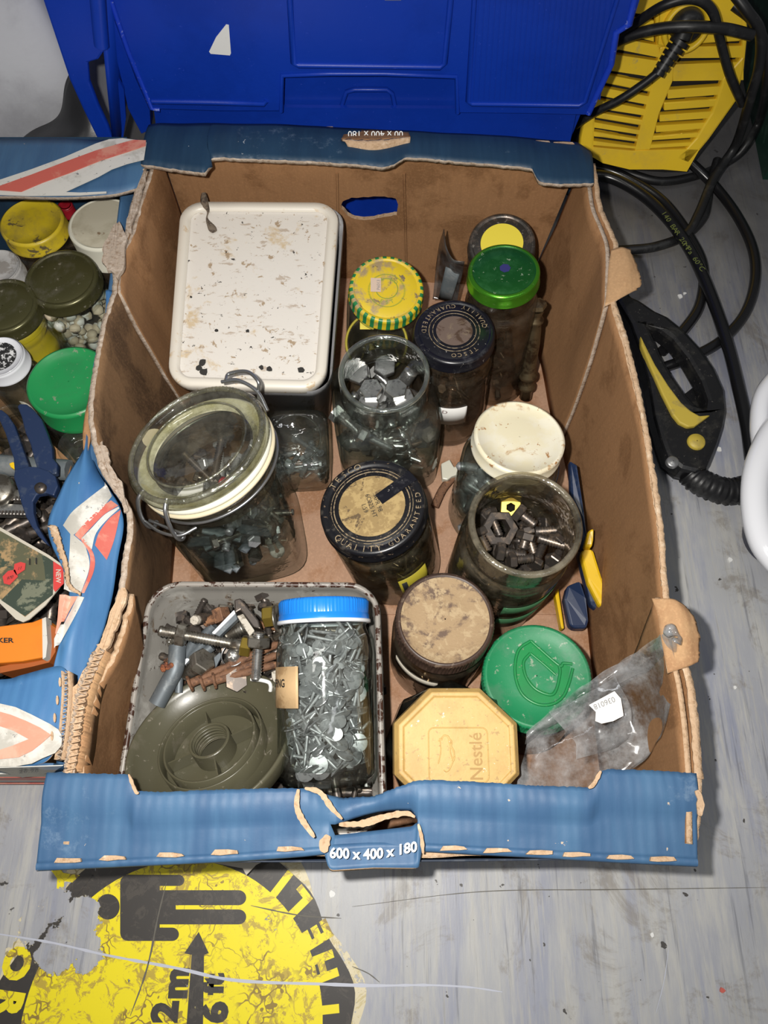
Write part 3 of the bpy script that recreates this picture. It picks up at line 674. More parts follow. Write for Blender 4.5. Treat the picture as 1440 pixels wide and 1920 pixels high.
# back wall with the hand hole
bl, br = Vector((-0.207, 0.578, 0)), Vector((0.176, 0.552, 0)); bn = Vector((br.y-bl.y, -(br.x-bl.x), 0)).normalized()
blb, brb = Vector((-0.205, 0.575, 0.002)), Vector((0.158, 0.552, 0.002))
hole = [PP(u, v, bl, bn) for u, v in ((638, 388), (642, 378), (660, 371), (690, 369), (720, 369), (741, 372), (747, 388), (744, 403), (730, 406), (712, 408), (700, 412), (675, 412), (660, 409), (648, 400))]
hj = []
for i in range(len(hole)):
    for k in range(3): hj.append(hole[i].lerp(hole[(i+1) % len(hole)], k/3)+Vector((rnd.uniform(-1, 1), 0, rnd.uniform(-1, 1)))*0.0007)
m = MB(); m.prism([blb, brb, br+Vector((0, 0, 0.176)), bl+Vector((0, 0, 0.176))], -bn*0.0045, holes=[hj], side_mi=1)
m.build('back_panel', ['kraft_card', 'torn_card'], box)
# crease lines beside the hand hole
for u in (632, 758):
    m = MB(); pa, pb = PP(u, 325, bl+bn*0.0012, bn), PP(u+4, 500, bl+bn*0.0012, bn); m.tube([pa, pb], 0.0012, 6, smooth_path=False); m.build('crease', 'kraft_card', box)
# back rim flap (folded over, blue and dusty) with a cut notch at each end
outer = [P(u, v, z) for u, v, z in ((283, 243, .172), (300, 240, .176), (450, 240, .176), (600, 245, .177), (760, 254, .177), (900, 262, .176), (1000, 268, .175), (1080, 276, .174), (1103, 292, .172))]
inner = [(268, 316), (300, 320), (384, 331), (388, 327), (396, 304), (410, 301), (500, 305), (600, 309), (660, 314), (720, 320), (738, 315), (758, 302), (800, 304), (900, 313), (996, 323), (1001, 330), (1010, 348), (1040, 352), (1112, 350)]
innr = [P(u, v, 0.183) for u, v in inner]
def by_u(outer, inner, n):
    def at(pl, x):
        for i in range(len(pl)-1):
            if (pl[i].x-x)*(pl[i+1].x-x) <= 0 and abs(pl[i+1].x-pl[i].x) > 1e-9:
                return pl[i].lerp(pl[i+1], (x-pl[i].x)/(pl[i+1].x-pl[i].x))
        return pl[0].copy() if abs(x-pl[0].x) < abs(x-pl[-1].x) else pl[-1].copy()
    a, b = [], []
    L = [0]
    for i in range(1, len(inner)): L.append(L[-1]+(inner[i]-inner[i-1]).length)
    ii = resample(inner, n, False)
    for i, p in enumerate(ii):
        t = (p.x-inner[0].x)/(inner[-1].x-inner[0].x)
        x = outer[0].x+(outer[-1].x-outer[0].x)*t
        a.append(at(outer, x)); b.append(p)
    return a, b
A, B = by_u(outer, innr, 150)
def grid_loft(mb, A, B, m, fn=None, C=None, mi=0):
    rows = []
    for k in range(m+1):
        t = k/m; row = []
        for i in range(len(A)):
            p = A[i].lerp(B[i], t)
            if fn: p = p+fn(i/(len(A)-1), t, p)
            row.append(p)
        rows.append(row)
    mb.rings(rows, (False, False), False, mi, None, True)
m = MB(); B2 = [p+Vector((rnd.uniform(-1, 1), rnd.uniform(-1, 1), 0))*0.0005 for p in B]
grid_loft(m, A, B2, 8, lambda s, t, p: Vector((0, 0, 0.004*math.sin(PI*t)+0.001*pnoise(p*30))))
m.build('rim_flap', ['kraft_card', 'blue_print_dusty', 'torn_card_grey'], box, solid=(0.0042, -1))
m = MB(); grid_loft(m, [p+Vector((0, 0, 0.0004)) for p in A], [Vector((p.x, p.y+0.004, 0.12)) for p in A], 4); m.build('back_outer_face', ['blue_print_dusty', 'blue_print_dusty', 'torn_card'], box, solid=(0.002, -1))
for u in (325, 382, 430, 605, 690, 770, 812, 865, 920, 965, 1010, 1055):
    m = MB(); v = 241 + max(0, (u-600))*0.066; q = P(u, v, 0.179); m.prism([q+Vector((x*0.010+rnd.uniform(-1, 1)*0.001, y*0.0017+rnd.uniform(-1, 1)*0.0005, 0)) for x, y in ((-1, -1), (-.3, -1.2), (.5, -.9), (1, -.6), (.9, .7), (.1, 1), (-.8, .9))], (0, 0, 0.0012)); m.build('torn_fibre', 'torn_card', box)
# tab of the back hand hole bent up with its upside-down size printing
m = MB(); a = [P(648, 246, .181), P(700, 244, .181), P(765, 247, .181)]; b = [P(640, 262, .190), P(700, 264, .192), P(770, 258, .190)]; c = [P(655, 280, .186), P(705, 286, .186), P(768, 272, .186)]
sheet(m, [b, [lp(b[i], c[i], .5)+Vector((0, 0, .003)) for i in range(3)], c], 24, 6, jag=(0.0007, 0.0007)); m.build('torn_tab', ['torn_card', 'torn_card'], box, solid=(0.0015, 0))
m = MB(); sheet(m, [a, b], 24, 6, jag=(0.0003, 0)); tb = m.build('printed_tab', ['blue_print_dusty', 'kraft_card'], box, solid=(0.001, 0))
m = MB(); qa, qb = P(650, 247, .1835), P(762, 249, .1835); ex = (qb-qa)/0.056
text_on(m, '00 x 400 x 180', 0.0085, lambda x, y: P(704, 251, .1885) - Vector((x, 0, 0)) - Vector((0, y*0.93, 0))*0.8 + Vector((0, 0, y*-0.5)), xs=0.95); m.build('size_print', 'ink_white', box)
# front wall
m = MB(); fb = [Vector((-0.196, -0.012, 0.003)), Vector((0, -0.013, 0.003)), Vector((0.186, -0.012, 0.003))]; ft = [Vector((-0.200, -0.014, 0.168)), Vector((0, -0.014, 0.168)), Vector((0.184, -0.012, 0.168))]
sheet(m, [ft, fb], 60, 8, crumple=0.0015); m.build('front_panel', ['kraft_card', 'shaded_print', 'torn_card'], box, solid=(0.0042, 0))
m = MB(); sheet(m, [[Vector((p.x, p.y-0.004, p.z)) for p in ft], [Vector((p.x, p.y-0.005, p.z)) for p in fb]], 20, 3); m.build('front_outer_face', ['shaded_print'], box, solid=(0.001, 0))
# front rim flap
finner = [(88, 1449), (160, 1450), (243, 1452), (247, 1458), (256, 1483), (300, 1485), (420, 1480), (500, 1478), (556, 1478), (580, 1480), (600, 1486), (640, 1496), (700, 1493), (740, 1478), (775, 1465), (800, 1462), (900, 1466), (1000, 1473), (1102, 1476), (1110, 1470), (1122, 1446), (1140, 1442), (1220, 1444), (1305, 1450)]
def zin(u): return 0.182 - 0.012*math.exp(-((u-665)/60.0)**2)
fi = [P(u, v, zin(u)) for u, v in finner]
fo_px = ((68, 1622), (150, 1618), (300, 1611), (450, 1604), (560, 1596), (620, 1590), (700, 1585), (790, 1586), (800, 1586), (900, 1592), (1000, 1597), (1150, 1606), (1308, 1614))
fo = [P(u, v, 0.174) for u, v in fo_px]
A, B = by_u(fo, fi, 300)
# the upper strip is continuous; a hole opens between the two strips where the hand hole was torn
def px_of(p):
    d = p-CAM; z = d.dot(FWD); return 720+FPX*d.x/z, 960-FPX*d.dot(UP)/z
midA, midB = [], []
for a, b in zip(A, B):
    u = px_of(b)[0]
    base = b.lerp(a, 0.55)
    if 628 < u < 784:
        t = (u-628)/156
        up_v = 1546-26*math.sin(PI*min(1, t*0.62)) if t < 0.93 else 1524+(t-0.93)/0.07*16
        lo_v = 1566-18*t if t < 0.93 else 1549-(t-0.93)/0.07*9
        midB.append(P(u, up_v, 0.176-0.006*math.sin(PI*t))); midA.append(P(u, lo_v, 0.172))
    else: midA.append(base); midB.append(base)
def dent(s, t, p):
    u = px_of(p)[0]; w = math.exp(-((u-650)/55.0)**2)
    return Vector((0, 0, 0.0012*pnoise(p*40)+0.0006*pnoise(p*110) - 0.010*w*math.sin(PI*t*0.5)*(1 if t < 1 else 0)*0.0))
m = MB(); J = [p+Vector((rnd.uniform(-1, 1), rnd.uniform(-1, 1), 0))*0.0003 for p in B]
grid_loft(m, J, midB, 8, lambda s, t, p: Vector((0, 0, 0.0014*pnoise(p*26)*(1-abs(2*t-1)) + 0.0025*math.sin(PI*t))))
def sag(s, t, p):
    u = px_of(p)[0]; w = 1/(1+math.exp(-(u-612)/3.0)) * 1/(1+math.exp((u-789)/1.5))
    return Vector((0, -0.012*w*t, 0.0014*pnoise(p*26)*(1-abs(2*t-1)) + 0.003*w*t))
keep = [(a, b) for a, b in zip(A, midA)]
grid_loft(m, midA, A, 8, sag)
m.build('rim_flap', ['kraft_card', 'blue_print', 'torn_card'], box, solid=(0.0042, 1), weld=True)
m = MB(); fold = [p+Vector((0, -.0005, -.0022)) for p in A[::6]+[A[-1]]]; m.tube(fold, .0030, 8, smooth_path=False); m.build('folded_edge', 'blue_print', box)
# torn strips of brown card round the tear
def strip(name, pts, z, w, mt='torn_card', jag=0.0008, th=0.0012):
    path = resample([P(q[0], q[1], q[2] if len(q) > 2 else z) for q in pts], 50); m = MB(); A_, B_ = [], []
    for i, p in enumerate(path):
        t = (path[min(i+1, 49)]-path[max(i-1, 0)]).normalized(); nrm = Vector((-t.y, t.x, 0)); ww = w*(0.35+0.65*math.sin(PI*i/49)**0.5)*(1+0.35*pnoise(p*400))
        A_.append(p+nrm*ww*0.5+Vector((0, 0, 0.0015))); B_.append(p-nrm*ww*0.5+Vector((0, 0, 0.0015)))
    m.rings([A_, B_], (False, False), False, 0, None, False); m.build(name, mt, box, solid=(th, 0))
strip('torn_edge', [(560, 1480), (557, 1510), (566, 1535), (590, 1570)], 0.187, 0.0034)
strip('torn_edge', [(572, 1478), (600, 1486), (622, 1515), (642, 1536)], 0.187, 0.0030)
strip('torn_edge', [(636, 1546), (680, 1544), (720, 1532), (760, 1525), (778, 1532)], 0.181, 0.0040)
strip('torn_edge', [(616, 1566), (608, 1585), (612, 1598)], 0.181, 0.006)
strip('torn_edge', [(784, 1545), (790, 1570), (793, 1600)], 0.183, 0.0022)
strip('torn_edge', [(1125, 1446), (1112, 1470), (1102, 1478)], 0.187, 0.0025)
strip('torn_edge', [(243, 1452), (256, 1484), (262, 1487)], 0.186, 0.002)
strip('torn_edge', [(1304, 1482), (1311, 1500), (1310, 1530)], 0.184, 0.0045)
for u in (130, 215, 320, 425, 545, 848, 932, 1010, 1080, 1160, 1240):
    v = 1616-(u-68)*0.052 if u < 620 else 1587+(u-790)*0.052
    m = MB(); q = P(u, v, 0.1775); m.prism([q+Vector((x*0.008+rnd.uniform(-1, 1)*0.001, y*0.0012+rnd.uniform(-1, 1)*0.0003, 0)) for x, y in ((-1, -1), (-.3, -1.2), (.5, -.9), (1, -.6), (.9, .7), (.1, 1), (-.8, .9))], (0, 0, 0.0022)); m.build('torn_fibre', 'torn_card', box)
# the size printed on the bent-down handle tab
m = MB()
def onflap(x, y):
    u = 700+x*1; v = 1598-6*(x/80) + 4*math.cos(x/30) - y; return P(u, v, 0.1835+0.0004)
g, f = text_geo('600 x 400 x 180', 27, 0.03)
m.add([onflap(q.x*0.92, q.y) for q in g], f); m.build('size_print', 'ink_white', box)
# label stuck under the front edge, its corner curling out
m = MB(); m.prism([P(q[0], q[1], 0.02+0.0*q[1]) for q in ((150, 1612), (498, 1604), (500, 1612), (480, 1622), (462, 1641), (455, 1628), (400, 1618), (200, 1621))], (0, 0, 0.0004)); m.build('loose_label', 'label_cream', box)
# ---------------------------------------------------------------- jars
def sq_shape(kind):
    if kind == 'square':
        def f(a, w):
            c, s_ = abs(math.cos(a)), abs(math.sin(a)); k = 1/((c**5+s_**5)**0.2); return 1+(k-1)*w
    elif kind == 'oct':
        def f(a, w):
            b = (a+PI/8) % (PI/4)-PI/8; k = 1/math.cos(b); return 1+(k-1)*w
    else: f = None
    return f
def body_profile(L, rb, rn, hs, ht=0.012, th=0.0025, foot=0.004):
    """outer + inner skin of a jar: L height, rb body radius, rn neck radius, hs height where the shoulder starts"""
    sh = 0.0 + (rb-rn)*1.2+0.004
    out = [(0.001, 0.003, 1), (rb*0.75, 0.003, 1), (rb*0.86, 0.0, 1), (rb-foot*0.4, 0.001, 1), (rb, foot+0.002, 1), (rb, hs*0.5, 1), (rb, hs, 1)]
    for k in range(1, 7):
        t = k/6; out.append((rb+(rn-rb)*(1-math.cos(t*PI/2)) if False else rb+(rn-rb)*(math.sin(t*PI/2)**2), hs+sh*t, 1-t))
    zt = hs+sh
    # neck with a thread bead
    out += [(rn, zt+0.001, 0), (rn+0.0014, zt+0.003, 0), (rn, zt+0.005, 0)]
    z = zt+0.005
    while z < L-0.004:
        out += [(rn+0.001, z+0.0012, 0), (rn, z+0.0024, 0)]; z += 0.0034
    out += [(rn, L-0.002, 0), (rn+0.0008, L-0.001, 0), (rn, L, 0), (rn-th, L, 0)]
    inn = [(rn-th, L-0.002, 0), (rn-th, zt, 0)]
    for k in range(5, -1, -1):
        t = k/6; inn.append((rb-th+(rn-rb)*(math.sin(t*PI/2)**2), hs+sh*t, 1-t))
    inn += [(rb-th, hs*0.5, 1), (rb-th, foot+0.004, 1), (rb-th-0.004, 0.005, 1), (0.001, 0.0055, 1)]
    return out+inn
def jar(label, cat, top, base, rb, rn, hs_frac, gmat, shape=None, spin=0.0, name='glass_jar', group=None):
    top, base = Vector(top), Vector(base); L = (top-base).length
    M = frame(base, top-base) @ Matrix.Rotation(spin, 4, 'Z')
    r = root(name, label, cat, M, group)
    m = MB(); m.lathe(body_profile(L-0.002, rb, rn, L*hs_frac), 56, shape=sq_shape(shape), smooth=True)
    m.build('glass_body', gmat, r, local=True)
    return r, L
def lid_part(r, L, R, h, mats, kind='metal', name='lid', seg=96, raised=0.0006, matfn=None):
    """closed cap, top face at z = L"""
    m = MB()
    if kind == 'metal':
        prof = [(R-0.0012, L-h), (R, L-h+0.0006), (R+0.0003, L-h+0.0014), (R-0.0006, L-h+0.0024), (R-0.0006, L-0.003), (R-0.0010, L-0.0012), (R-0.0025, L-0.0002), (R-0.004, L), (R*0.86, L-0.0002), (R*0.84, L-0.0010), (R*0.82, L-0.0010), (R*0.80, L-raised), (R*0.5, L-raised+0.0001), (0.0006, L-raised+0.0001)]
        m.lathe(prof, seg, mi=matfn or 0)
        m.lathe([(R-0.0012, L-h), (R-0.0018, L-h), (R-0.0022, L-0.002), (0.0006, L-0.0022)], seg)
    else:
        def shp(a, w): return 1+w*0.011*(1 if math.sin(a*90) > 0 else -1)
        prof = [(R-0.0004, L-h, 0), (R-0.0004, L-h+0.002, 0), (R-0.0008, L-h+0.0025, 1), (R-0.0008, L-0.003, 1), (R-0.001, L-0.0014, 0), (R-0.003, L, 0), (R*0.9, L, 0), (R*0.88, L-0.0012, 0), (R*0.5, L-0.0010, 0), (0.0006, L-0.0008, 0)]
        m.lathe(prof, 360 if kind == 'ribbed' else 96, shape=shp if kind == 'ribbed' else None, mi=matfn or 0)
        m.lathe([(R-0.0004, L-h), (R-0.0018, L-h), (R-0.0022, L-0.002), (0.0006, L-0.0022)], 96)
    return m.build(name, mats, r, local=True)
def disc(r, z, R, mt, name='printed_disc', r0=0.0, C=(0, 0), n=64, th=0.0002):
    m = MB()
    if r0 > 0: m.lathe([(r0, z), (r0, z+th), (R, z+th), (R, z)], n)
    else: m.prism([Vector((C[0]+R*math.cos(2*PI*k/n), C[1]+R*math.sin(2*PI*k/n), z)) for k in range(n)], (0, 0, th))
    return m.build(name, mt, r, local=True)
def patch(r, R, a0, a1, z0, z1, mt, name='label', th=0.0004, n=16):
    m = MB(); g = []
    for zz in (z0, z1): g.append([Vector((R*math.cos(rad(a0+(a1-a0)*k/n)), R*math.sin(rad(a0+(a1-a0)*k/n)), zz)) for k in range(n+1)])
    m.rings(g, (False, False), False); return m.build(name, mt, r, local=True, solid=(th, 0))
def dims(u, v, z, wpx):
    q = P(u, v, z); d = (q-CAM).dot(FWD); return wpx/2*d/FPX
JARS = {}

# 1 yellow-and-green lidded jar against the back wall
R = dims(725, 541, .118, 143)
r, L = jar('glass jar with yellow lid, green stripes round its edge and price sticker', 'jar', P(725, 541, .118), P(712, 648, .004), R+0.001, R-0.003, 0.72, 'clear_glass_thin')
o = lid_part(r, L, R, 0.014, ['yellow_worn', 'stripe_green'], 'metal', seg=112, matfn=lambda a, b: 1 if (2 <= a <= 6 and (b//2) % 2 == 0) else 0)
m = MB(); 
for k in range(72): a = 2*PI*k/72; m.box((0.0165*math.cos(a), 0.0165*math.sin(a)-0.002, L+0.0002), (0.0016, 0.0005, 0.0002), Matrix.Translation((0, 0, 0)) , 0)
arc_text(m, 'EST', 0.0055, 0.012, -90, L+0.0003, True, 0.9, C=(0, -0.002)); arc_text(m, '& CO', 0.005, 0.012, 80, L+0.0003, False, 0.9, C=(0, -0.002))
m.build('lid_print', 'ink_olive', r, local=True)
disc(r, L-0.0002, 0.0105, 'ink_olive', 'lid_ring', 0.0098)
m = MB(); m.box((-0.010, 0.003, L+0.0006), (0.0095, 0.014, 0.0003)); psk = m.build('price_sticker', 'sticker_pink', r, local=True)
m = MB(); v_, f_ = text_geo('P6013', 0.0042); m.add([Vector((-0.0075+q.y*-1, 0.003+q.x, L+0.0009)) for q in v_], f_); m.build('price_print', 'ink_grey', psk, local=True)

# 2 low jar with yellow tape, behind the open hexagon-bolt jar
r, L = jar('low glass jar with yellow tape on its rim, behind the jar of hexagon bolts', 'jar', P(706, 642, .085), P(706, 680, .004), 0.029, 0.0285, 0.8, 'clear_glass_thin')
m = MB(); m.lathe([(0.0285+0.0012*math.cos(2*PI*k/8), L-0.0012+0.0012*math.sin(2*PI*k/8)) for k in range(9)], 56); m.build('rim_ring', 'label_yellow', r, local=True)
m = MB(); q = Matrix.Rotation(rad(0), 4, 'Z'); m.box((-0.009, 0.020, L+0.001), (0.013, 0.016, 0.0004)); m.build('tape', 'tape_yellow', r, local=True)

# 3 open wide jar of hexagon bolts
R = dims(720, 700, .15, 168)
r, L = jar('open clear glass jar with shiny hexagon bolts and a square shouldered body', 'jar', P(720, 698, .15), P(726, 848, .004), 0.0465, R, 0.66, 'clear_glass', 'square', rad(6))
m = MB(); m.lathe([(R-0.0012+0.0022*math.cos(2*PI*k/10), L-0.0015+0.0022*math.sin(2*PI*k/10)) for k in range(11)], 64); m.build('rim', 'rim_clear', r, local=True)
JARS['hex'] = r

# 4 the black lid with brown centre at the back
R = dims(852, 623, .14, 156)
r, L = jar('glass jar with black lid and dull brown centre disc, below the metallic green lid', 'jar', P(852, 620, .14), P(838, 783, .004), R+0.0005, R-0.003, 0.74, 'brown_glass')
lid_part(r, L, R, 0.013, 'navy_lid'); disc(r, L-0.0001, R*0.44, 'brown_disc'); disc(r, L, R*0.53, 'ink_gold', 'printed_ring', R*0.515); disc(r, L, R*0.62, 'ink_gold', 'printed_ring', R*0.605)
m = MB(); arc_text(m, 'QUALITY GUARANTEED', 0.0058, R*0.74, 95, L+0.0006, True, 0.80); m.build('lettering', 'ink_gold', r, local=True); m = MB(); arc_text(m, 'TESCO', 0.0055, R*0.74, -72, L+0.0006, False, 0.9); m.build('lettering', 'ink_gold', r, local=True)
lb0 = patch(r, R+0.0013, -112, -68, 0.045, 0.072, 'sticker_white')
m = MB(); v_, f_ = text_geo('D', 0.007); m.add([Vector(((R+0.0018)*math.cos(rad(-100)+q.x/R), (R+0.0018)*math.sin(rad(-100)+q.x/R), 0.066+q.y)) for q in v_], f_); m.build('label_print', 'ink_brown', lb0, local=True)

# 5 the tall jar with the metallic green lid
R = dims(945, 508, .165, 138)
r, L = jar('tall glass jar with shiny metallic green lid and a purple mark on top', 'jar', P(945, 506, .165), P(926, 716, .004), R+0.001, R-0.003, 0.76, 'brown_glass')
lid_part(r, L, R, 0.014, ['green_metal', 'green_metal_top'], matfn=lambda a, b: 1 if a >= 8 else 0)
disc(r, L-0.0002, 0.0048, 'ink_purple' if 'ink_purple' in MATS else mat('ink_purple', (0.03, 0.03, 0.14), 0.5), 'purple_mark', C=(0.001, 0.002), n=7)

# 6 the dark lid with a yellow sticker, at the very back
R = dims(941, 458, .122, 128)
r, L = jar('small jar with dark metal lid and round yellow sticker, hidden behind the green lid', 'jar', P(941, 456, .122), P(931, 565, .004), R, R-0.003, 0.76, 'brown_glass')
lid_part(r, L, R, 0.012, 'dark_metal_lid'); disc(r, L+0.0002, R*0.62, 'tape_yellow', 'yellow_sticker')

# 7 cream lid
R = dims(975, 822, .13, 177)
r, L = jar('wide glass jar with stained cream lid, near the right wall of the box', 'jar', P(975, 818, .13), P(921, 965, .004), R+0.004, R-0.004, 0.70, 'clear_glass')
lid_part(r, L, R, 0.015, 'cream_lid', 'plain'); JARS['cream'] = r

# 8 open jar of dark bolts
R = dims(986, 984, .165, 218)
r, L = jar('big open glass jar half full of dark bolts, in front of the cream lid', 'jar', P(986, 980, .165), P(917, 1106, .004), R+0.0015, R-0.003, 0.74, 'dark_dirty_glass')
m = MB(); m.lathe([(R-0.0028+0.0026*math.cos(2*PI*k/10), L-0.0015+0.0022*math.sin(2*PI*k/10)) for k in range(11)], 64); m.build('rim', 'rim_film', r, local=True)
patch(r, R+0.0022, -98, -30, 0.035, 0.060, 'label_green'); patch(r, R+0.0022, -98, -30, 0.066, 0.092, 'label_green')
JARS['bolts'] = r; JARS['boltsL'] = L; JARS['boltsR'] = R

# 9 black gold-printed lid
R = dims(697, 952, .125, 205)
r, L = jar('glass jar with black lid, gold centre and gold lettering, in the middle of the box', 'jar', P(697, 948, .125), P(742, 1058, .004), R-0.001, R-0.004, 0.72, 'dark_dirty_glass')
lid_part(r, L, R, 0.014, 'black_lid')
disc(r, L-0.0002, R*0.62, 'tan_disc'); disc(r, L-0.0001, R*0.72, 'ink_gold', 'printed_ring', R*0.70); disc(r, L-0.0001, R*0.77, 'ink_gold', 'printed_ring', R*0.76)
m = MB(); arc_text(m, 'TESCO', 0.0075, R*0.87, 128, L+0.0002, False, 0.85); m.build('lettering', 'ink_gold', r, local=True); m = MB(); arc_text(m, 'QUALITY', 0.0072, R*0.87, -108, L+0.0002, True, 0.82); m.build('lettering', 'ink_gold', r, local=True); m = MB(); arc_text(m, 'GUARANTEED', 0.0058, R*0.87, -28, L+0.0002, True, 0.95); m.build('lettering', 'ink_gold', r, local=True)
m = MB()
for k, t_ in enumerate(('APR 98', '6C225 HT', '1:59')): v_, f_ = text_geo(t_, 0.0052); a = rad(-72); m.add([Vector(((q.x)*math.cos(a)-(q.y-k*0.0055+0.005)*math.sin(a)+0.0, q.x*math.sin(a)+(q.y-k*0.0055+0.005)*math.cos(a), L+0.0003)) for q in v_], f_)
m.build('date_print', 'ink_black', r, local=True)
m = MB(); a = Matrix.Rotation(rad(35), 4, 'Z'); m.box((R*0.56, 0.0005, L+0.0006), (R*0.78, 0.0105, 0.0005), a); m.build('black_tape', 'navy_lid', r, local=True)
lb1 = patch(r, R+0.0004, -75, -38, 0.022, 0.062, 'label_yellow'); patch(lb1, R+0.0008, -72, -66, 0.030, 0.056, 'ink_black', 'label_bar')

# 10 brown dusty lid
R = dims(835, 1163, .128, 190)
r, L = jar('jar with ribbed brown lid covered in tan dust, in the box', 'jar', P(835, 1160, .128), P(812, 1236, .004), R+0.001, R-0.003, 0.70, 'brown_glass')
lid_part(r, L, R, 0.020, ['brown_plastic', 'brown_dusty'], 'ribbed', matfn=lambda a, b: 1 if a >= 7 else 0)
patch(r, R+0.0014, -155, -95, 0.062, 0.080, 'label_cream')

# 11 green lid with moulded handle
R = dims(1007, 1268, .10, 206)
r, L = jar('tub with ribbed green plastic lid moulded with a round grip and scattered dust', 'jar', P(1007, 1266, .10), P(982, 1326, .004), R-0.001, R-0.003, 0.72, 'smoke_glass', name='plastic_tub')
lid_part(r, L, R, 0.016, 'green_dusty', 'ribbed')
m = MB()
def rib(pts, w, h, name='moulded_ridge'):
    m = MB(); m.tube([Vector((x*R, y*R, L-0.0006)) for x, y in pts], w, 6, flat=h); return m.build(name, 'green_plastic', r, local=True)
rib([(-.05, .66), (-.28, .50), (-.38, .2), (-.38, -.1), (-.28, -.36), (-.05, -.52), (.2, -.53), (.42, -.40), (.56, -.15), (.66, .12)], 0.0012, 1)
rib([(-.05, .66), (.05, .55), (.42, .18), (.50, .22), (.66, .20)], 0.0012, 1)
rib([(-.08, .42), (-.22, .25), (-.2, -.02), (-.05, -.25), (.2, -.36), (.32, -.26), (.42, .04), (.42, .18)], 0.0012, 1)
rib([(-.08, .42), (.15, .2), (.34, 0)], 0.0010, 1)
m = MB(); ol = [(-.05, .64), (-.26, .48), (-.36, .2), (-.36, -.1), (-.26, -.34), (-.05, -.50), (.2, -.5), (.4, -.38), (.54, -.15), (.62, .16), (.5, .2), (.42, .16), (.40, -.04), (.32, -.24), (.2, -.33), (-.04, -.22), (-.18, 0), (-.2, .23), (-.09, .40), (.38, .02), (.4, .17)]
m.prism([Vector((x*R, y*R, L-0.0010)) for x, y in ol], (0, 0, 0.0003)); m.build('moulded_grip', 'green_plastic', r, local=True)

# 12 octagonal mustard lid
c_top = P(857, 1404, .13); c_bot = P(826, 1400, .004)
R = dims(857, 1404, .13, 237)/math.cos(PI/8)*0.99
L = (c_top-c_bot).length
r = root('coffee_jar', 'dark glass coffee jar with octagonal mustard plastic lid embossed with a name', 'jar', frame(c_bot, c_top-c_bot))
of = sq_shape('oct')
m = MB(); hb = L*0.80; Rb = 0.0455
m.lathe([(0.001, 0.003, 1), (Rb-0.004, 0.0, 1), (Rb, 0.005, 1), (Rb, hb*0.9, 1), (Rb-0.003, hb*0.97, 1), (R*0.80, hb, 0.6), (R*0.78, L-0.006, 0)], 64, shape=lambda a, w: of(a+PI/8, w)*(1 if w == 0 else 1.0)); m.lathe([(0.001, 0.006), (Rb-0.006, 0.006), (Rb-0.004, hb*0.9), (R*0.75, hb), (R*0.75, L-0.006)], 64)
m.build('glass_body', 'smoke_glass', r, local=True)
m = MB(); n8 = 8
def o8(rr, z): return [Vector((rr*math.cos(2*PI*(k+.5)/8), rr*math.sin(2*PI*(k+.5)/8)*0.95, z)) for k in range(8)]
m.rings([o8(R, L-0.020), o8(R+.0008, L-0.018), o8(R, L-0.005), o8(R-0.0035, L), o8(R*0.86, L), o8(R*0.845, L-0.0012), o8(R*0.4, L-0.0012)], (False, True), True, 0, None, False)
m.build('lid', 'mustard_plastic', r, local=True, bevel=0.0008)
m = MB(); rr_ = [Vector((0.0205*sx+0.001, 0.018*sy-0.004, L-0.0012)) for sx, sy in ((-1, -1), (1, -1), (1, 1), (-1, 1))]
q = ring_rr(rr_, 0, 0, 0.004, 5); m.tube(q, 0.00045, 6, closed=True, smooth_path=False); m.build('embossed_frame', 'mustard_plastic', r, local=True)
m = MB(); v_, f_ = text_geo('Nestlé', 0.0125, 0.01); 
fv = [Vector((0.0135-q.y, -0.005+q.x*0.95, L-0.0009)) for q in v_]; m.add(fv, f_); m.build('embossed_name', mat('mustard_dark', (0.40, 0.24, 0.07), 0.6), r, local=True)
m = MB()
for k in range(9):
    a = rnd.uniform(0, 6.28); m.tube([Vector((-0.008+0.007*math.cos(a+t)*(.4+.6*rnd.random()), -0.003+0.012*math.sin(a+t), L-0.0011)) for t in (0, .5, 1.0, 1.6)], 0.0004, 5)
m.build('embossed_crest', 'mustard_plastic', r, local=True)

# 13 the clip-top preserving jar
ktop, kbase = P(368, 832, .166), P(474, 1010, .006)
kz = (ktop-kbase)
tilt_n = (kz.normalized()*0.9 + Vector((-0.16, 0.10, 0))).normalized()
KM = frame(ktop, tilt_n)
Kb = frame(kbase, kz) @ Matrix.Rotation(rad(12), 4, 'Z'); L = kz.length
kil = root('preserving_jar', 'large glass preserving jar with clip-top glass lid and white seal', 'jar', Kb)
m = MB(); rb_, rn_ = 0.050, 0.047
prof = [(0.001, 0.004, 1), (rb_*.8, 0.004, 1), (rb_*.92, 0, 1), (rb_, 0.006, 1), (rb_, L*.35, 1), (rb_, L*.62, 1), (rb_-.002, L*.70, .7), (rn_, L*.76, .2), (rn_, L*.80, 0), (rn_+.003, L*.84, 0), (rn_+.003, L-.030, 0), (rn_-.003, L-.030, 0), (rn_-.004, L*.76, .2), (rb_-.005, L*.62, 1), (rb_-.005, .01, 1), (0.001, .01, 1)]
m.lathe(prof, 72, shape=sq_shape('square')); m.build('glass_body', 'clear_glass', kil, local=True)
RK = dims(370, 835, .166, 288)
def kl(name, prof, mt, **k):
    m = MB(); m.lathe(prof, 96, M=KM, **k); return m.build(name, mt, kil)
kl('seal_ring', [(RK-.004, -.0190), (RK-.0015, -.0185), (RK-.001, -.017), (RK-.0015, -.0155), (RK-.010, -.0155), (RK-.010, -.019), (RK-.004, -.0190)], 'gasket_cream')
kl('seal_ring', [(RK-.008, -.0150), (RK-.003, -.0145), (RK-.002, -.0125), (RK-.003, -.0105), (RK-.012, -.0105), (RK-.013, -.015), (RK-.008, -.0150)], 'gasket_white')
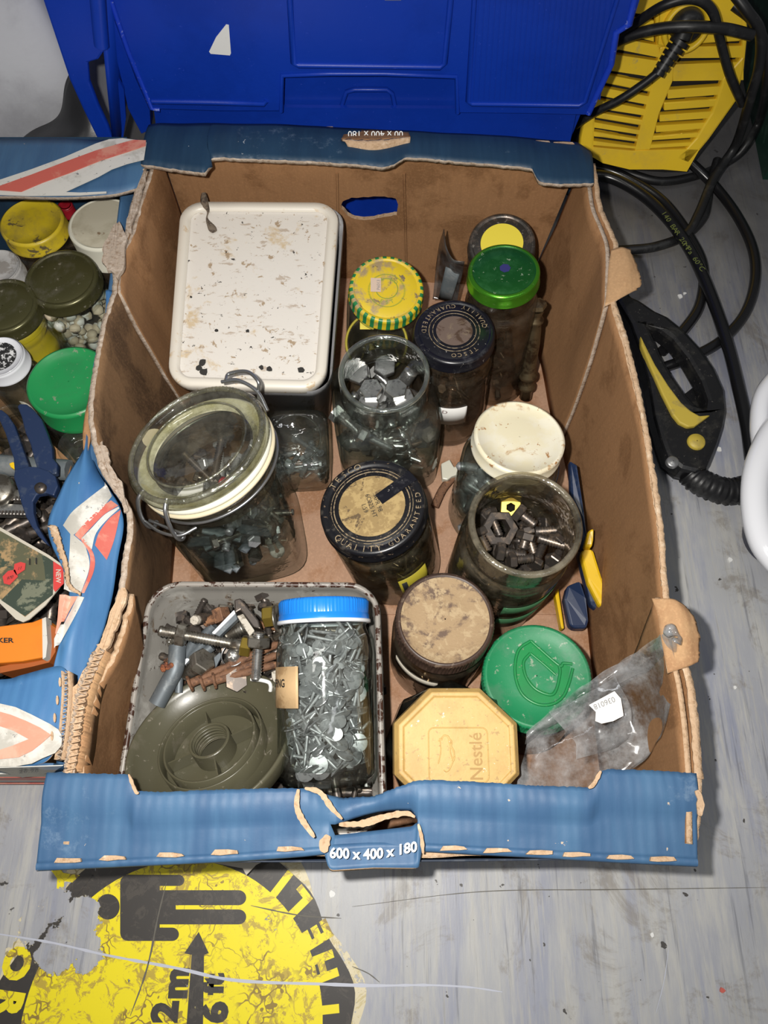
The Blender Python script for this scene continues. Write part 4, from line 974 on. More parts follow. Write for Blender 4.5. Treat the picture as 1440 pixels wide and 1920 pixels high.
kl('seal_face', [(RK*.91, -.0085), (RK*.72, -.0100), (RK*.72, -.0110), (RK*.91, -.0095), (RK*.91, -.0085)], 'seal_film')
gl_ = kl('glass_lid', [(RK*.70, -.008), (RK-.004, -.008), (RK-.0005, -.005), (RK, -.001), (RK-.003, .002), (RK-.008, .0015), (RK*.84, -.001), (RK*.72, -.001), (RK*.70, .0008), (RK*.66, -.0010), (RK*.60, -.004), (RK*.3, -.0055), (0.0006, -.006)], 'lid_glass')
# knurled bead round the lid
m = MB(); m.lathe([(RK-.004+.0022*math.cos(2*PI*k/8), .0015+.0018*math.sin(2*PI*k/8), 1) for k in range(9)], 300, M=KM, shape=lambda a, w: 1+.004*math.sin(a*110)); m.build('knurled_rim', 'knurl_glass', kil)
m = MB(); m.lathe([(RK*.70+.0009*math.cos(2*PI*k/6), .0005+.0009*math.sin(2*PI*k/6)) for k in range(7)], 96, M=KM); m.build('inner_rim', 'knurl_glass', kil)
# glass neck below the seals and the wire round it
kl('neck', [(RK-.006, -.020), (RK-.005, -.024), (RK-.008, -.034), (RK-.012, -.046)], 'dark_dirty_glass')
def kp(a, r_, z): return KM @ Vector((r_*math.cos(rad(a)), r_*math.sin(rad(a)), z))
m = MB(); m.tube([kp(a, RK-.003, -.026) for a in range(0, 360, 10)], .0013, 8, closed=True); m.build('wire_band', 'wire_metal', kil)
fa = -118
for da in (-16, 12):
    m = MB(); m.tube([kp(fa+da, RK-.006, .002), kp(fa+da, RK+.002, -.002), kp(fa+da, RK+.008, -.014), kp(fa+da, RK+.010, -.026), kp(fa+da, RK+.007, -.032), kp(fa+da+2, RK+.003, -.028)], .0017, 8); m.build('wire_hook', 'wire_metal', kil)
m = MB(); m.tube([kp(fa-16, RK+.006, -.024), kp(fa+12, RK+.006, -.024), kp(fa+20, RK+.005, -.026)], .0013, 8); m.tube([kp(fa-14, RK+.009, -.020), kp(fa, RK+.010, -.022), kp(fa+14, RK+.009, -.024), kp(fa+24, RK+.001, -.026)], .0013, 8); m.build('wire_lever', 'wire_metal', kil)
m = MB(); ba = 58
m.tube([kp(ba-12, RK-.001, -.018), kp(ba-12, RK+.006, -.004), kp(ba-12, RK+.010, .004), kp(ba, RK+.013, .006), kp(ba+14, RK+.010, .004), kp(ba+14, RK+.002, .004)], .0015, 8)
m.tube([kp(ba+18, RK+.002, .003), kp(ba+4, RK+.005, .003), kp(ba-12, RK+.005, -.003), kp(ba-26, RK+.001, -.012)], .0015, 8); m.build('wire_hinge', 'wire_metal', kil)
m = MB(); m.prism([kp(152, RK-.004, -.012)+Vector((0.009*math.cos(2*PI*k/20), 0.0085*math.sin(2*PI*k/20), 0)) for k in range(20)], (0, 0, .0025)); m.build('seal_tab', 'gasket_cream', kil)

# 14 rounded square glass jar standing on its head
c1, c0 = P(553, 822, .085), P(566, 880, .004)
r = root('square_glass_jar', 'small square glass jar upside down, between clip-top jar and open jar', 'jar', frame(c0, c1-c0) @ Matrix.Rotation(rad(3), 4, 'Z')); L = (c1-c0).length
m = MB(); s4 = lambda a, w: 1+((1/((abs(math.cos(a))**6+abs(math.sin(a))**6)**(1/6)))-1)*w
m.lathe([(0.020, 0, 0), (0.022, .001, 0), (0.022, .010, 0), (0.028, .016, 1), (0.0295, .022, 1), (0.0295, L-.006, 1), (0.0275, L-.001, 1), (0.024, L, 1), (0.0225, L, .2), (0.021, L-.0025, 0), (0.001, L-.004, 0)], 72, shape=s4)
m.lathe([(0.019, 0, 0), (0.019, .012, 0), (0.0265, .022, 1), (0.0265, L-.008, 1), (0.001, L-.008, 0)], 72, shape=s4)
m.lathe([(0.0225+.0008*math.cos(2*PI*k/6), L+.0008*math.sin(2*PI*k/6)) for k in range(7)], 64); m.build('glass_body', 'clear_glass', r, local=True)

# 15 white ice-cream style tub with lid
zc = .128
C4 = [P(312, 722, .122), P(609, 730, .122), P(637, 378, .135), P(338, 376, .135)]
tubw = root('plastic_tub', 'rectangular white plastic tub with dirt-speckled flat lid in the back corner', 'tub', Vector((-0.12, .45, 0)))
def rrset(mb, c, levels, n=7, caps=(False, False), mi=0):
    mb.rings([ring_rr(c, i, z, r_, n) for i, z, r_ in levels], caps, True, mi, None, True)
m = MB(); rrset(m, C4, [(.001, -.010, .022), (0, -.009, .022), (0, -.002, .022), (.0012, 0, .022), (.006, .0004, .02), (.0085, -.0002, .018), (.010, -.003, .016)], 8); m.build('lid_rim', 'tub_lid_rim', tubw)
m = MB(); rrset(m, C4, [(.0098, -.0032, .016), (.0125, -.0034, .014)], 8, (False, True)); m.build('lid_panel', 'tub_lid_white', tubw)
m = MB(); rrset(m, C4, [(.0012, -.0102, .022), (.0015, -.013, .022), (.004, -.014, .022)], 8); m.build('lid_lip', 'gasket_cream', tubw)
D4 = [q+Vector((0.005, 0.0, 0)) for q in C4]; n4 = (D4[1]-D4[0]).cross(D4[3]-D4[0]).normalized()
E4 = [Vector((q.x*0.94+(-0.12)*0.06, q.y*0.94+.45*0.06, .004)) for q in C4]
m = MB(); m.rings([ring_rr(D4, .0005, -.006, .022, 8), ring_rr(D4, .0005, -.016, .022, 8), ring_rr(D4, .004, -.018, .022, 8), ring_rr(E4, .002, .006, .022, 8), ring_rr(E4, .006, .0, .02, 8)], (False, True)); m.build('tub_body', 'tub_white', tubw)
lidp = [o for o in tubw.children if o.name.startswith('lid_panel')][0]
for u, v, s_ in ((380, 680, 8), (372, 690, 7), (382, 698, 10), (406, 620, 4), (465, 621, 4), (505, 692, 7), (490, 689, 5), (564, 694, 8), (358, 557, 3), (612, 535, 4), (604, 669, 3), (611, 669, 3)):
    q = PP(u, v, C4[0]+n4*(-.003), n4); m = MB(); m.prism([q+Vector((math.cos(a)*s_*.00045*rnd.uniform(.6, 1.2), math.sin(a)*s_*.00045*rnd.uniform(.6, 1.2), 0)) for a in [2*PI*k/8 for k in range(8)]], n4*.0004); m.build('tar_spot', 'grime', lidp)
m = MB(); pth = [PP(u, v, C4[0], n4) for u, v in ((382, 362), (384, 380), (390, 395), (388, 410), (396, 425), (402, 434))]
m.tube(pth, lambda t: .0022+.0016*math.sin(t*9), 7, flat=0.4); m.build('dirt_smear', 'grime_brown', tubw)

# 16 grey tub of bolts at the front left
G4 = [Vector((-.190, -.006, .11)), Vector((.003, -.006, .11)), Vector((-.003, .178, .11)), Vector((-.184, .179, .11))]
tray = root('plastic_tub', 'open grey plastic tub heaped with bolts and nails, dirty rim, in the front left corner', 'tub', Vector((-0.09, .09, 0)))
H4 = [Vector((q.x*.9-.0094, q.y*.9+.0086, .005)) for q in G4]
m = MB(); m.rings([ring_rr(H4, .004, 0, .024, 8), ring_rr(H4, 0, .004, .024, 8), ring_rr(G4, .004, -.012, .026, 8), ring_rr(G4, .001, -.010, .026, 8), ring_rr(G4, .0, -.003, .026, 8), ring_rr(G4, .001, -.0003, .026, 8)], (True, False)); 
m.rings([ring_rr(G4, .0045, -.0005, .024, 8), ring_rr(G4, .0062, -.004, .024, 8), ring_rr(G4, .0062, -.014, .023, 8), ring_rr(G4, .0095, -.0155, .021, 8), ring_rr(H4, .003, .006, .022, 8), ring_rr(H4, .006, .002, .02, 8)], (False, True)); m.build('tub_body', 'tub_grey', tray)
m = MB(); rrset(m, G4, [(.0008, -.0004, .026), (.0015, .0008, .026), (.003, .0012, .025), (.0045, .0008, .024), (.005, -.0008, .024)], 8); m.build('rim', 'tub_rim_dirty', tray)
# ---------------------------------------------------------------- things among the jars
# turned brass spindle leaning in the corner
a, b = P(1007, 566, .13), P(985, 745, .02)
r = root('brass_spindle', 'turned old brass rod with ringed collars, standing beside the green lidded jar', 'rod', frame(b, a-b)); L = (a-b).length
m = MB(); pr = [(.0005, 0), (.006, 0), (.006, L*.1), (.0085, L*.12), (.0085, L*.15), (.0065, L*.17), (.0065, L*.22), (.009, L*.24), (.009, L*.27), (.0062, L*.30), (.0068, L*.45), (.0075, L*.60), (.0068, L*.75), (.0062, L*.80), (.008, L*.82), (.008, L*.84), (.0055, L*.86), (.0065, L*.90), (.008, L*.94)]
m.lathe(pr, 20); m.build('shaft', 'brass_old', r, local=True)
m = MB(); m.lathe([(.008, L*.94), (.0095, L*.96), (.0085, L*.99), (.0005, L)], 6, smooth=False); m.build('end_nut', 'brass_old', r, local=True)
# folded plastic sleeve
r = root('plastic_sleeve', 'folded grey clear plastic sleeve standing upright against the back wall', 'packaging', P(840, 520, .03))
m = MB(); sheet(m, [[P(832, 428, .135), P(836, 462, .132), P(850, 488, .130), P(872, 492, .130)], [P(822, 470, .1), P(832, 490, .1), P(846, 510, .1), P(866, 520, .1)], [P(812, 560, .05), P(825, 560, .05), P(840, 565, .05), P(856, 568, .05)]], 20, 12, crumple=.001); m.build('film', 'poly_sleeve', r, solid=(.0006, 0))
m = MB(); sheet(m, [[P(836, 500, .105), P(862, 512, .105)], [P(822, 560, .06), P(846, 566, .06)]], 6, 4); m.build('grey_card', 'grey_plastic', r, solid=(.001, 0))
# pliers on the floor of the box
r = root('pliers', 'navy handled pliers with yellow grips, upright between jars and the right box wall', 'pliers', P(1085, 1100, .02))
def slab(name, pts, th, mt, parent, bev=.003, z=None):
    m = MB(); m.prism([P(q[0], q[1], q[2]) for q in pts], (0, 0, th)); return m.build(name, mt, parent, bevel=bev)
slab('handle', [(1058, 1105, .018), (1082, 1095, .03), (1094, 1130, .022), (1098, 1170, .015), (1094, 1184, .012), (1070, 1184, .012), (1062, 1178, .012), (1052, 1130, .016)], .012, 'navy_grip', r)
slab('grip', [(1036, 1116, .014), (1043, 1108, .014), (1054, 1184, .012), (1048, 1184, .012)], .010, 'yellow_grip', r, .002)
slab('handle', [(1078, 1040, .030), (1092, 1040, .032), (1118, 1130, .022), (1140, 1142, .02), (1134, 1152, .018), (1120, 1153, .018), (1102, 1140, .02)], .010, 'navy_grip', r)
slab('grip', [(1084, 1045, .046), (1090, 1034, .048), (1108, 1038, .048), (1124, 1090, .040), (1140, 1132, .034), (1139, 1143, .032), (1120, 1143, .032), (1098, 1100, .038)], .010, 'yellow_grip', r)
slab('grip', [(1098, 1002, .06), (1109, 996, .062), (1108, 1020, .058), (1105, 1033, .056), (1090, 1033, .054)], .009, 'yellow_grip', r, .002)
slab('jaw', [(1063, 870, .07), (1078, 880, .075), (1090, 960, .065), (1098, 1030, .05), (1085, 1040, .045), (1066, 950, .06)], .010, 'navy_grip', r)
# little things on the box floor
m = MB(); m.prism([P(*q, .010) for q in ((826, 876), (842, 868), (850, 882), (857, 880), (858, 896), (846, 900), (838, 906), (828, 904))], (0, 0, .008)); tag(m.build('plastic_clip', 'white_plastic_cup', origin=P(842, 888, .006), bevel=.001), 'small broken white plastic clip on the box floor near the cream lidded jar', 'clip')
m = MB(); m.tube([P(850, 893, .012), P(830, 918, .012), P(815, 950, .012)], .0042, 8, flat=.5); tag(m.build('rusty_strip', 'steel_rusty', origin=P(830, 918, .008)), 'brown rusty metal strip on the box floor beside the black lid', 'strip')

# clear polythene bag over the right front corner
r = root('polythene_bag', 'crumpled clear plastic bag with white price sticker, draped over the right front corner', 'bag', P(1120, 1350, .10))
top_e = [P(1256, 1180, .190), P(1190, 1222, .150), P(1110, 1275, .128), P(1040, 1325, .118), P(985, 1375, .110)]
mid_e = [P(1266, 1260, .176), P(1200, 1310, .120), P(1120, 1350, .108), P(1040, 1390, .104), P(982, 1420, .100)]
bot_e = [P(1256, 1330, .160), P(1226, 1390, .120), P(1160, 1440, .105), P(1060, 1455, .100), P(978, 1470, .096)]
low_e = [P(1235, 1385, .150), P(1190, 1440, .115), P(1120, 1485, .10), P(1050, 1500, .098), P(980, 1510, .095)]
m = MB(); sheet(m, [top_e, mid_e, bot_e, low_e], 60, 40, crumple=.005, cscale=34); m.build('film', 'poly_film', r)
m = MB(); sheet(m, [[p+Vector((.0, 0, .003)) for p in top_e], [lp(top_e[i], mid_e[i], .30)+Vector((.0, 0, .008)) for i in range(5)], [lp(top_e[i], mid_e[i], .5)+Vector((0, 0, .003)) for i in range(5)]], 50, 10, crumple=.003, cscale=50); m.build('folded_edge', 'poly_film', r)
m = MB(); sheet(m, [[P(1030, 1335, .126), P(1062, 1375, .122), P(1082, 1395, .118), P(1080, 1425, .113)], [P(1150, 1270, .136), P(1180, 1330, .130), P(1185, 1375, .122), P(1160, 1400, .114)]], 30, 14, crumple=.003, cscale=40); m.build('inner_layer', 'poly_film', r)
m = MB(); m.tube([P(1246, 1180, .193), P(1262, 1184, .196), P(1274, 1195, .194), P(1268, 1204, .192)], lambda t: .003+.002*math.sin(t*8), 8, flat=.6); m.build('twisted_corner', 'poly_film', r)
spx = [(1104, 1322), (1152, 1296), (1164, 1310), (1169, 1342), (1150, 1352), (1128, 1357), (1116, 1352), (1117, 1335)]
m = MB(); m.prism([P(u, v, .142) for u, v in spx], (0, 0, .0003)); psk = m.build('price_sticker', 'sticker_white', r)
m = MB(); v_, f_ = text_geo('036018', 15); a = rad(158)
m.add([P(1133+q.x*.95*math.cos(a)-q.y*math.sin(a)*1, 1318+q.x*.95*math.sin(a)*1+q.y*math.cos(a)*-1*-1, .1426) for q in [Vector((p.x, -p.y, 0)) for p in v_]], f_); m.build('price_print', 'ink_grey', psk)

# ---------------------------------------------------------------- blue crate behind
cr = root('storage_crate', 'bright blue plastic storage crate with open hinged lid, standing behind the cardboard box', 'crate', Vector((-.01, .83, 0)))
CY = .628
def cp(u, v, y=CY): return PY(u, v, y)
m = MB()
def q4(u0, v0, u1, v1, y): return [cp(u0, v0, y), cp(u1, v0, y), cp(u1, v1, y), cp(u0, v1, y)]
# tapering crate body
xl, xr = -.222, .196
bodyv = [Vector(p) for p in ((-.20, .645, .0), (.175, .645, .0), (.175, 1.16, 0), (-.20, 1.16, 0), (-.228, .642, .34), (.215, .642, .34), (.215, 1.18, .34), (-.228, 1.18, .34))]
m.add(bodyv, [(0, 1, 5, 4), (1, 2, 6, 5), (2, 3, 7, 6), (3, 0, 4, 7), (0, 3, 2, 1)]); m.build('crate_body', 'crate_blue', cr, solid=(.003, -1))
# raised plate with the cut-out below
pl = [(205, -60), (208, 0), (240, 95), (285, 205), (410, 209), (526, 209), (527, 141), (600, 137), (720, 137), (857, 143), (858, 212), (980, 213), (1105, 216), (1150, 120), (1158, 58), (1185, 48), (1200, 0), (1212, -60)]
m = MB(); m.prism([cp(u, v) for u, v in pl], (0, .012, 0)); m.build('raised_plate', 'crate_blue', cr, bevel=.002)
def frame_ridge(name, pts, rr=.0022, mt='crate_blue', y=CY, closed=False, flat=1.0):
    m = MB(); m.tube([cp(u, v, y) for u, v in pts], rr, 8, smooth_path=False, closed=closed, flat=flat); m.build(name, mt, cr)
frame_ridge('ridge', [(285, 190), (400, 192), (495, 195), (500, 188)], .0025)
frame_ridge('ridge', [(208, 0), (240, 95), (283, 203), (300, 206)], .0022, 'crate_blue_scuffed')
frame_ridge('ridge', [(1192, -10), (1180, 45), (1156, 60), (1146, 120), (1103, 213)], .003, 'crate_blue_scuffed')
frame_ridge('ridge', [(890, -10), (877, 190), (885, 195), (1085, 198), (1098, 190), (1160, -10)], .0022)
frame_ridge('ridge', [(543, -10), (550, 118), (560, 122), (825, 126), (834, 118), (846, -10)], .0026)
frame_ridge('ridge', [(527, 209), (530, 141), (620, 138), (720, 138), (855, 143), (858, 212)], .0022)
frame_ridge('ridge', [(635, 250), (640, 200), (650, 172), (665, 168), (725, 168), (735, 175), (743, 210), (747, 252)], .0022, y=.641)
# fine fluting of the right-hand panel
for k in range(26):
    u0 = 884+k*10.4; frame_ridge('fine_rib', [(u0+3, -8), (u0*0.985+6-k*.35, 186)], .0009, y=CY+.0006)
# recessed lower wall under the plate
m = MB(); m.prism([cp(u, v, .636) for u, v in ((288, 200), (1082, 205), (1062, 300), (300, 300))], (0, .004, 0)); m.build('lower_wall', 'crate_blue', cr)
m = MB(); m.prism([cp(u, v, CY-.0004) for u, v in ((424, 46), (429, 47), (433, 100), (431, 104), (395, 101), (392, 97), (405, 70))], (0, .0004, 0)); m.build('torn_sticker', 'paper_white', cr)
m = MB(); m.prism([cp(u, v, CY-.0004) for u, v in ((718, -6), (752, -6), (752, 1), (722, 1))], (0, .0004, 0)); m.build('clip', 'screw_grey', cr)
# hinged lid leaf hanging at the left
LY = .60
m = MB(); pts = [(72, -20), (80, 0), (105, 75), (130, 150), (155, 205), (188, 272), (208, 287), (217, 292), (222, 288), (203, 238), (185, 200), (168, 155), (165, 118), (185, 112), (194, 98), (190, 70), (176, 20), (170, -20)]
m.prism([cp(u, v, LY) for u, v in pts], (0, .006, 0)); m.build('lid_flange', 'crate_blue', cr, bevel=.002)
def leaf(name, pts, th=.003, mt='crate_blue'):
    m = MB(); m.prism([Vector(p) for p in pts], (th, 0, 0)); m.build(name, mt, cr, bevel=.0008)
z0 = cp(217, 290, LY).z; x0 = cp(217, 290, LY).x; xt = cp(170, 0, LY).x
m = MB(); A_ = [Vector((x0, LY, z0)), Vector((xt+.012, LY, .30))]; B_ = [Vector((x0, 1.16, z0+.02)), Vector((xt+.012, 1.16, .30))]
m.rings([A_, B_], (False, False), False); m.build('lid_panel', 'crate_blue', cr, solid=(.004, 0))
m = MB(); m.prism([cp(u, v, LY+.03) for u, v in ((218, 296), (228, 280), (236, 222), (232, 168), (222, 150), (214, 250))], (0, .004, 0)); m.build('lid_fin', 'crate_blue', cr)
m = MB(); m.prism([cp(u, v, LY+.035) for u, v in ((232, 168), (240, 205), (265, 252), (283, 244), (281, 208), (255, 150), (215, 40), (200, 35))], (0, .02, 0)); m.build('hinge_rib', 'crate_blue', cr, bevel=.001)
m = MB(); m.tube([cp(182, -10, LY-.004), cp(186, 40, LY-.004), cp(190, 85, LY-.004)], .006, 10); m.build('lid_bead', 'crate_blue', cr)

# grey sack top left
r = root('grey_sack', 'crumpled pale grey plastic sack at the back, left of the blue crate', 'sack', Vector((-.42, .80, 0)))
m = MB(); front = []
rows = []
for k in range(9):
    t = k/8; z = .012+.36*t
    y = .715+.03*math.sin(PI*t)*-1 + .05*t*t
    xr_ = PY(137-15*t*0-0*t, 200, .74).x
    row = [Vector((-.75, y+.2, z)), Vector((-.62, y+.02, z)), Vector((-.50, y-.012, z)), Vector((-.42, y-.006, z)), Vector((-.335+.012*math.sin(3*t)-.03*t, y+.01, z)), Vector((-.312+.012*math.sin(3*t)-.05*t, y+.05, z)), Vector((-.31-.04*t, y+.2, z))]
    rows.append(row)
sheet(m, rows, 90, 50, crumple=.012, cscale=9); m.build('sack_side', 'sack_grey', r)
m = MB(); m.rings([[Vector((-.75, .95, .37)), Vector((-.6, .75, .375)), Vector((-.45, .73, .38)), Vector((-.34, .78, .375)), Vector((-.34, .95, .37))], [Vector((-.74, 1.1, .37)), Vector((-.6, 1.1, .37)), Vector((-.45, 1.1, .37)), Vector((-.36, 1.1, .37)), Vector((-.34, 1.1, .37))]], (False, False), False); m.build('sack_top', 'sack_grey', r)
r = root('black_bag', 'dark folded plastic bag on the floor between the grey sack and the blue lid', 'bag', Vector((-.36, .72, 0)))
m = MB(); sheet(m, [[PY(40, 262, .68), PY(100, 225, .69), PY(135, 140, .70)], [PY(70, 275, .655), PY(140, 250, .66), PY(170, 190, .68)], [PY(60, 300, .64), PY(150, 300, .64), PY(200, 290, .65)]], 30, 16, crumple=.008, cscale=20); m.build('folds', 'black_sack', r, solid=(.002, 0))

# ---------------------------------------------------------------- pressure washer
pw = root('pressure_washer', 'yellow plastic pressure washer with slatted vents and black cables, behind the box', 'machine', Vector((.36, .78, 0)))
W0 = Vector((.32, .700, .02)); WN = Vector((0, -1, .30)).normalized()       # the vented face leans back
def wp(u, v, off=0.0): return PP(u, v, W0+WN*off, WN)
out = [(1128, 60), (1116, 180), (1100, 205), (1088, 262), (1086, 290), (1102, 292), (1122, 300), (1180, 318), (1243, 322), (1288, 322), (1330, 262), (1381, 190), (1396, 130), (1403, 60), (1398, 0), (1392, -60), (1200, -60), (1160, 0)]
m = MB(); m.prism([wp(u, v, -.012) for u, v in out], -WN*.10); m.build('housing', 'washer_dark', pw)
# yellow shell: two borders, centre spine, solid slats between the slots
def wslab(name, pts, th=.010, bev=.0015, off=0.0, mt='washer_yellow'):
    m = MB(); m.prism([wp(u, v, off) for u, v in pts], -WN*th); return m.build(name, mt, pw, bevel=bev)
LS = [(1168, 1226, 26, 33), (1163, 1226, 64, 79), (1163, 1237, 93, 109), (1134, 1209, 130, 148), (1126, 1220, 154, 174), (1120, 1214, 178, 198), (1117, 1206, 202, 218), (1117, 1200, 221, 237), (1116, 1193, 239, 253), (1116, 1190, 256, 267), (1115, 1186, 272, 279)]
RS = [(1300, 1393, 77, 83), (1275, 1391, 108, 115), (1263, 1390, 153, 151), (1262, 1353, 153, 161), (1255, 1345, 177, 185), (1248, 1337, 200, 208), (1240, 1328, 221, 228), (1233, 1312, 240, 248), (1225, 1300, 258, 264), (1219, 1285, 273, 278)]
RS = [q for q in RS if q[2] < q[3]]
def sag_(u, c=1240): return 0.00042*(u-c)**2
def band(u0, u1, va0, va1, vb0, vb1, n=5):
    """slat from the slot above (va at both ends) to the slot below (vb)"""
    top = [(u0+(u1-u0)*k/n, va0+(va1-va0)*k/n) for k in range(n+1)]; bot = [(u0+(u1-u0)*k/n, vb0+(vb1-vb0)*k/n) for k in range(n+1)]
    return top+bot[::-1]
# slots fall towards the spine on the left (v grows) and stay nearly level on the right
def slats(S, left):
    S = sorted(S, key=lambda q: q[2])
    for i in range(len(S)-1):
        a_, b_ = S[i], S[i+1]; hi = 8.0
        u0, u1 = min(a_[0], b_[0])-3, max(a_[1], b_[1])+3
        if left: pts = band(u0, u1, a_[2]+hi, a_[3]+hi, b_[2], b_[3])
        else: pts = band(u0, u1, a_[3]+hi*.95, a_[2]+hi*1.05, b_[3], b_[2])
        wslab('slat', pts, .008, .0012)
slats([q for q in LS if q[2] > 120], True); slats([q for q in RS if q[2] > 120], False)
wslab('slat', band(1128, 1240, 99, 115, 130, 147), .008); wslab('slat', band(1160, 1236, 72, 85, 93, 108), .008); wslab('slat', band(1163, 1226, 34, 39, 62, 78), .008)
wslab('slat', band(1262, 1392, 88, 86, 109, 108), .008); wslab('slat', band(1262, 1394, 121, 116, 152, 150), .008)
wslab('spine', [(1238, 88), (1268, 84), (1262, 152), (1236, 215), (1219, 282), (1190, 284), (1200, 240), (1212, 196), (1228, 140)], .009, off=.0006)
wslab('side_border', [(1392, -40), (1403, 60), (1396, 130), (1381, 190), (1330, 262), (1290, 310), (1262, 300), (1285, 282), (1303, 262), (1316, 240), (1332, 215), (1342, 190), (1350, 165), (1354, 150), (1390, 110), (1392, 60)], .012, .003, .001)
wslab('side_border', [(1128, 60), (1165, 60), (1163, 96), (1136, 100), (1134, 130), (1122, 180), (1117, 215), (1114, 280), (1122, 300), (1100, 293), (1086, 290), (1088, 262), (1100, 205)], .012, .003, .001)
wslab('bottom_cover', [(1112, 276), (1186, 283), (1220, 282), (1288, 280), (1312, 280), (1288, 322), (1243, 318), (1180, 318), (1130, 306), (1106, 292)], .014, .003, .001)
wslab('top_cover', [(1196, -60), (1392, -60), (1397, 0), (1395, 60), (1392, 78), (1300, 84), (1262, 86), (1232, 92), (1228, 30), (1170, 24), (1185, 0)], .012, .003, .001)
m = MB(); m.lathe([(.018, -.002), (.0235, .004), (.0235, .009), (.021, .011), (.018, .009), (.018, -.002)], 40, M=frame(wp(1283, 48, .0), WN)); m.build('socket_collar', 'washer_yellow', pw)
m = MB(); m.prism([wp(u, v, .004) for u, v in ((1238, 12), (1262, 4), (1300, 2), (1316, 20), (1312, 60), (1296, 90), (1278, 92), (1234, 86))], -WN*.014); m.build('socket_panel', 'washer_yellow', pw, bevel=.003)
m = MB(); m.lathe([(.0005, .020), (.010, .020), (.0145, .016), (.016, .010), (.016, .0)], 32, M=frame(wp(1284, 42, .004), WN)); m.build('cable_gland', 'rubber_black', pw)
# plug with ribbed strain relief and its cable
m = MB(); g0, g1 = wp(1282, 62, .030), wp(1238, 132, .036)
m.tube([wp(1286, 50, .028), wp(1276, 76, .032)], .0095, 12, smooth_path=False)
for k in range(6): 
    p = wp(1276, 76, .032).lerp(g1, k/5); m.tube([p, p+(g1-g0).normalized()*.0042], .0100-.0007*k, 12, smooth_path=False)
m.tube([wp(1276, 76, .032), g1], .0055, 10, smooth_path=False); m.build('strain_relief', 'rubber_black', pw)
m = MB(); m.tube([g1, wp(1205, 158, .034), wp(1160, 188, .03), wp(1112, 212, .02), wp(1080, 235, .0)], .0042, 10); m.build('power_cable', 'rubber_black', pw)
def cable(pts, rr, label, mt='rubber_black', group=None, name='cable', print_=None):
    Q = [q if isinstance(q, Vector) else P(*q) for q in pts]
    m = MB(); o0 = Q[0]; m.tube([q-o0 for q in Q], rr, 10); o = m.build(name, mt); o.location = o0; tag(o, label, 'cable', group); ROOTM[o.name] = Matrix.Translation(o0); return o
cable([wp(1150, 75, .02), wp(1190, 45, .03), wp(1245, 10, .045), wp(1300, -2, .05), wp(1335, 20, .05), wp(1350, 75, .045), wp(1368, 140, .04), wp(1392, 195, .02)], .0045, 'black cable arching over the top of the yellow washer socket')
cable([wp(1140, 88, .015), wp(1180, 68, .028), wp(1240, 53, .04), wp(1300, 50, .05), wp(1360, 54, .05), wp(1410, 66, .045)], .0052, 'thick black cable running level across the upper slats of the washer')
cable([wp(1370, -20, .03), wp(1400, 20, .04), wp(1425, 60, .04), wp(1424, 120, .035), wp(1408, 180, .03), (1380, 270, .05), (1340, 330, .03), (1310, 400, .02), (1285, 440, .014), (1230, 462, .012), (1180, 468, .010), (1140, 470, .010)], .0052, 'black cable dropping from the washer top to the floor behind the box')
cable([wp(1376, 10, .02), wp(1412, 40, .03), wp(1436, 90, .03), wp(1438, 150, .02), (1425, 220, .05), (1400, 270, .03), (1370, 300, .015), (1310, 328, .010), (1240, 340, .010), (1180, 325, .012), (1100, 300, .014)], .0048, 'black cable looping round the right side of the washer to the front of it')
cable([(1090, 305, .03), (1120, 282, .04), (1160, 266, .045), (1205, 264, .045), (1260, 278, .035), (1300, 310, .022), (1345, 355, .012), (1385, 410, .012), (1412, 470, .012), (1415, 530, .012), (1395, 590, .012), (1350, 640, .012), (1290, 672, .012), (1235, 692, .010)], .0056, 'black hose curving from the box corner in a wide arc over the floor', 'rubber_black_gloss', name='hose')
cable([(1095, 310, .02), (1150, 322, .018), (1205, 350, .016), (1250, 385, .014), (1290, 440, .012), (1318, 500, .012), (1312, 570, .012), (1280, 620, .012), (1240, 660, .010)], .0056, 'inner black hose bending behind the lance handle', 'rubber_black_gloss', name='hose')
h3 = cable([(1095, 325, .03), (1150, 335, .03), (1210, 370, .028), (1260, 420, .026), (1300, 480, .022), (1335, 560, .02), (1365, 650, .02), (1385, 730, .02), (1400, 800, .018), (1408, 860, .015)], .0062, 'black high pressure hose with yellow printing, leading to the white basin', 'rubber_black_gloss', name='hose')
m = MB()
for k, ch in enumerate('140 BAR 20MPa 60°C'):
    t = k/18; q = P(1245+75*t, 400+110*t, .034); v_, f_ = text_geo(ch, .009); a = rad(-55)
    if ch != ' ': m.add([q+Vector((p.x*math.cos(a)-p.y*math.sin(a), p.x*math.sin(a)+p.y*math.cos(a), -p.y*.0)) for p in v_], f_)
m.build('hose_print', mat('ink_hose', (0.16, 0.19, 0.05), 0.5), h3)
cable([(1345, 300, .02), (1330, 350, .016), (1322, 400, .014), (1300, 430, .012), (1288, 436, .012)], .005, 'short black cable end crossing the hoses beside the box')
cable([(1410, 792, .02), (1425, 788, .03), (1450, 778, .05), (1500, 765, .06)], .0045, 'short black strap running into the white basin')

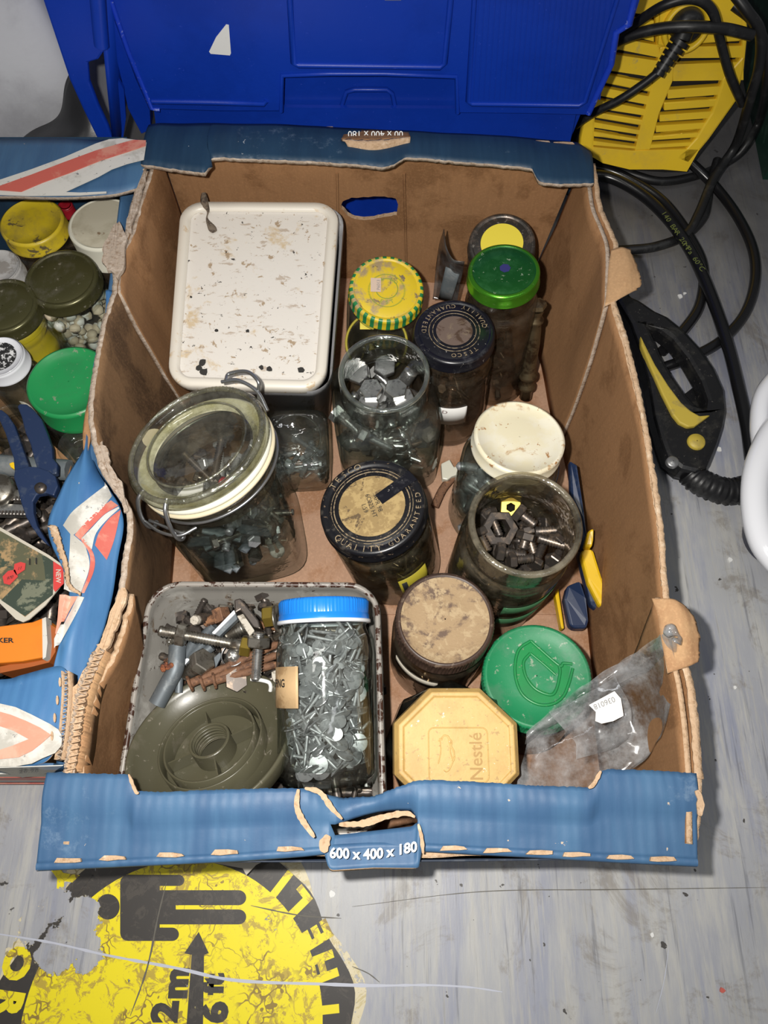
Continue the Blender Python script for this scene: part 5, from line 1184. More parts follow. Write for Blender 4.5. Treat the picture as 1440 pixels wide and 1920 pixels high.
# ---------------------------------------------------------------- trigger gun (lance handle)
gun = root('lance_handle', 'black spray lance handle with yellow crescent trigger lying beside the box', 'handle', P(1260, 760, 0))
o_out = [(1140, 556), (1165, 562), (1172, 580), (1190, 588), (1216, 606), (1240, 617), (1268, 640), (1300, 675), (1325, 712), (1342, 752), (1345, 790), (1340, 818), (1330, 850), (1318, 880), (1312, 895), (1290, 905), (1262, 898), (1238, 878), (1228, 850), (1214, 800), (1205, 740), (1190, 680), (1172, 630), (1148, 590)]
o_hole = [(1204, 634), (1222, 640), (1248, 660), (1275, 695), (1298, 735), (1310, 770), (1308, 786), (1290, 780), (1272, 760), (1250, 728), (1228, 690)]
m = MB(); m.prism([P(u, v, .016) for u, v in o_out], (0, 0, .022), holes=[[P(u, v, .016) for u, v in o_hole]]); m.build('handle_body', 'gun_black', gun, bevel=.005)
m = MB(); m.prism([P(u, v, .002) for u, v in o_out[8:20]], (0, 0, .014)); m.build('handle_underside', 'gun_black', gun)
m = MB(); m.prism([P(u, v, .034) for u, v in ((1197, 637), (1203, 650), (1224, 692), (1248, 730), (1272, 762), (1290, 778), (1306, 787), (1327, 785), (1312, 796), (1298, 806), (1284, 808), (1268, 800), (1256, 785), (1236, 745), (1212, 690), (1198, 655))], (0, 0, .008)); m.build('trigger', 'trigger_yellow', gun, bevel=.002)
m = MB(); m.lathe([(.0005, .003), (.0075, .003), (.0085, .001), (.0085, -.004)], 28, M=Matrix.Translation(P(1305, 829, .0385))); m.build('safety_button', 'trigger_yellow', gun)
m = MB(); m.lathe([(.0005, .001), (.003, .0005), (.0038, 0), (.0055, 0), (.006, -.001), (.006, -.004)], 20, M=Matrix.Translation(P(1262, 865, .0395))); m.build('screw', 'screw_grey', gun)
m = MB(); m.tube([P(1292, 885, .024), P(1310, 902, .022), P(1340, 916, .020), P(1370, 922, .018), P(1400, 915, .018), P(1430, 900, .02)], lambda t: .0125*(1+.10*math.sin(t*95)), 16); m.build('ribbed_sleeve', 'rubber_black', gun)
# ---------------------------------------------------------------- white plastic ring (tub seat) at the right edge
r = root('white_basin', 'glossy white plastic rimmed basin with dark blue inside, cut by the right edge', 'basin', P(1560, 930, 0))
cc = P(1548, 935, .10)
def ell(k, n, a_, b_, c_=cc, z=0): t = 2*PI*k/n; return c_+Vector((a_*math.cos(t), b_*math.sin(t), z))
m = MB(); m.tube([P(u, v, .11) for u, v in ((1434, 840), (1419, 885), (1415, 935), (1422, 990), (1442, 1035), (1490, 1075), (1580, 1090), (1650, 1050), (1690, 950), (1660, 850), (1590, 780), (1500, 770), (1458, 800))], .0112, 16, closed=True, flat=.8); m.build('rim', 'gloss_white', r)
m = MB(); m.lathe([(.012, .0), (.030, .003), (.038, .05), (.044, .105), (.041, .105), (.035, .05), (.0005, .008)], 48, M=Matrix.Translation(Vector((cc.x+.004, cc.y+.002, 0)))); m.build('bowl', 'basin_blue', r)
m = MB(); m.tube([P(1470, 690, .10), P(1432, 740, .10), P(1424, 800, .10), P(1432, 850, .10)], .008, 14); m.build('handle', 'gloss_white', r)
m = MB(); m.prism([P(u, v, .03) for u, v in ((1408, 800), (1445, 782), (1450, 800), (1412, 822))], (0, 0, .02)); m.build('blue_strap', 'crate_blue', r, bevel=.002)
# dark green crate at the right edge behind
r = root('green_crate', 'dark green plastic crate at the right edge behind the washer cables', 'crate', P(1460, 250, 0))
m = MB(); b0 = P(1432, 335, 0)
m.rings([[b0+Vector(q) for q in ((0, 0, 0), (.3, -.02, 0), (.3, .4, 0), (0.02, .4, 0))], [b0+Vector(q) for q in ((-.008, -.01, .11), (.3, -.02, .11), (.3, .4, .11), (-.008, .4, .11))]], (True, False), True, 0, None, False); m.build('crate_side', 'dark_green_crate', r, solid=(.004, 0))
m = MB(); m.box(b0+Vector((.14, .19, .115)), (.31, .41, .012), bev=.003); m.build('crate_rim', 'dark_green_crate', r)
m = MB(); m.rings([[b0+Vector(q) for q in ((.0, .0, .12), (.25, 0, .12))], [b0+Vector(q) for q in ((.005, .02, .25), (.25, .02, .25))]], (False, False), False); m.build('clear_side', 'poly_sleeve', r, solid=(.003, 0))
# ---------------------------------------------------------------- bolts, nuts, nails
def thread_prof(r, l, pitch=.0022, tip=.0008):
    n = max(3, int(l/pitch)); pr = [(.0004, -l), (r-tip, -l)]
    for k in range(n): z = -l+tip+(l-tip)*k/n; pr += [(r, z+(l-tip)/n*.45), (r*.76, z+(l-tip)/n*.95)]
    return pr
def hexprism(m, r, z0, z1, ch=.0008, hole=0.0, n=6):
    def h(rr, z): return [Vector((rr*math.cos(2*PI*k/n), rr*math.sin(2*PI*k/n), z)) for k in range(n)]
    if hole: 
        hi = lambda z: [Vector((hole*math.cos(2*PI*k/n), hole*math.sin(2*PI*k/n), z)) for k in range(n)]
        m.rings([hi(z0), h(r-ch, z0), h(r, z0+ch), h(r, z1-ch), h(r-ch, z1), hi(z1), hi(z0)], (False, False), True, 0, None, False)
    else: m.rings([h(r-ch, z0), h(r, z0+ch), h(r, z1-ch), h(r-ch, z1)], (True, True), True, 0, None, False)
def put(obj, M): obj.matrix_world = M; ROOTM[obj.name] = M.copy(); return obj
def bolt(label, head, tip, rs=.004, rh=.0075, hh=.0055, mt='steel_bolt', mh=None, group=None, plain=0.0, name='bolt', n=6, spin=None):
    """head end and tip end in the world"""
    head, tip = Vector(head), Vector(tip); L = (head-tip).length
    r = root(name, label, 'bolt', rot_to(head-tip, rnd.random()*3 if spin is None else spin, head), group)
    m = MB(); hexprism(m, rh, -hh*.1, hh, n=n); m.build('head', mh or mt, r, local=True)
    m = MB(); 
    if plain: m.lathe([(.0004, -L), (rs-.0006, -L)] + [(q[0], q[1]-L*plain+0) for q in thread_prof(rs, L*(1-plain))[2:]] + [(rs, -L*plain), (rs, 0)], 14)
    else: m.lathe(thread_prof(rs, L), 14)
    m.build('shank', mt, r, local=True); return r
def nut(label, p, d, r_=.008, h=.006, hole=.0045, mt='steel_bolt', group=None, n=6, name='nut'):
    m = MB(); hexprism(m, r_, -h/2, h/2, hole=hole, n=n); o = m.build(name, mt); put(o, rot_to(d, rnd.random(), p)); return tag(o, label, 'nut', group)
def rod(label, a, b, r_, mt, name='rod', cat='rod', group=None, flat=1.0, segs=10):
    a, b = Vector(a), Vector(b); m = MB(); m.tube([Vector((0, 0, 0)), b-a], r_, segs, smooth_path=False, flat=flat); o = m.build(name, mt); o.location = a; ROOTM[o.name] = Matrix.Translation(a); return tag(o, label, cat, group)
def inside(M, rmax, z0, z1, sq=False):
    while True:
        x, y = rnd.uniform(-1, 1), rnd.uniform(-1, 1)
        if x*x+y*y <= 1: return M @ Vector((x*rmax, y*rmax, rnd.uniform(z0, z1)))
def rdir():
    while True:
        v = Vector((rnd.uniform(-1, 1), rnd.uniform(-1, 1), rnd.uniform(-1, 1)))
        if .1 < v.length < 1: return v.normalized()
def heap(name, label, mt, pts, parent=None, rs=(.002, .004), ln=(.015, .035), cat='heap', hexes=True, flatten=1.0):
    m = MB()
    for p in pts:
        d = rdir(); d.z *= flatten; d.normalize(); r_ = rnd.uniform(*rs); l = rnd.uniform(*ln); M = rot_to(d, rnd.random(), p-d*l/2*-1)
        m.lathe([(.0003, -l), (r_*.8, -l)]+[(r_*(1 if k % 2 else .86), -l+l*k/12) for k in range(1, 13)], 7, M=M)
        if hexes:
            def h(rr, z): return [M @ Vector((rr*math.cos(2*PI*k/6), rr*math.sin(2*PI*k/6), z)) for k in range(6)]
            m.rings([h(r_*1.9, 0), h(r_*1.9, r_*1.4)], (True, True), True, 0, None, False)
    o = m.build(name, mt); return tag(o, label, cat, None, 'stuff')

def clock(cu, cv, u, v, R):
    a = math.degrees(math.atan2(u-cu, cv-v)) % 360; h = int(round(a/30)) % 12 or 12
    return ['twelve', 'one', 'two', 'three', 'four', 'five', 'six', 'seven', 'eight', 'nine', 'ten', 'eleven'][h % 12]+" o'clock", math.hypot(u-cu, v-cv) > R
# hexagon bolts in the open jar
hj_ = 'shiny hexagon bolt head up inside the open square shouldered jar'
zb = .105
for k, (u, v, du, dv, dz) in enumerate(((697, 735, 10, 40, -.04), (741, 735, -8, 45, -.04), (674, 702, 20, 30, -.045), (757, 752, 10, 40, -.05), (690, 765, 5, 30, -.04), (720, 690, -10, 30, -.045))):
    lab = ['front left shiny hexagon head of the bright pair in the open jar', 'front right shiny hexagon head of the bright pair in the open jar', 'hexagon head at the back left inside the open jar of shiny bolts', 'hexagon head low at the right, under the threaded end in the open jar', 'hexagon head lowest of all, below the bright pair in the open jar', 'hexagon head at the back centre inside the open jar of shiny bolts'][k]
    bolt(lab, P(u, v, zb-.006*(k > 2)), P(u+du, v+dv, zb+dz), .0055, .0105, .007, 'steel_bright', group='hexagon bolts in the open jar', spin=.3*k)
bolt('shiny threaded bolt end leaning up at the right inside the open square shouldered jar', P(744, 735, .085), P(772, 695, .115), .0065, .010, .006, 'steel_bright')
M_ = ROOTM[JARS['hex'].name]
heap('bolt_heap', 'mass of bright bolts filling the lower part of the open square shouldered jar', 'steel_bright', [inside(M_, .033, .012, .085) for _ in range(46)], rs=(.004, .0055), ln=(.02, .035))

# dark bolts in the big open jar
M_ = ROOTM[JARS['bolts'].name]; LJ, RJ = JARS['boltsL'], JARS['boltsR']
gb = 'dark bolts in the big open jar'; lb_ = 'dark steel bolt lying in the heap inside the big open jar'
def jb(u, v, z=.098): return P(u, v, z)
nut('large black hexagon nut lying flat at the left of the big open jar', jb(935, 992, .104), (0.15, -.25, 1), .0155, .010, .0085, 'steel_dark')
nut('brass-coloured hexagon nut at the top of the heap in the big open jar', jb(957, 952, .106), (-.1, -.35, 1), .0095, .008, .004, 'gold_nut')
m = MB(); m.lathe([(.0003, .004), (.004, .0035), (.007, .0015), (.0078, 0), (.003, -.0005), (.003, -.03), (.0003, -.03)], 24); o = m.build('dome_head_screw', 'steel_bright'); put(o, rot_to((0, .1, 1), 0, jb(975, 917, .098))); tag(o, 'bright domed screw head at the back of the big open jar', 'screw')
seen_labels = {}
BL = [((908, 965), (942, 922), .0055, 0), ((921, 965), (938, 1006), .0035, 1), ((978, 965), (1004, 985), .0045, 0), ((1013, 958), (1018, 985), .0042, 0), ((1050, 994), (1003, 997), .0048, 0), ((1062, 1024), (1008, 1008), .0042, 1), ((990, 1002), (1002, 1040), .0045, 0), ((985, 1012), (980, 1030), .0045, 0),
      ((944, 1035), (985, 1042), .0045, 0), ((1005, 1052), (1022, 1012), .004, 0), ((1040, 1048), (1050, 1035), .004, 0), ((965, 1050), (1000, 1046), .004, 0), ((1025, 975), (1050, 970), .004, 0), ((900, 1005), (915, 1035), .0045, 0), ((1046, 1008), (1062, 985), .004, 0)]
for k, (a, b, r_, inv) in enumerate(BL):
    ck, rim = clock(980, 985, (a[0]+b[0])/2, (a[1]+b[1])/2, 48); lab = ('dark bolt at %s in the big open jar, %s' % (ck, 'against the glass' if rim else 'near the middle')) + (', pointing down' if b[1]-a[1] > 18 else (', lying flat' if abs(b[1]-a[1]) < 12 else ', slanting'))
    seen_labels[lab] = seen_labels.get(lab, 0)+1
    if seen_labels[lab] > 1: lab = lab.replace('dark bolt', 'another dark bolt')
    bolt(lab, jb(*a, .100+.006*(k % 3)), jb(*b, .096+.007*((k*7) % 3)), r_, r_*1.8, r_*1.3, 'steel_dark', group=gb)
heap('bolt_heap', 'mass of dark bolts filling the big open jar below the top layer', 'steel_dark', [inside(M_, RJ-.018, .015, .085) for _ in range(120)], rs=(.003, .005), ln=(.018, .03))

# grey plugs in the cream-lidded jar
M_ = ROOTM[JARS['cream'].name]
for k in range(26):
    a = rnd.uniform(2.6, 5.0); rr_ = rnd.uniform(.022, .034); z = rnd.uniform(.02, .085)
    p = M_ @ Vector((rr_*math.cos(a), rr_*math.sin(a), z)); d = rdir()
    m = MB(); m.lathe([(.0005, -.014), (.003, -.014), (.0042, -.006), (.0036, 0), (.0044, .006), (.0038, .012), (.0005, .014)], 8); o = m.build('wall_plug', 'zinc'); put(o, rot_to(d, 0, p)); tag(o, 'pale grey plug inside the glass jar with cream lid', 'plug', 'grey plugs in the cream lidded jar')

# anchors and odds in the clip-top jar
M_ = ROOTM[kil.name]
for k in range(44):
    p = inside(M_, .036, .03, .105); d = rdir()
    bolt('grey metal anchor bolt inside the clip-top preserving jar', p+d*.018, p-d*.018, .0036, .006, .004, 'zinc' if k % 3 else 'steel_dark', group='anchor bolts in the preserving jar')
heap('bolt_heap', 'mass of small screws at the bottom of the clip-top preserving jar', 'steel_bolt', [inside(M_, .041, .014, .085) for _ in range(150)], rs=(.0018, .0034), ln=(.015, .03))
m = MB(); m.prism([M_ @ Vector((x, y, .115)) for x, y in ((-.035, -.030), (-.012, -.034), (-.002, -.026), (-.012, -.018), (-.010, -.006), (-.024, -.004), (-.034, -.014))], (0, 0, .003)); tag(m.build('white_scrap', 'paper_white', origin=M_ @ Vector((-.02, -.02, .115))), 'white plastic scrap seen through the glass lid of the preserving jar', 'scrap')
m = MB(); m.tube([M_ @ Vector((.003, -.004, .112)), M_ @ Vector((.008, -.008, .110)), M_ @ Vector((.010, -.013, .104))], .0045, 10); tag(m.build('red_plug', 'red_plastic', origin=M_ @ Vector((.005, -.008, .11))), 'dark red plastic plug seen through the glass lid of the preserving jar', 'plug')
m = MB(); m.lathe([(.002, .001), (.0055, .001), (.0065, 0), (.0065, -.002), (.002, -.002)], 20); o = m.build('white_washer', 'bolt_cap_white'); q = P(520, 1033, .06); put(o, rot_to((.3, -.5, 1), 0, q)); tag(o, 'round white plastic washer against the lower right glass of the preserving jar', 'washer')
for k in range(7):
    p = M_ @ Vector((rnd.uniform(-.026, .022), rnd.uniform(-.044, -.036), rnd.uniform(.03, .09))); d = (rdir()+Vector((1, 0, -.4))).normalized()
    rod('grey metal strip pressed against the front glass of the preserving jar', p-d*.016, p+d*.016, .0045, 'zinc_blue', 'metal_strip', 'strip', 'metal strips in the preserving jar', .35)

# contents seen through other jars
for nm, mt_, lab, mtn in ((4, 'steel_dark', 0, 0),): pass
def jar_heap(obj, rr_, z0, z1, n, mt_, label):
    heap('screw_heap', label, mt_, [inside(ROOTM[obj.name], rr_, z0, z1) for _ in range(n)], rs=(.0015, .0028), ln=(.012, .025))
def find(lbl): return next(o for o in bpy.data.objects if o.get('label', '').startswith(lbl))
jar_heap(find('glass jar with black lid, gold centre'), .026, .01, .06, 50, 'steel_bolt', 'mass of small screws in the jar with gold-printed black lid')
jar_heap(find('glass jar with black lid and dull'), .023, .01, .05, 34, 'steel_dark', 'mass of small screws in the jar with brown-centred black lid')
jar_heap(find('tall glass jar with shiny'), .020, .01, .055, 26, 'steel_dark', 'mass of small screws at the bottom of the tall green lidded jar')
jar_heap(find('small square glass jar'), .018, .01, .045, 22, 'zinc', 'few small screws in the upside-down square jar')

# ---------------------------------------------------------------- the grey tub: bolts one by one
T = .112
def tp(zx, zy, z=T): return P(260+zx*.2083, 1120+zy*.2083, z)
A_ = tp(185, 300, .118); Hh = tp(930, 435, .112)
bolt('long threaded bolt lying across the grey tub with a nut halfway', Hh, A_, .0044, .0078, .007, 'steel_bolt', mh='gold_nut', plain=.12)
nut('pale hexagon nut on the long bolt in the grey tub', A_.lerp(Hh, .27), Hh-A_, .0088, .0075, .0042, 'steel_bolt'); 
b1, b2 = tp(1082, 330, .132), tp(1055, 745, .118)
r = bolt('bright upright bolt with rusty nut standing beside the blue lidded jar', b1, b2, .0042, .0045, .001, 'steel_bright', plain=0, n=12)
nut('rust-marked nut near the top of the bright bolt beside the blue lidded jar', b1.lerp(b2, .17), b2-b1, .0088, .0075, .004, 'steel_bolt')
# square clamp block
r = root('square_clamp', 'square metal clamp block with worn edge at the back of the grey tub', 'clamp', tp(1000, 200))
m = MB(); m.prism([tp(*q, .112) for q in ((885, 60), (940, 45), (1100, 240), (1120, 320), (1050, 300), (940, 150), (890, 180))], (0, 0, .012)); m.build('block', 'steel_dark', r, bevel=.001)
m = MB(); m.prism([tp(*q, .1245) for q in ((888, 175), (945, 155), (1050, 308), (1005, 360))], (0, 0, .003)); m.build('worn_edge', 'bolt_cap_white', r, bevel=.0008)
nut('brass-brown hexagon nut against the blue lid at the back of the grey tub', tp(1175, 170, .120), (1, .1, .15), .0082, .008, .003, 'gold_nut')
m = MB(); m.lathe([(.003, .0006), (.0105, .0006), (.0105, -.0006), (.003, -.0006)], 28); o = m.build('large_washer', 'steel_bolt'); put(o, rot_to((1, .1, .2), 0, tp(1245, 190, .117))); tag(o, 'large thin washer on edge against the blue lid in the grey tub', 'washer')
bolt('small coarse screw beside the blue lid in the grey tub', tp(1290, 330, .112), tp(1220, 370, .108), .003, .005, .003, 'steel_bolt')
def bar(label, pts, z, th, mt, name='bar', cat='bar', bev=.0006, group=None):
    m = MB(); P0 = [tp(*q[:2], q[2] if len(q) > 2 else z) for q in pts]; m.prism(P0, (0, 0, th)); o = m.build(name, mt, origin=P0[0], bevel=bev); return tag(o, label, cat, group)
bar('white edged strip lying aslant behind the long bolt in the grey tub', ((865, 122), (880, 150), (690, 340), (664, 330)), .118, .003, 'white_liner', 'strip', 'strip')
bar('dark grey flat bar beneath the white edged strip in the grey tub', ((885, 155), (905, 210), (740, 370), (690, 345)), .112, .006, 'zinc_blue')
bar('small white tag under the long bolt in the grey tub', ((408, 570), (440, 550), (468, 560), (415, 618)), .106, .002, 'white_liner', 'tag', 'tag')
bar('flat steel blade standing by the rusty nails in the grey tub', ((735, 500), (760, 520), (700, 640), (640, 640), (660, 570)), .100, .003, 'zinc_blue')
for k, (a, b, r_) in enumerate((((660, 440), (410, 650), .0038), ((500, 400), (425, 530), .004), ((590, 410), (465, 545), .0036), ((680, 250), (580, 360), .004), ((375, 490), (360, 860), .003), ((700, 300), (620, 400), .003))):
    rod(['long grey pin running down to the small white tag in the grey tub', 'short grey pin directly under the middle of the long bolt', 'grey pin slanting just right of the short one under the long bolt', 'grey pin behind the white edged strip in the grey tub', 'thin upright grey pin beside the rust-blobbed bar', 'thin grey pin between white edged strip and long bolt'][k], tp(*a, .105), tp(*b, .100), r_, 'zinc_blue', 'metal_pin', 'pin', 'grey pins in the grey tub')
for k, (a, b, lab) in enumerate((((478, 770), (1290, 400), 'top long rusty nail running towards the blue lidded jar'), ((590, 765), (1290, 500), 'middle long rusty nail running towards the blue lidded jar'), ((700, 745), (1290, 590), 'lowest long rusty nail running towards the blue lidded jar'))):
    p, q = tp(*a, .107), tp(*b, .104); r = root('rusty_nail', lab, 'nail', rot_to(p-q, 0, p)); L = (p-q).length
    m = MB(); m.lathe([(.0003, -L), (.0030, -L+.006), (.0034, 0)], 10); m.build('shank', 'steel_rusty', r, local=True)
    m = MB(); m.lathe([(.0034, 0), (.0062, .0006), (.0066, .0022), (.0003, .003)], 12); m.build('head', 'steel_rusty', r, local=True)
# grey bar with blob of rust
r = root('grey_bar', 'grey round bar with orange rust blob, at the left of the grey tub', 'bar', tp(250, 700))
m = MB(); m.tube([tp(350, 440, .110), tp(330, 640, .110), tp(250, 800, .107), tp(165, 960, .104)], .0065, 14); m.build('shaft', 'zinc_blue', r)
m = MB(); 
for k in range(9):
    q = tp(250+rnd.uniform(-45, 45), 620+rnd.uniform(-40, 40), .116); s_ = rnd.uniform(.0012, .0026); m.lathe([(.0002, -s_), (s_*.8, -s_*.5), (s_, 0), (s_*.7, s_*.6), (.0002, s_)], 7, M=Matrix.Translation(q))
m.build('rust_blob', 'rust_orange', r)
bolt('bolt with a chalky white head lying below the nut of the long bolt', tp(545, 600, .112), tp(430, 700, .100), .006, .0095, .008, 'steel_bolt', mh='steel_bolt')
bolt('screw with chalk white tip standing at the back of the grey tub', tp(640, 180, .104), tp(505, 205, .116), .0045, .006, .004, 'steel_dark', mh='steel_dark')
m = MB(); m.lathe([(.0003, .0035), (.0035, .003), (.0042, 0), (.003, -.006), (.0003, -.006)], 7, smooth=False); o = m.build('chalky_lump', 'bolt_cap_white'); put(o, rot_to((-.2, -.3, 1), 0, tp(515, 205, .118))); tag(o, 'chalk white cap at the back left of the grey tub', 'cap')
bolt('rusty square headed bolt at the back of the grey tub', tp(715, 175, .113), tp(600, 230, .106), .004, .0075, .008, 'steel_rusty', n=4)
bolt('thick threaded stud beneath the square clamp in the grey tub', tp(950, 270, .104), tp(790, 350, .100), .0058, .0065, .003, 'steel_bolt')
bolt('thin bright screw lying under the long bolt in the grey tub', tp(620, 490, .102), tp(680, 550, .098), .0038, .005, .003, 'steel_bolt')
m = MB(); m.lathe([(.0003, .0036), (.003, .0032), (.0052, .0014), (.0058, -.0005), (.003, -.001), (.003, -.015)], 22); 
for a_ in (0, PI/2): m.box((0, 0, .0036), (.0052, .0009, .0006), Matrix.Rotation(a_+.5, 4, 'Z'))
o = m.build('round_head_screw', 'steel_bright'); put(o, rot_to((0, -.25, 1), 0, tp(850, 525, .108))); tag(o, 'bright round cross-head screw in a loop of wire in the grey tub', 'screw')
m = MB(); q0 = tp(845, 520, .107); m.tube([Vector((.0085*math.cos(t/10*2*PI), .0085*math.sin(t/10*2*PI), .001*math.sin(t))) for t in range(10)], .0006, 6, closed=True); o = m.build('wire_loop', 'wire_metal'); o.location = q0; tag(o, 'thin bright wire loop round the cross-head screw in the grey tub', 'wire')
m = MB(); pts = [tp(1010, 735, .118), tp(1100, 745, .119), tp(1170, 765, .119), tp(1188, 800, .117), tp(1185, 840, .114)]; m.tube([p-pts[0] for p in pts], .0015, 8); o = m.build('white_hook', 'paper_white'); o.location = pts[0]; tag(o, 'white bent wire hook at the foot of the bright upright bolt', 'hook')
bar('pale bluish nut-like lump beside the blue lidded jar in the grey tub', ((1200, 680), (1270, 650), (1290, 740), (1230, 780), (1205, 740)), .108, .004, 'bolt_cap_white', 'metal_lump', 'lump')
gs = 'small bolts in the grey tub'
for k in range(46):
    zx, zy = rnd.uniform(330, 1290), rnd.uniform(110, 860)
    if zx < 450 and zy < 260: continue
    if zx > 430 and zy > 620: continue
    p = tp(zx, zy, rnd.uniform(.078, .098)); d = rdir(); d.z *= .35; d.normalize()
    bolt('small dark bolt lying deep among the others in the grey tub', p+d*.012, p-d*.013, rnd.uniform(.0025, .004), .006, .004, rnd.choice(['steel_dark', 'steel_bolt', 'steel_dark', 'steel_rusty']), group=gs)
tin = lambda: Vector((rnd.uniform(-.166, -.016), rnd.uniform(.018, .158), rnd.uniform(.03, .092)))
heap('bolt_heap', 'mass of dark bolts and nails filling the bottom of the grey tub', 'steel_dark', [tin() for _ in range(520)], rs=(.0022, .0045), ln=(.018, .04), flatten=.4)

# ---------------------------------------------------------------- jar of clout nails with the bright blue lid
nt, nb = P(607, 1126, .150), P(613, 1466, .126)
Mj = frame(nb, nt-nb, (1, 0.0, 0)); Ln = (nt-nb).length
r = root('nail_jar', 'glass jar of grey clout nails with bright blue lid, lying on its side', 'jar', Mj)
m = MB(); rb2 = .0335
m.lathe([(.0005, .004), (rb2*.8, .003), (rb2*.92, 0), (rb2, .006), (rb2, Ln*.3), (rb2+.0006, Ln*.70), (rb2-.001, Ln*.78), (rb2-.0035, Ln*.83), (rb2-.004, Ln*.85), (rb2-.003, Ln*.865), (rb2-.004, Ln-.002), (rb2-.0065, Ln-.002), (rb2-.0065, Ln*.84), (rb2-.003, Ln*.76), (rb2-.0025, .01), (.0005, .009)], 64); m.build('glass_body', 'clear_glass_thin', r, local=True)
m = MB(); shp = lambda a, w: 1+w*.012*(1 if math.sin(a*80) > 0 else -1)
Rl = .0318
m.lathe([(Rl+.0006, Ln-.0145, 0), (Rl+.0004, Ln-.011, 0), (Rl, Ln-.0105, .0), (Rl, Ln-.010, .0), (Rl, Ln-.002, 1), (Rl-.001, Ln, 0), (Rl-.004, Ln+.0005, 0), (.0005, Ln+.0005, 0)], 320, shape=shp); m.build('lid', 'bright_blue_plastic', r, local=True)
m = MB(); m.lathe([(Rl-.001, Ln-.017), (Rl+.0014, Ln-.0165), (Rl+.0014, Ln-.0145), (Rl-.001, Ln-.0145)], 64); m.build('lid_liner', 'white_liner', r, local=True)
lb2 = patch(r, rb2+.0008, -183, -117, Ln*.41, Ln*.63, 'label_tan')
m = MB(); v_, f_ = text_geo('OFING', .0075, .02); m.add([Vector(((rb2+.0014)*math.cos(rad(-153)+q.x*.85/rb2), (rb2+.0014)*math.sin(rad(-153)+q.x*.85/rb2), Ln*.54+q.y)) for q in v_], f_); m.build('label_print', 'ink_black', lb2, local=True)
protos = []
for hr, ll in ((.0058, .021), (.0048, .019), (.0066, .020)):
    m = MB(); m.lathe([(.0002, -ll), (.0011, -ll+.003), (.0013, -.001), (.0014, 0), (hr-.0004, 0), (hr, .0003), (hr-.0003, .0008), (.0002, .001)], 14, smooth=False); protos.append((m.build('clout_nail', 'zinc'), hr))
nl = 'flat-headed grey clout nail in the glass jar with bright blue lid'
for o, _ in protos: tag(o, nl, 'nail', 'clout nails in the blue lidded jar')
k = 0; first = [True]*3
while k < 250:
    a = rnd.uniform(-PI, 0) if rnd.random() < .85 else rnd.uniform(0, PI); rr_ = (rb2-.0065)*math.sqrt(rnd.uniform(.35, 1)); z = rnd.uniform(.007, Ln*.80)
    p = Mj @ Vector((rr_*math.cos(a), rr_*math.sin(a), z)); i = k % 3; d = rdir()
    e = Mj.inverted() @ (p-d*.018)
    if math.hypot(e.x, e.y) > rb2-.004 or e.z < .005: continue
    ob = protos[i][0] if first[i] else protos[i][0].copy()
    if not first[i]: COL.objects.link(ob)
    first[i] = False; ob.matrix_world = rot_to(d, rnd.random()*6, p); k += 1

# ---------------------------------------------------------------- the upturned olive lid
cpos = P(391, 1386, .128); c_ = (CAM-cpos).normalized(); ul = (-.52*RIGHT+.85*UP); ul = (ul-c_*ul.dot(c_)).normalized()
nrm = (c_*math.cos(rad(44))+ul*math.sin(rad(44))).normalized()
MO = frame(cpos, nrm)
ol = root('upturned_lid', 'big olive plastic screw cap lying inside up, with rings and threaded centre', 'lid', MO)
def ring_wall(name, r0, h0, h1, th, mt='olive_plastic', n=80):
    m = MB(); m.lathe([(r0, h0), (r0, h1-.0004), (r0+.0005, h1), (r0+th-.0005, h1), (r0+th, h1-.0004), (r0+th, h0)], n); return m.build(name, mt, ol, local=True)
m = MB(); m.lathe([(.0125, -.016), (.035, -.016), (.048, -.012), (.056, -.003), (.0585, .001), (.0600, .001), (.0605, -.002), (.0585, -.013), (.052, -.021), (.0005, -.022)], 96); m.build('shell', 'olive_plastic', ol, local=True)
ring_wall('ring_rib', .0365, -.016, -.002, .0014); ring_wall('ring_rib', .0318, -.016, -.0005, .0016); 
m = MB(); m.lathe([(.0148, -.016), (.0148, -.001), (.0143, -.0005), (.0132, -.0005), (.0128, -.001)]+[(.0128-(.0008 if k % 2 else 0), -.002-.0016*k) for k in range(10)], 56, smooth=False); m.build('threaded_boss', 'olive_plastic', ol, local=True)
for k in range(5):
    m = MB(); m.lathe([(.0124+.0007*math.cos(2*PI*j/6), -.0035-.0028*k+.0007*math.sin(2*PI*j/6)) for j in range(7)], 48); m.build('thread', 'olive_plastic', ol, local=True)
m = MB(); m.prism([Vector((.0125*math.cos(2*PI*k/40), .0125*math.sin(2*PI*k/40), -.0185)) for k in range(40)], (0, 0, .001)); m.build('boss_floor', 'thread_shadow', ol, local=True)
for k in range(4):
    m = MB(); a = rad(20+90*k); m.box((.0233, 0, -.0105), (.0172, .0010, .010), Matrix.Rotation(a, 4, 'Z')); m.build('web', 'olive_plastic', ol, local=True)
# ---------------------------------------------------------------- the neighbouring box with red, white and blue print
lbx = root('printed_box', 'cardboard box printed in red, white and blue, full of jars, left of the brown box', 'box', Vector((-.43, .29, 0)))
m = MB(); m.add([(-.66, .035, .003), (-.215, .035, .003), (-.222, .575, .003), (-.66, .575, .003)], [(0, 1, 2, 3)]); m.build('bottom_panel', 'kraft_card_stained', lbx, solid=(.003, 0))
def overlay(name, pts, z, mt, th=.0006):
    m = MB(); m.prism([P(*(q if len(q) > 2 else (q[0], q[1], z))) for q in pts], (0, 0, th)); return m.build(name, mt, lbx)
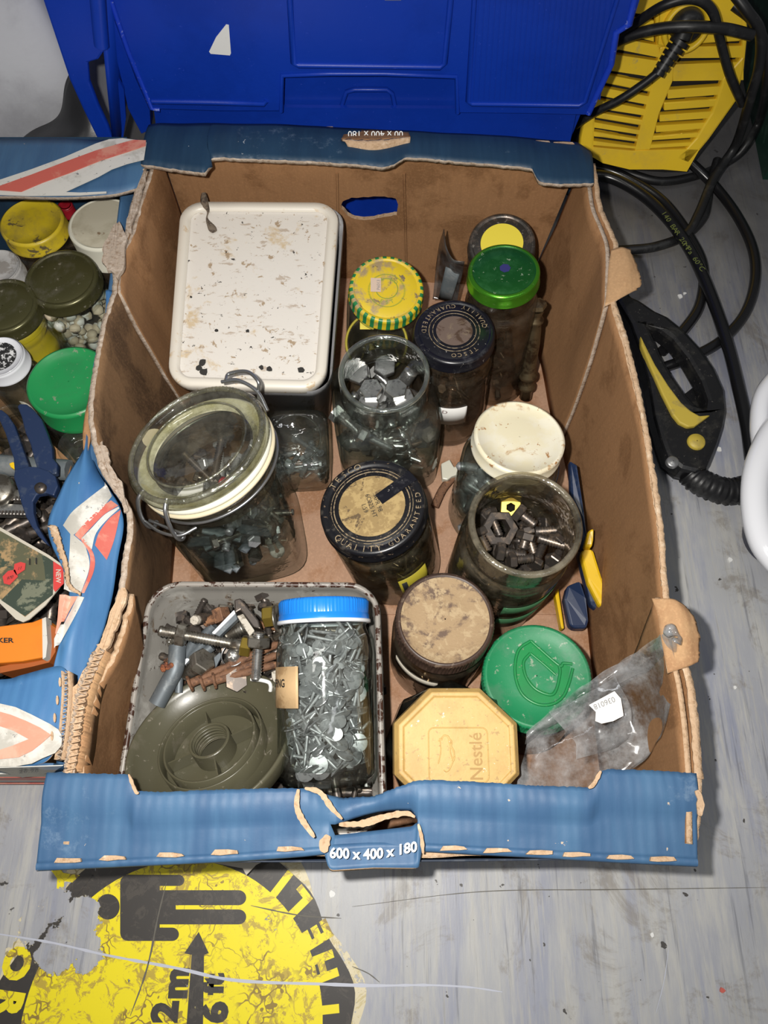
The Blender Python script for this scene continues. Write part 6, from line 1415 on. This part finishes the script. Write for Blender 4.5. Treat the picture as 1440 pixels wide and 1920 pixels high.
# back flap
m = MB(); sheet(m, [[P(-160, 262, .186), P(0, 261, .186), P(100, 259, .186), P(170, 262, .186), P(245, 261, .185), P(275, 266, .184)], [P(-160, 320, .187), P(0, 318, .187), P(100, 316, .187), P(170, 318, .187), P(250, 312, .185), P(272, 310, .184)], [P(-160, 368, .185), P(0, 368, .185), P(80, 370, .185), P(160, 368, .185), P(215, 363, .184), P(256, 353, .183)]], 70, 8, crumple=.0006)
m.build('back_flap', ['kraft_card', 'blue_print', 'torn_card_grey'], lbx, solid=(.004, 1))
overlay('white_stripe', ((0, 338), (60, 318), (120, 296), (180, 270), (205, 262), (230, 260), (262, 264), (275, 268), (270, 300), (238, 308), (210, 318), (185, 332), (122, 361), (150, 362), (200, 360), (200, 363), (150, 367), (50, 368), (0, 366)), .1884, 'print_white')
overlay('red_stripe', ((-2, 350), (60, 328), (120, 305), (180, 283), (225, 270), (250, 263), (274, 264), (273, 274), (240, 285), (190, 301), (130, 325), (80, 343), (40, 360), (0, 357)), .1892, 'print_red')
m = MB(); m.prism([Vector((-.66, .562, .004)), Vector((-.225, .562, .004)), Vector((-.23, .566, .184)), Vector((-.66, .566, .184))], (0, .004, 0)); m.build('back_panel', 'blue_print_dusty', lbx)
# right-hand side, crumpled
Lr = [(198, 545, .178), (189, 620, .176), (178, 700, .172), (168, 800, .168), (150, 850, .168), (112, 920, .168), (90, 985, .168), (112, 1060, .168), (124, 1110, .166), (118, 1160, .166), (108, 1225, .166), (102, 1262, .165)]
Rr = [(214, 548, .176), (203, 620, .174), (189, 700, .170), (172, 800, .160), (178, 880, .160), (226, 962, .160), (220, 1040, .158), (206, 1120, .156), (190, 1190, .156), (160, 1260, .156), (138, 1310, .158), (128, 1350, .16)]
A = [P(*q) for q in Lr]; B = [P(*q) for q in Rr]
Mid = [A[i].lerp(B[i], .45)+Vector((0, 0, .007 if 3 <= i <= 9 else .001)) for i in range(12)]
Dn = [Vector((min(B[i].x, -.2)-.002, B[i].y, .004)) for i in range(12)]
m = MB(); sheet(m, [A, Mid, B], 130, 22, crumple=.0035, cscale=28); m.build('side_flap', ['blue_print_light', 'kraft_card', 'torn_card_grey'], lbx, solid=(.003, -1))
m = MB(); sheet(m, [[Vector((-.212, .03, .155)), Vector((-.224, .3, .165)), Vector((-.232, .57, .175))], [Vector((-.212, .03, .004)), Vector((-.218, .3, .004)), Vector((-.225, .57, .004))]], 20, 6); m.build('side_panel', 'blue_print', lbx, solid=(.003, 0))
def drape(name, pts, mt, lift=.0012):
    """printed stripe following the crumpled side flap"""
    m = MB(); dg = []
    n = 12; rowsA = resample([P(*p, .168) for p in pts[0]], n*2); rowsB = resample([P(*p, .168) for p in pts[1]], n*2)
    from mathutils.bvhtree import BVHTree
    verts = []; rows = []
    for k in range(9):
        row = []
        for i in range(n*2):
            q = rowsA[i].lerp(rowsB[i], k/8); d = (q-CAM).normalized(); hit = BV.ray_cast(CAM, d)
            row.append((hit[0]-d*lift) if hit[0] is not None else q+Vector((0, 0, .004)))
        rows.append(row)
    m.rings(rows, (False, False), False); return m.build(name, mt, lbx)
from mathutils.bvhtree import BVHTree
_mb = MB(); rnd_state = rnd.getstate(); sheet(_mb, [A, Mid, B], 130, 22, crumple=.0035, cscale=28); rnd.setstate(rnd_state)
BV = BVHTree.FromPolygons([tuple(q) for q in _mb.v], _mb.f)
drape('white_stripe', [[(118, 985), (135, 960), (165, 935), (200, 908)], [(135, 1005), (160, 985), (190, 955), (210, 930)]], 'print_white')
drape('red_stripe', [[(140, 1003), (155, 985), (185, 955), (208, 938)], [(150, 1012), (170, 990), (195, 965), (222, 948)]], 'print_red')
drape('white_stripe', [[(152, 1010), (170, 992), (196, 965), (222, 950)], [(172, 1030), (180, 1000), (200, 975), (224, 953)]], 'print_white')
drape('red_stripe', [[(178, 1022), (186, 998), (205, 972), (226, 956)], [(200, 1050), (208, 1030), (216, 1005), (226, 960)]], 'print_red')
drape('white_stripe', [[(132, 998), (130, 1040), (126, 1080), (124, 1108)], [(160, 1022), (168, 1060), (156, 1100), (150, 1114)]], 'print_white')
drape('red_stripe', [[(150, 1010), (168, 1040), (166, 1075), (152, 1112)], [(158, 1010), (176, 1040), (176, 1070), (158, 1112)]], 'print_red')
drape('coral_patch', [[(116, 1118), (114, 1140), (112, 1165), (108, 1190)], [(146, 1118), (132, 1142), (122, 1162), (110, 1192)]], 'print_coral')
drape('white_stripe', [[(146, 1117), (134, 1142), (122, 1165), (106, 1200)], [(158, 1120), (146, 1145), (130, 1175), (106, 1218)]], 'print_white')
m = MB(); sheet(m, [[P(90, 985, .176), P(98, 1005, .177), P(112, 1040, .177), P(122, 1070, .176), P(128, 1100, .175), (P(150, 1116, .174))], [P(106, 985, .178), P(112, 1005, .178), P(122, 1040, .178), P(128, 1065, .177), P(132, 1095, .176), P(152, 1112, .175)]], 50, 4, jag=(.0008, .0004)); m.build('torn_edge', 'torn_card', lbx, solid=(.0015, 0))
# front flap and front face
ftop = [(-150, 1275), (0, 1274), (40, 1266), (95, 1252), (115, 1250), (126, 1260)]
m = MB(); sheet(m, [[P(*q, .180) for q in ftop], [P(-150, 1360, .184), P(0, 1352, .184), P(60, 1345, .184), P(100, 1340, .183), P(112, 1338, .183), P(125, 1340, .182)], [P(-150, 1440, .180), P(0, 1441, .180), P(50, 1438, .180), P(85, 1428, .180), P(105, 1410, .180), P(119, 1400, .180)]], 60, 12, crumple=.0008)
m.build('front_flap', ['kraft_card', 'blue_print_light', 'torn_card'], lbx, solid=(.004, 1))
def ov2(name, pts, mt, z=.1862): return overlay(name, pts, z, mt)
ov2('white_stripe', ((-5, 1318), (30, 1326), (60, 1340), (95, 1358), (110, 1368), (117, 1380), (116, 1398), (104, 1412), (80, 1422), (60, 1432), (30, 1437), (-5, 1438)), 'print_white')
ov2('coral_stripe', ((-5, 1333), (20, 1340), (50, 1352), (75, 1364), (96, 1378), (78, 1394), (60, 1408), (35, 1420), (-5, 1424), (-5, 1408), (25, 1398), (54, 1386), (25, 1370), (-5, 1360)), 'print_coral', .1874)
m = MB(); path = resample([P(126, 1260, .181), P(127, 1300, .181), P(123, 1360, .181), P(118, 1400, .18), P(113, 1425, .178)], 110); A = []; B = []
for i, p in enumerate(path): off = .0016*math.sin(i*.9); A.append(p+Vector((off, 0, .0035))); B.append(p+Vector((off, 0, -.004)))
m.rings([A, B], (False, False), False, 0, None, False); m.build('fluting', 'torn_card_grey', lbx, solid=(.0005, 0))
for dx in (-.0021, .0021):
    m = MB(); m.rings([[p+Vector((dx, 0, .004)) for p in path], [p+Vector((dx, 0, -.01)) for p in path]], (False, False), False); m.build('liner', 'torn_card', lbx, solid=(.0006, 0))
for u, v in ((113, 1279), (108, 1313), (103, 1346), (98, 1380)):
    m = MB(); m.prism([P(u+4*math.cos(t)*.6, v+9*math.sin(t), .1872) for t in [2*PI*k/8 for k in range(8)]], (0, 0, .0008)); m.build('nick', 'torn_card', lbx)
yf = .035
def face(name, z0, z1, mt, x0=-.66, x1=-.207, dy=0.0, slant=0.0):
    m = MB(); m.prism([Vector((x0, yf-dy, z0)), Vector((x1, yf-dy, z0+slant)), Vector((x1, yf-dy, z1+slant)), Vector((x0, yf-dy, z1))], (0, .003, 0)); return m.build(name, mt, lbx)
face('front_panel', 0.002, .176, 'blue_print'); face('white_stripe', .088, .122, 'print_white', dy=.0008, slant=.012); face('red_stripe', .056, .090, 'print_red', dy=.0012, slant=.014); face('white_stripe', .040, .058, 'print_white', dy=.0010, slant=.010); face('red_stripe', .008, .022, 'print_red', dy=.0011)
m = MB(); m.prism([PY(u, v, yf-.0016) for u, v in ((-5, 1440), (118, 1436), (100, 1448), (42, 1458), (-5, 1444))], (0, .0005, 0)); m.build('paper_note', 'print_white', lbx)
m = MB(); v_, f_ = text_geo('26.96', 17); m.add([PY(54+q.x*1.0, 1446-q.y*.5-q.x*.08, yf-.0026) for q in v_], f_); m.build('handwriting', 'ink_grey', lbx)

# jars in the neighbouring box
def lj(label, u, v, z, w, h, gm, lidmat, kind='metal', cat='jar', name='glass_jar', bodyf=1.03, seg=96, zb=.006):
    R = dims(u, v, z, w); t_ = P(u, v, z); base = Vector((t_.x, t_.y, zb))
    r, L = jar(label, cat, t_, base, R*bodyf, R-.003, .74, gm, name=name); 
    if lidmat: lid_part(r, L, R, h, lidmat, kind)
    return r, L, R
lj('jar with bright yellow lid smeared with dirt, top left of the neighbouring box', 58, 414, .13, 122, .016, 'brown_glass', ['yellow_lid'], 'plain')
r, L, R = lj('white plastic pot with grubby cream lid, beside the torn left rim of the brown box', 192, 418, .135, 134, .030, 'brown_glass', ['white_plastic_cup'], 'plain', name='plastic_pot', cat='pot'); disc(r, L-.0006, R*.86, 'cream_lid_dirty', 'lid_top')
r, L, R = lj('glass jar of pale pebbly plugs with an olive metal lid', 114, 520, .135, 140, .014, 'clear_glass_thin', ['olive_metal'])
Mo = ROOTM[r.name]
for k in range(110):
    a = rnd.uniform(0, 2*PI); rr_ = rnd.uniform(.45, .9)*R; p = Mo @ Vector((rr_*math.cos(a), rr_*math.sin(a), rnd.uniform(.05, L-.022)))
    if k == 0:
        m = MB(); m.lathe([(.0005, -.0055), (.0035, -.005), (.0055, -.001), (.0048, .004), (.0005, .0055)], 8); pb = m.build('pale_plug', 'chip_beige'); o = pb
    else: o = pb.copy(); COL.objects.link(o)
    o.matrix_world = rot_to(rdir(), 0, p) @ Matrix.Diagonal((1, rnd.uniform(.6, 1), rnd.uniform(.7, 1.1), 1)); tag(o, 'pale beige plug inside the glass jar with olive metal lid', 'plug', 'pale plugs in the olive lidded jar')
lj('jar with dusty grey top cut by the left edge below the yellow lid', -6, 500, .13, 90, .014, 'clear_glass_thin', ['grey_dust'], 'plain')
r, L, R = lj('glass jar with smeared olive lid and yellow reel inside, at the left edge', 4, 572, .135, 132, .014, 'clear_glass_thin', ['olive_metal'])
m = MB(); m.lathe([(.002, 0), (R-.006, 0), (R-.006, .02), (R-.012, .03), (R-.006, .04), (R-.006, .055), (.002, .055)], 32, M=ROOTM[r.name] @ Matrix.Translation((0, 0, .055))); o = m.build('yellow_reel', 'yellow_bright', origin=ROOTM[r.name] @ Vector((0, 0, .055))); tag(o, 'yellow plastic reel seen through the jar with smeared olive lid', 'reel')
lb3 = patch(r, R*1.03+.0012, -68, -5, .012, .052, 'label_cream')
m = MB()
for k, t_ in enumerate(('ELECT', 'RETAIN')):
    v_, f_ = text_geo(t_, .012); RR = R*1.03+.0018; m.add([Vector((RR*math.cos(rad(-36)+q.x*.8/RR), RR*math.sin(rad(-36)+q.x*.8/RR), .042-.013*k+q.y)) for q in v_], f_)
m.build('label_print', 'ink_grey', lb3, local=True)
r, L, R = lj('jar with white rimmed lid and black stippled centre, at the left edge', -2, 668, .135, 96, .014, 'clear_glass_thin', ['gloss_white'], 'plain'); disc(r, L-.0004, R*.66, mat('stipple', (.02, .02, .02), .5, stains=[((.7, .7, .7), 260, .55, .6)]), 'stippled_centre')
r, L, R = lj('glass jar with big round green plastic lid, against the side of the neighbouring box', 128, 714, .145, 162, .026, 'clear_glass_thin', ['green_plastic'], 'plain')
r, L, R = lj('open glass jar with torn paper label behind the navy pliers, at the left edge', 14, 790, .10, 92, .010, 'clear_glass_thin', None); patch(r, R*1.03+.0012, 20, 80, .05, .09, 'label_cream')
m = MB(); v_, f_ = text_geo('EL', .014); RR = R*1.03+.002; m.add([Vector((RR*math.cos(rad(50)-q.x/RR), RR*math.sin(rad(50)-q.x/RR), .070+q.y)) for q in v_], f_); m.build('label_print', 'ink_grey', r, local=True)
lj('dark jar glimpsed between the yellow lid and the cream lid', 128, 440, .09, 60, .012, 'smoke_glass', ['dark_metal_lid'])
lj('small jar with red lid glimpsed under the striped flap', 122, 384, .12, 30, .012, 'smoke_glass', ['red_plastic'], 'plain')
# navy nippers
r = root('nippers', 'navy blue metal nippers with curved jaws lying in the neighbouring box', 'pliers', P(55, 900, .14))
def sl(name, pts, z, th, mt, par, bev=.0012): 
    m = MB(); m.prism([P(*(q if len(q) > 2 else (q[0], q[1], z))) for q in pts], (0, 0, th)); return m.build(name, mt, par, bevel=bev)
ZZ = lambda x, y: (x*.2605, 740+y*.2605)
sl('jaw', [ZZ(*q) for q in ((5, 150), (30, 130), (75, 165), (125, 240), (165, 350), (225, 520), (230, 560), (160, 600), (125, 560), (120, 480), (60, 300), (15, 200))], .142, .006, 'navy_grip', r)
sl('jaw', [ZZ(*q) for q in ((145, 110), (165, 92), (215, 95), (270, 140), (320, 200), (360, 300), (395, 400), (400, 480), (435, 520), (430, 590), (380, 600), (290, 560), (265, 480), (240, 380), (205, 300), (175, 180))], .140, .006, 'navy_grip', r)
sl('handle', [ZZ(*q) for q in ((130, 560), (220, 540), (300, 545), (370, 570), (420, 610), (440, 680), (410, 750), (350, 730), (290, 740), (262, 790), (265, 870), (290, 960), (345, 1050), (380, 1110), (350, 1090), (300, 1040), (250, 970), (210, 900), (175, 800), (150, 700), (122, 620))], .147, .006, 'navy_grip', r)
m = MB(); m.lathe([(.0005, .001), (.004, .0008), (.0045, -.002)], 18, M=Matrix.Translation(P(*ZZ(287, 668), .155))); m.build('pivot', 'steel_dark', r)
sl('yellow_tip', [ZZ(*q) for q in ((80, 510), (110, 498), (135, 520), (150, 560), (120, 555), (90, 535))], .142, .004, 'yellow_grip', r)
# ratchet / chromed tools
for k, (y0, lab) in enumerate(((935, 'chromed ratchet bar with raised lettering, under the navy nippers'), (962, 'second chromed bar below the lettered ratchet'))):
    r = root('ratchet', lab, 'tool', P(40, y0, .125))
    m = MB(); m.prism([P(-30, y0-12, .12), P(60, y0-9, .12), P(78, y0-4, .12), P(78, y0+8, .12), P(60, y0+11, .12), P(-30, y0+9, .12)], (0, 0, .008)); m.build('bar', 'steel_bright', r, bevel=.0012)
    for j in range(11): m = MB(); m.box(P(-2+6.5*j, y0, .1285), (.0015, .004, .0008)); m.build('raised_mark', 'steel_dark', r)
r = root('ratchet', 'round ratchet head at the left edge, above the chromed bar', 'tool', P(5, 925, .13)); m = MB(); m.lathe([(.0005, .010), (.012, .010), (.014, .007), (.014, 0), (.0005, 0)], 28, M=Matrix.Translation(P(2, 925, .125))); m.build('head', 'steel_bolt', r)
# picture card with red corner
r = root('picture_card', 'old blister card with brown photograph, red price tags and a red NEW corner', 'card', P(50, 1080, .15))
cz = .150
def cc_(name, pts, dz, mt, th=.0004): return sl(name, [ZZ(*q) for q in pts], cz+dz, th, mt, r, 0)
m = MB(); m.prism([P(*ZZ(*q), cz) for q in ((-200, 850), (10, 960), (360, 1160), (470, 1240), (465, 1350), (330, 1520), (215, 1620), (170, 1640), (120, 1620), (0, 1500), (-200, 1400))], (0, 0, .0012)); m.build('card', 'label_cream', r)
cc_('photograph', ((-190, 880), (10, 985), (340, 1170), (385, 1200), (380, 1440), (180, 1600), (140, 1570), (0, 1470), (-190, 1360)), .0016, 'washed_photo')
cc_('dark_field', ((300, 1150), (385, 1200), (380, 1440), (180, 1595), (10, 1480), (160, 1330), (330, 1340), (320, 1240)), .0024, 'photo_dark')
rcn = cc_('red_corner', ((385, 1200), (455, 1245), (460, 1360), (398, 1420), (385, 1400)), .0026, 'tag_red')
m = MB(); v_, f_ = text_geo('NEW', 13, .02); m.add([P(109+q.y*1.0, 1080+q.x*.85, cz+.0036) for q in v_], f_); m.build('new_print', 'label_cream', rcn)
cc_('price_tag', ((105, 1220), (150, 1205), (185, 1215), (180, 1260), (120, 1300), (100, 1270)), .0030, 'tag_red')
cc_('price_tag', ((20, 1310), (60, 1270), (110, 1260), (130, 1310), (70, 1370), (30, 1360)), .0030, 'tag_red')
m = MB()
for (x, y), t_ in (((72, 1318), '970'), ((142, 1250), '11')):
    v_, f_ = text_geo(t_, 9); c0 = ZZ(x, y); m.add([P(c0[0]+q.x*.9+q.y*.3, c0[1]-q.y+q.x*-.3, cz+.0042) for q in v_], f_)
m.build('price_print', 'ink_black', r)
for (x, y) in ((215, 1205), (262, 1200)): cc_('slot', ((x-5, y-25), (x+5, y-25), (x+5, y+20), (x-5, y+20)), .0030, 'ink_black')
# orange box
r = root('orange_carton', 'bright orange cardboard carton with black lettering, under the picture card', 'carton', P(50, 1210, .12))
m = MB(); top = [P(*q, .135) for q in ((-110, 1188), (60, 1166), (84, 1157), (84, 1232), (40, 1240), (-110, 1252))]; m.prism(top, (0, 0, -.040)); ctn = m.build('carton', 'orange_card', r, bevel=.0015)
m = MB(); m.prism([P(*q, .136) for q in ((79, 1160), (86, 1157), (89, 1205), (86, 1232), (80, 1236))], (0, 0, -.010)); m.build('end_flap', 'print_white', r)
m = MB(); m.prism([P(*q, .128) for q in ((90, 1168), (106, 1178), (104, 1222), (92, 1242), (60, 1250), (0, 1262), (0, 1250), (86, 1232))], (0, 0, -.03)); m.build('side', 'orange_card_dark', r)
m = MB(); v_, f_ = text_geo('KER', 17, .03); m.add([P(10+q.x, 1201-q.y*.75, .1362) for q in v_], f_); m.build('carton_print', 'ink_black', ctn)
# small things between: a pile in the bottom of the neighbouring box
pts = [Vector((rnd.uniform(-.40, -.235), rnd.uniform(.07, .30), rnd.uniform(.02, .115))) for _ in range(260)]
heap('metal_oddments', 'jumble of dark metal oddments in the bottom of the neighbouring box', 'steel_dark', pts, rs=(.003, .007), ln=(.02, .05), flatten=.4, cat='oddments')
m = MB(); m.prism([P(*q, .118) for q in ((60, 812), (100, 835), (135, 868), (132, 900), (100, 880), (70, 850))], (0, 0, .002)); tag(m.build('card_scrap', 'kraft_card', origin=P(100, 850, .118)), 'brown cardboard scrap under the green lidded jar', 'scrap')
rod('grey plastic tube lying behind the nippers', P(-30, 870, .12), P(130, 882, .12), .009, 'grey_plastic', 'tube', 'tube')
m = MB(); m.lathe([(.004, .002), (.016, .002), (.018, 0), (.018, -.008), (.004, -.008)], 32); o = m.build('clear_reel', 'clear_glass_thin'); o.location = P(148, 835, .12); tag(o, 'clear faceted plastic piece below the big green lid', 'reel')
for k in range(5):
    rod('thin grey rod in the jumble near the orange carton', P(-10+25*k, 1180-4*k, .10), P(30+25*k, 1160+6*k, .105), .0022, 'steel_bolt', 'thin_rod', 'rod', 'thin rods by the orange carton')
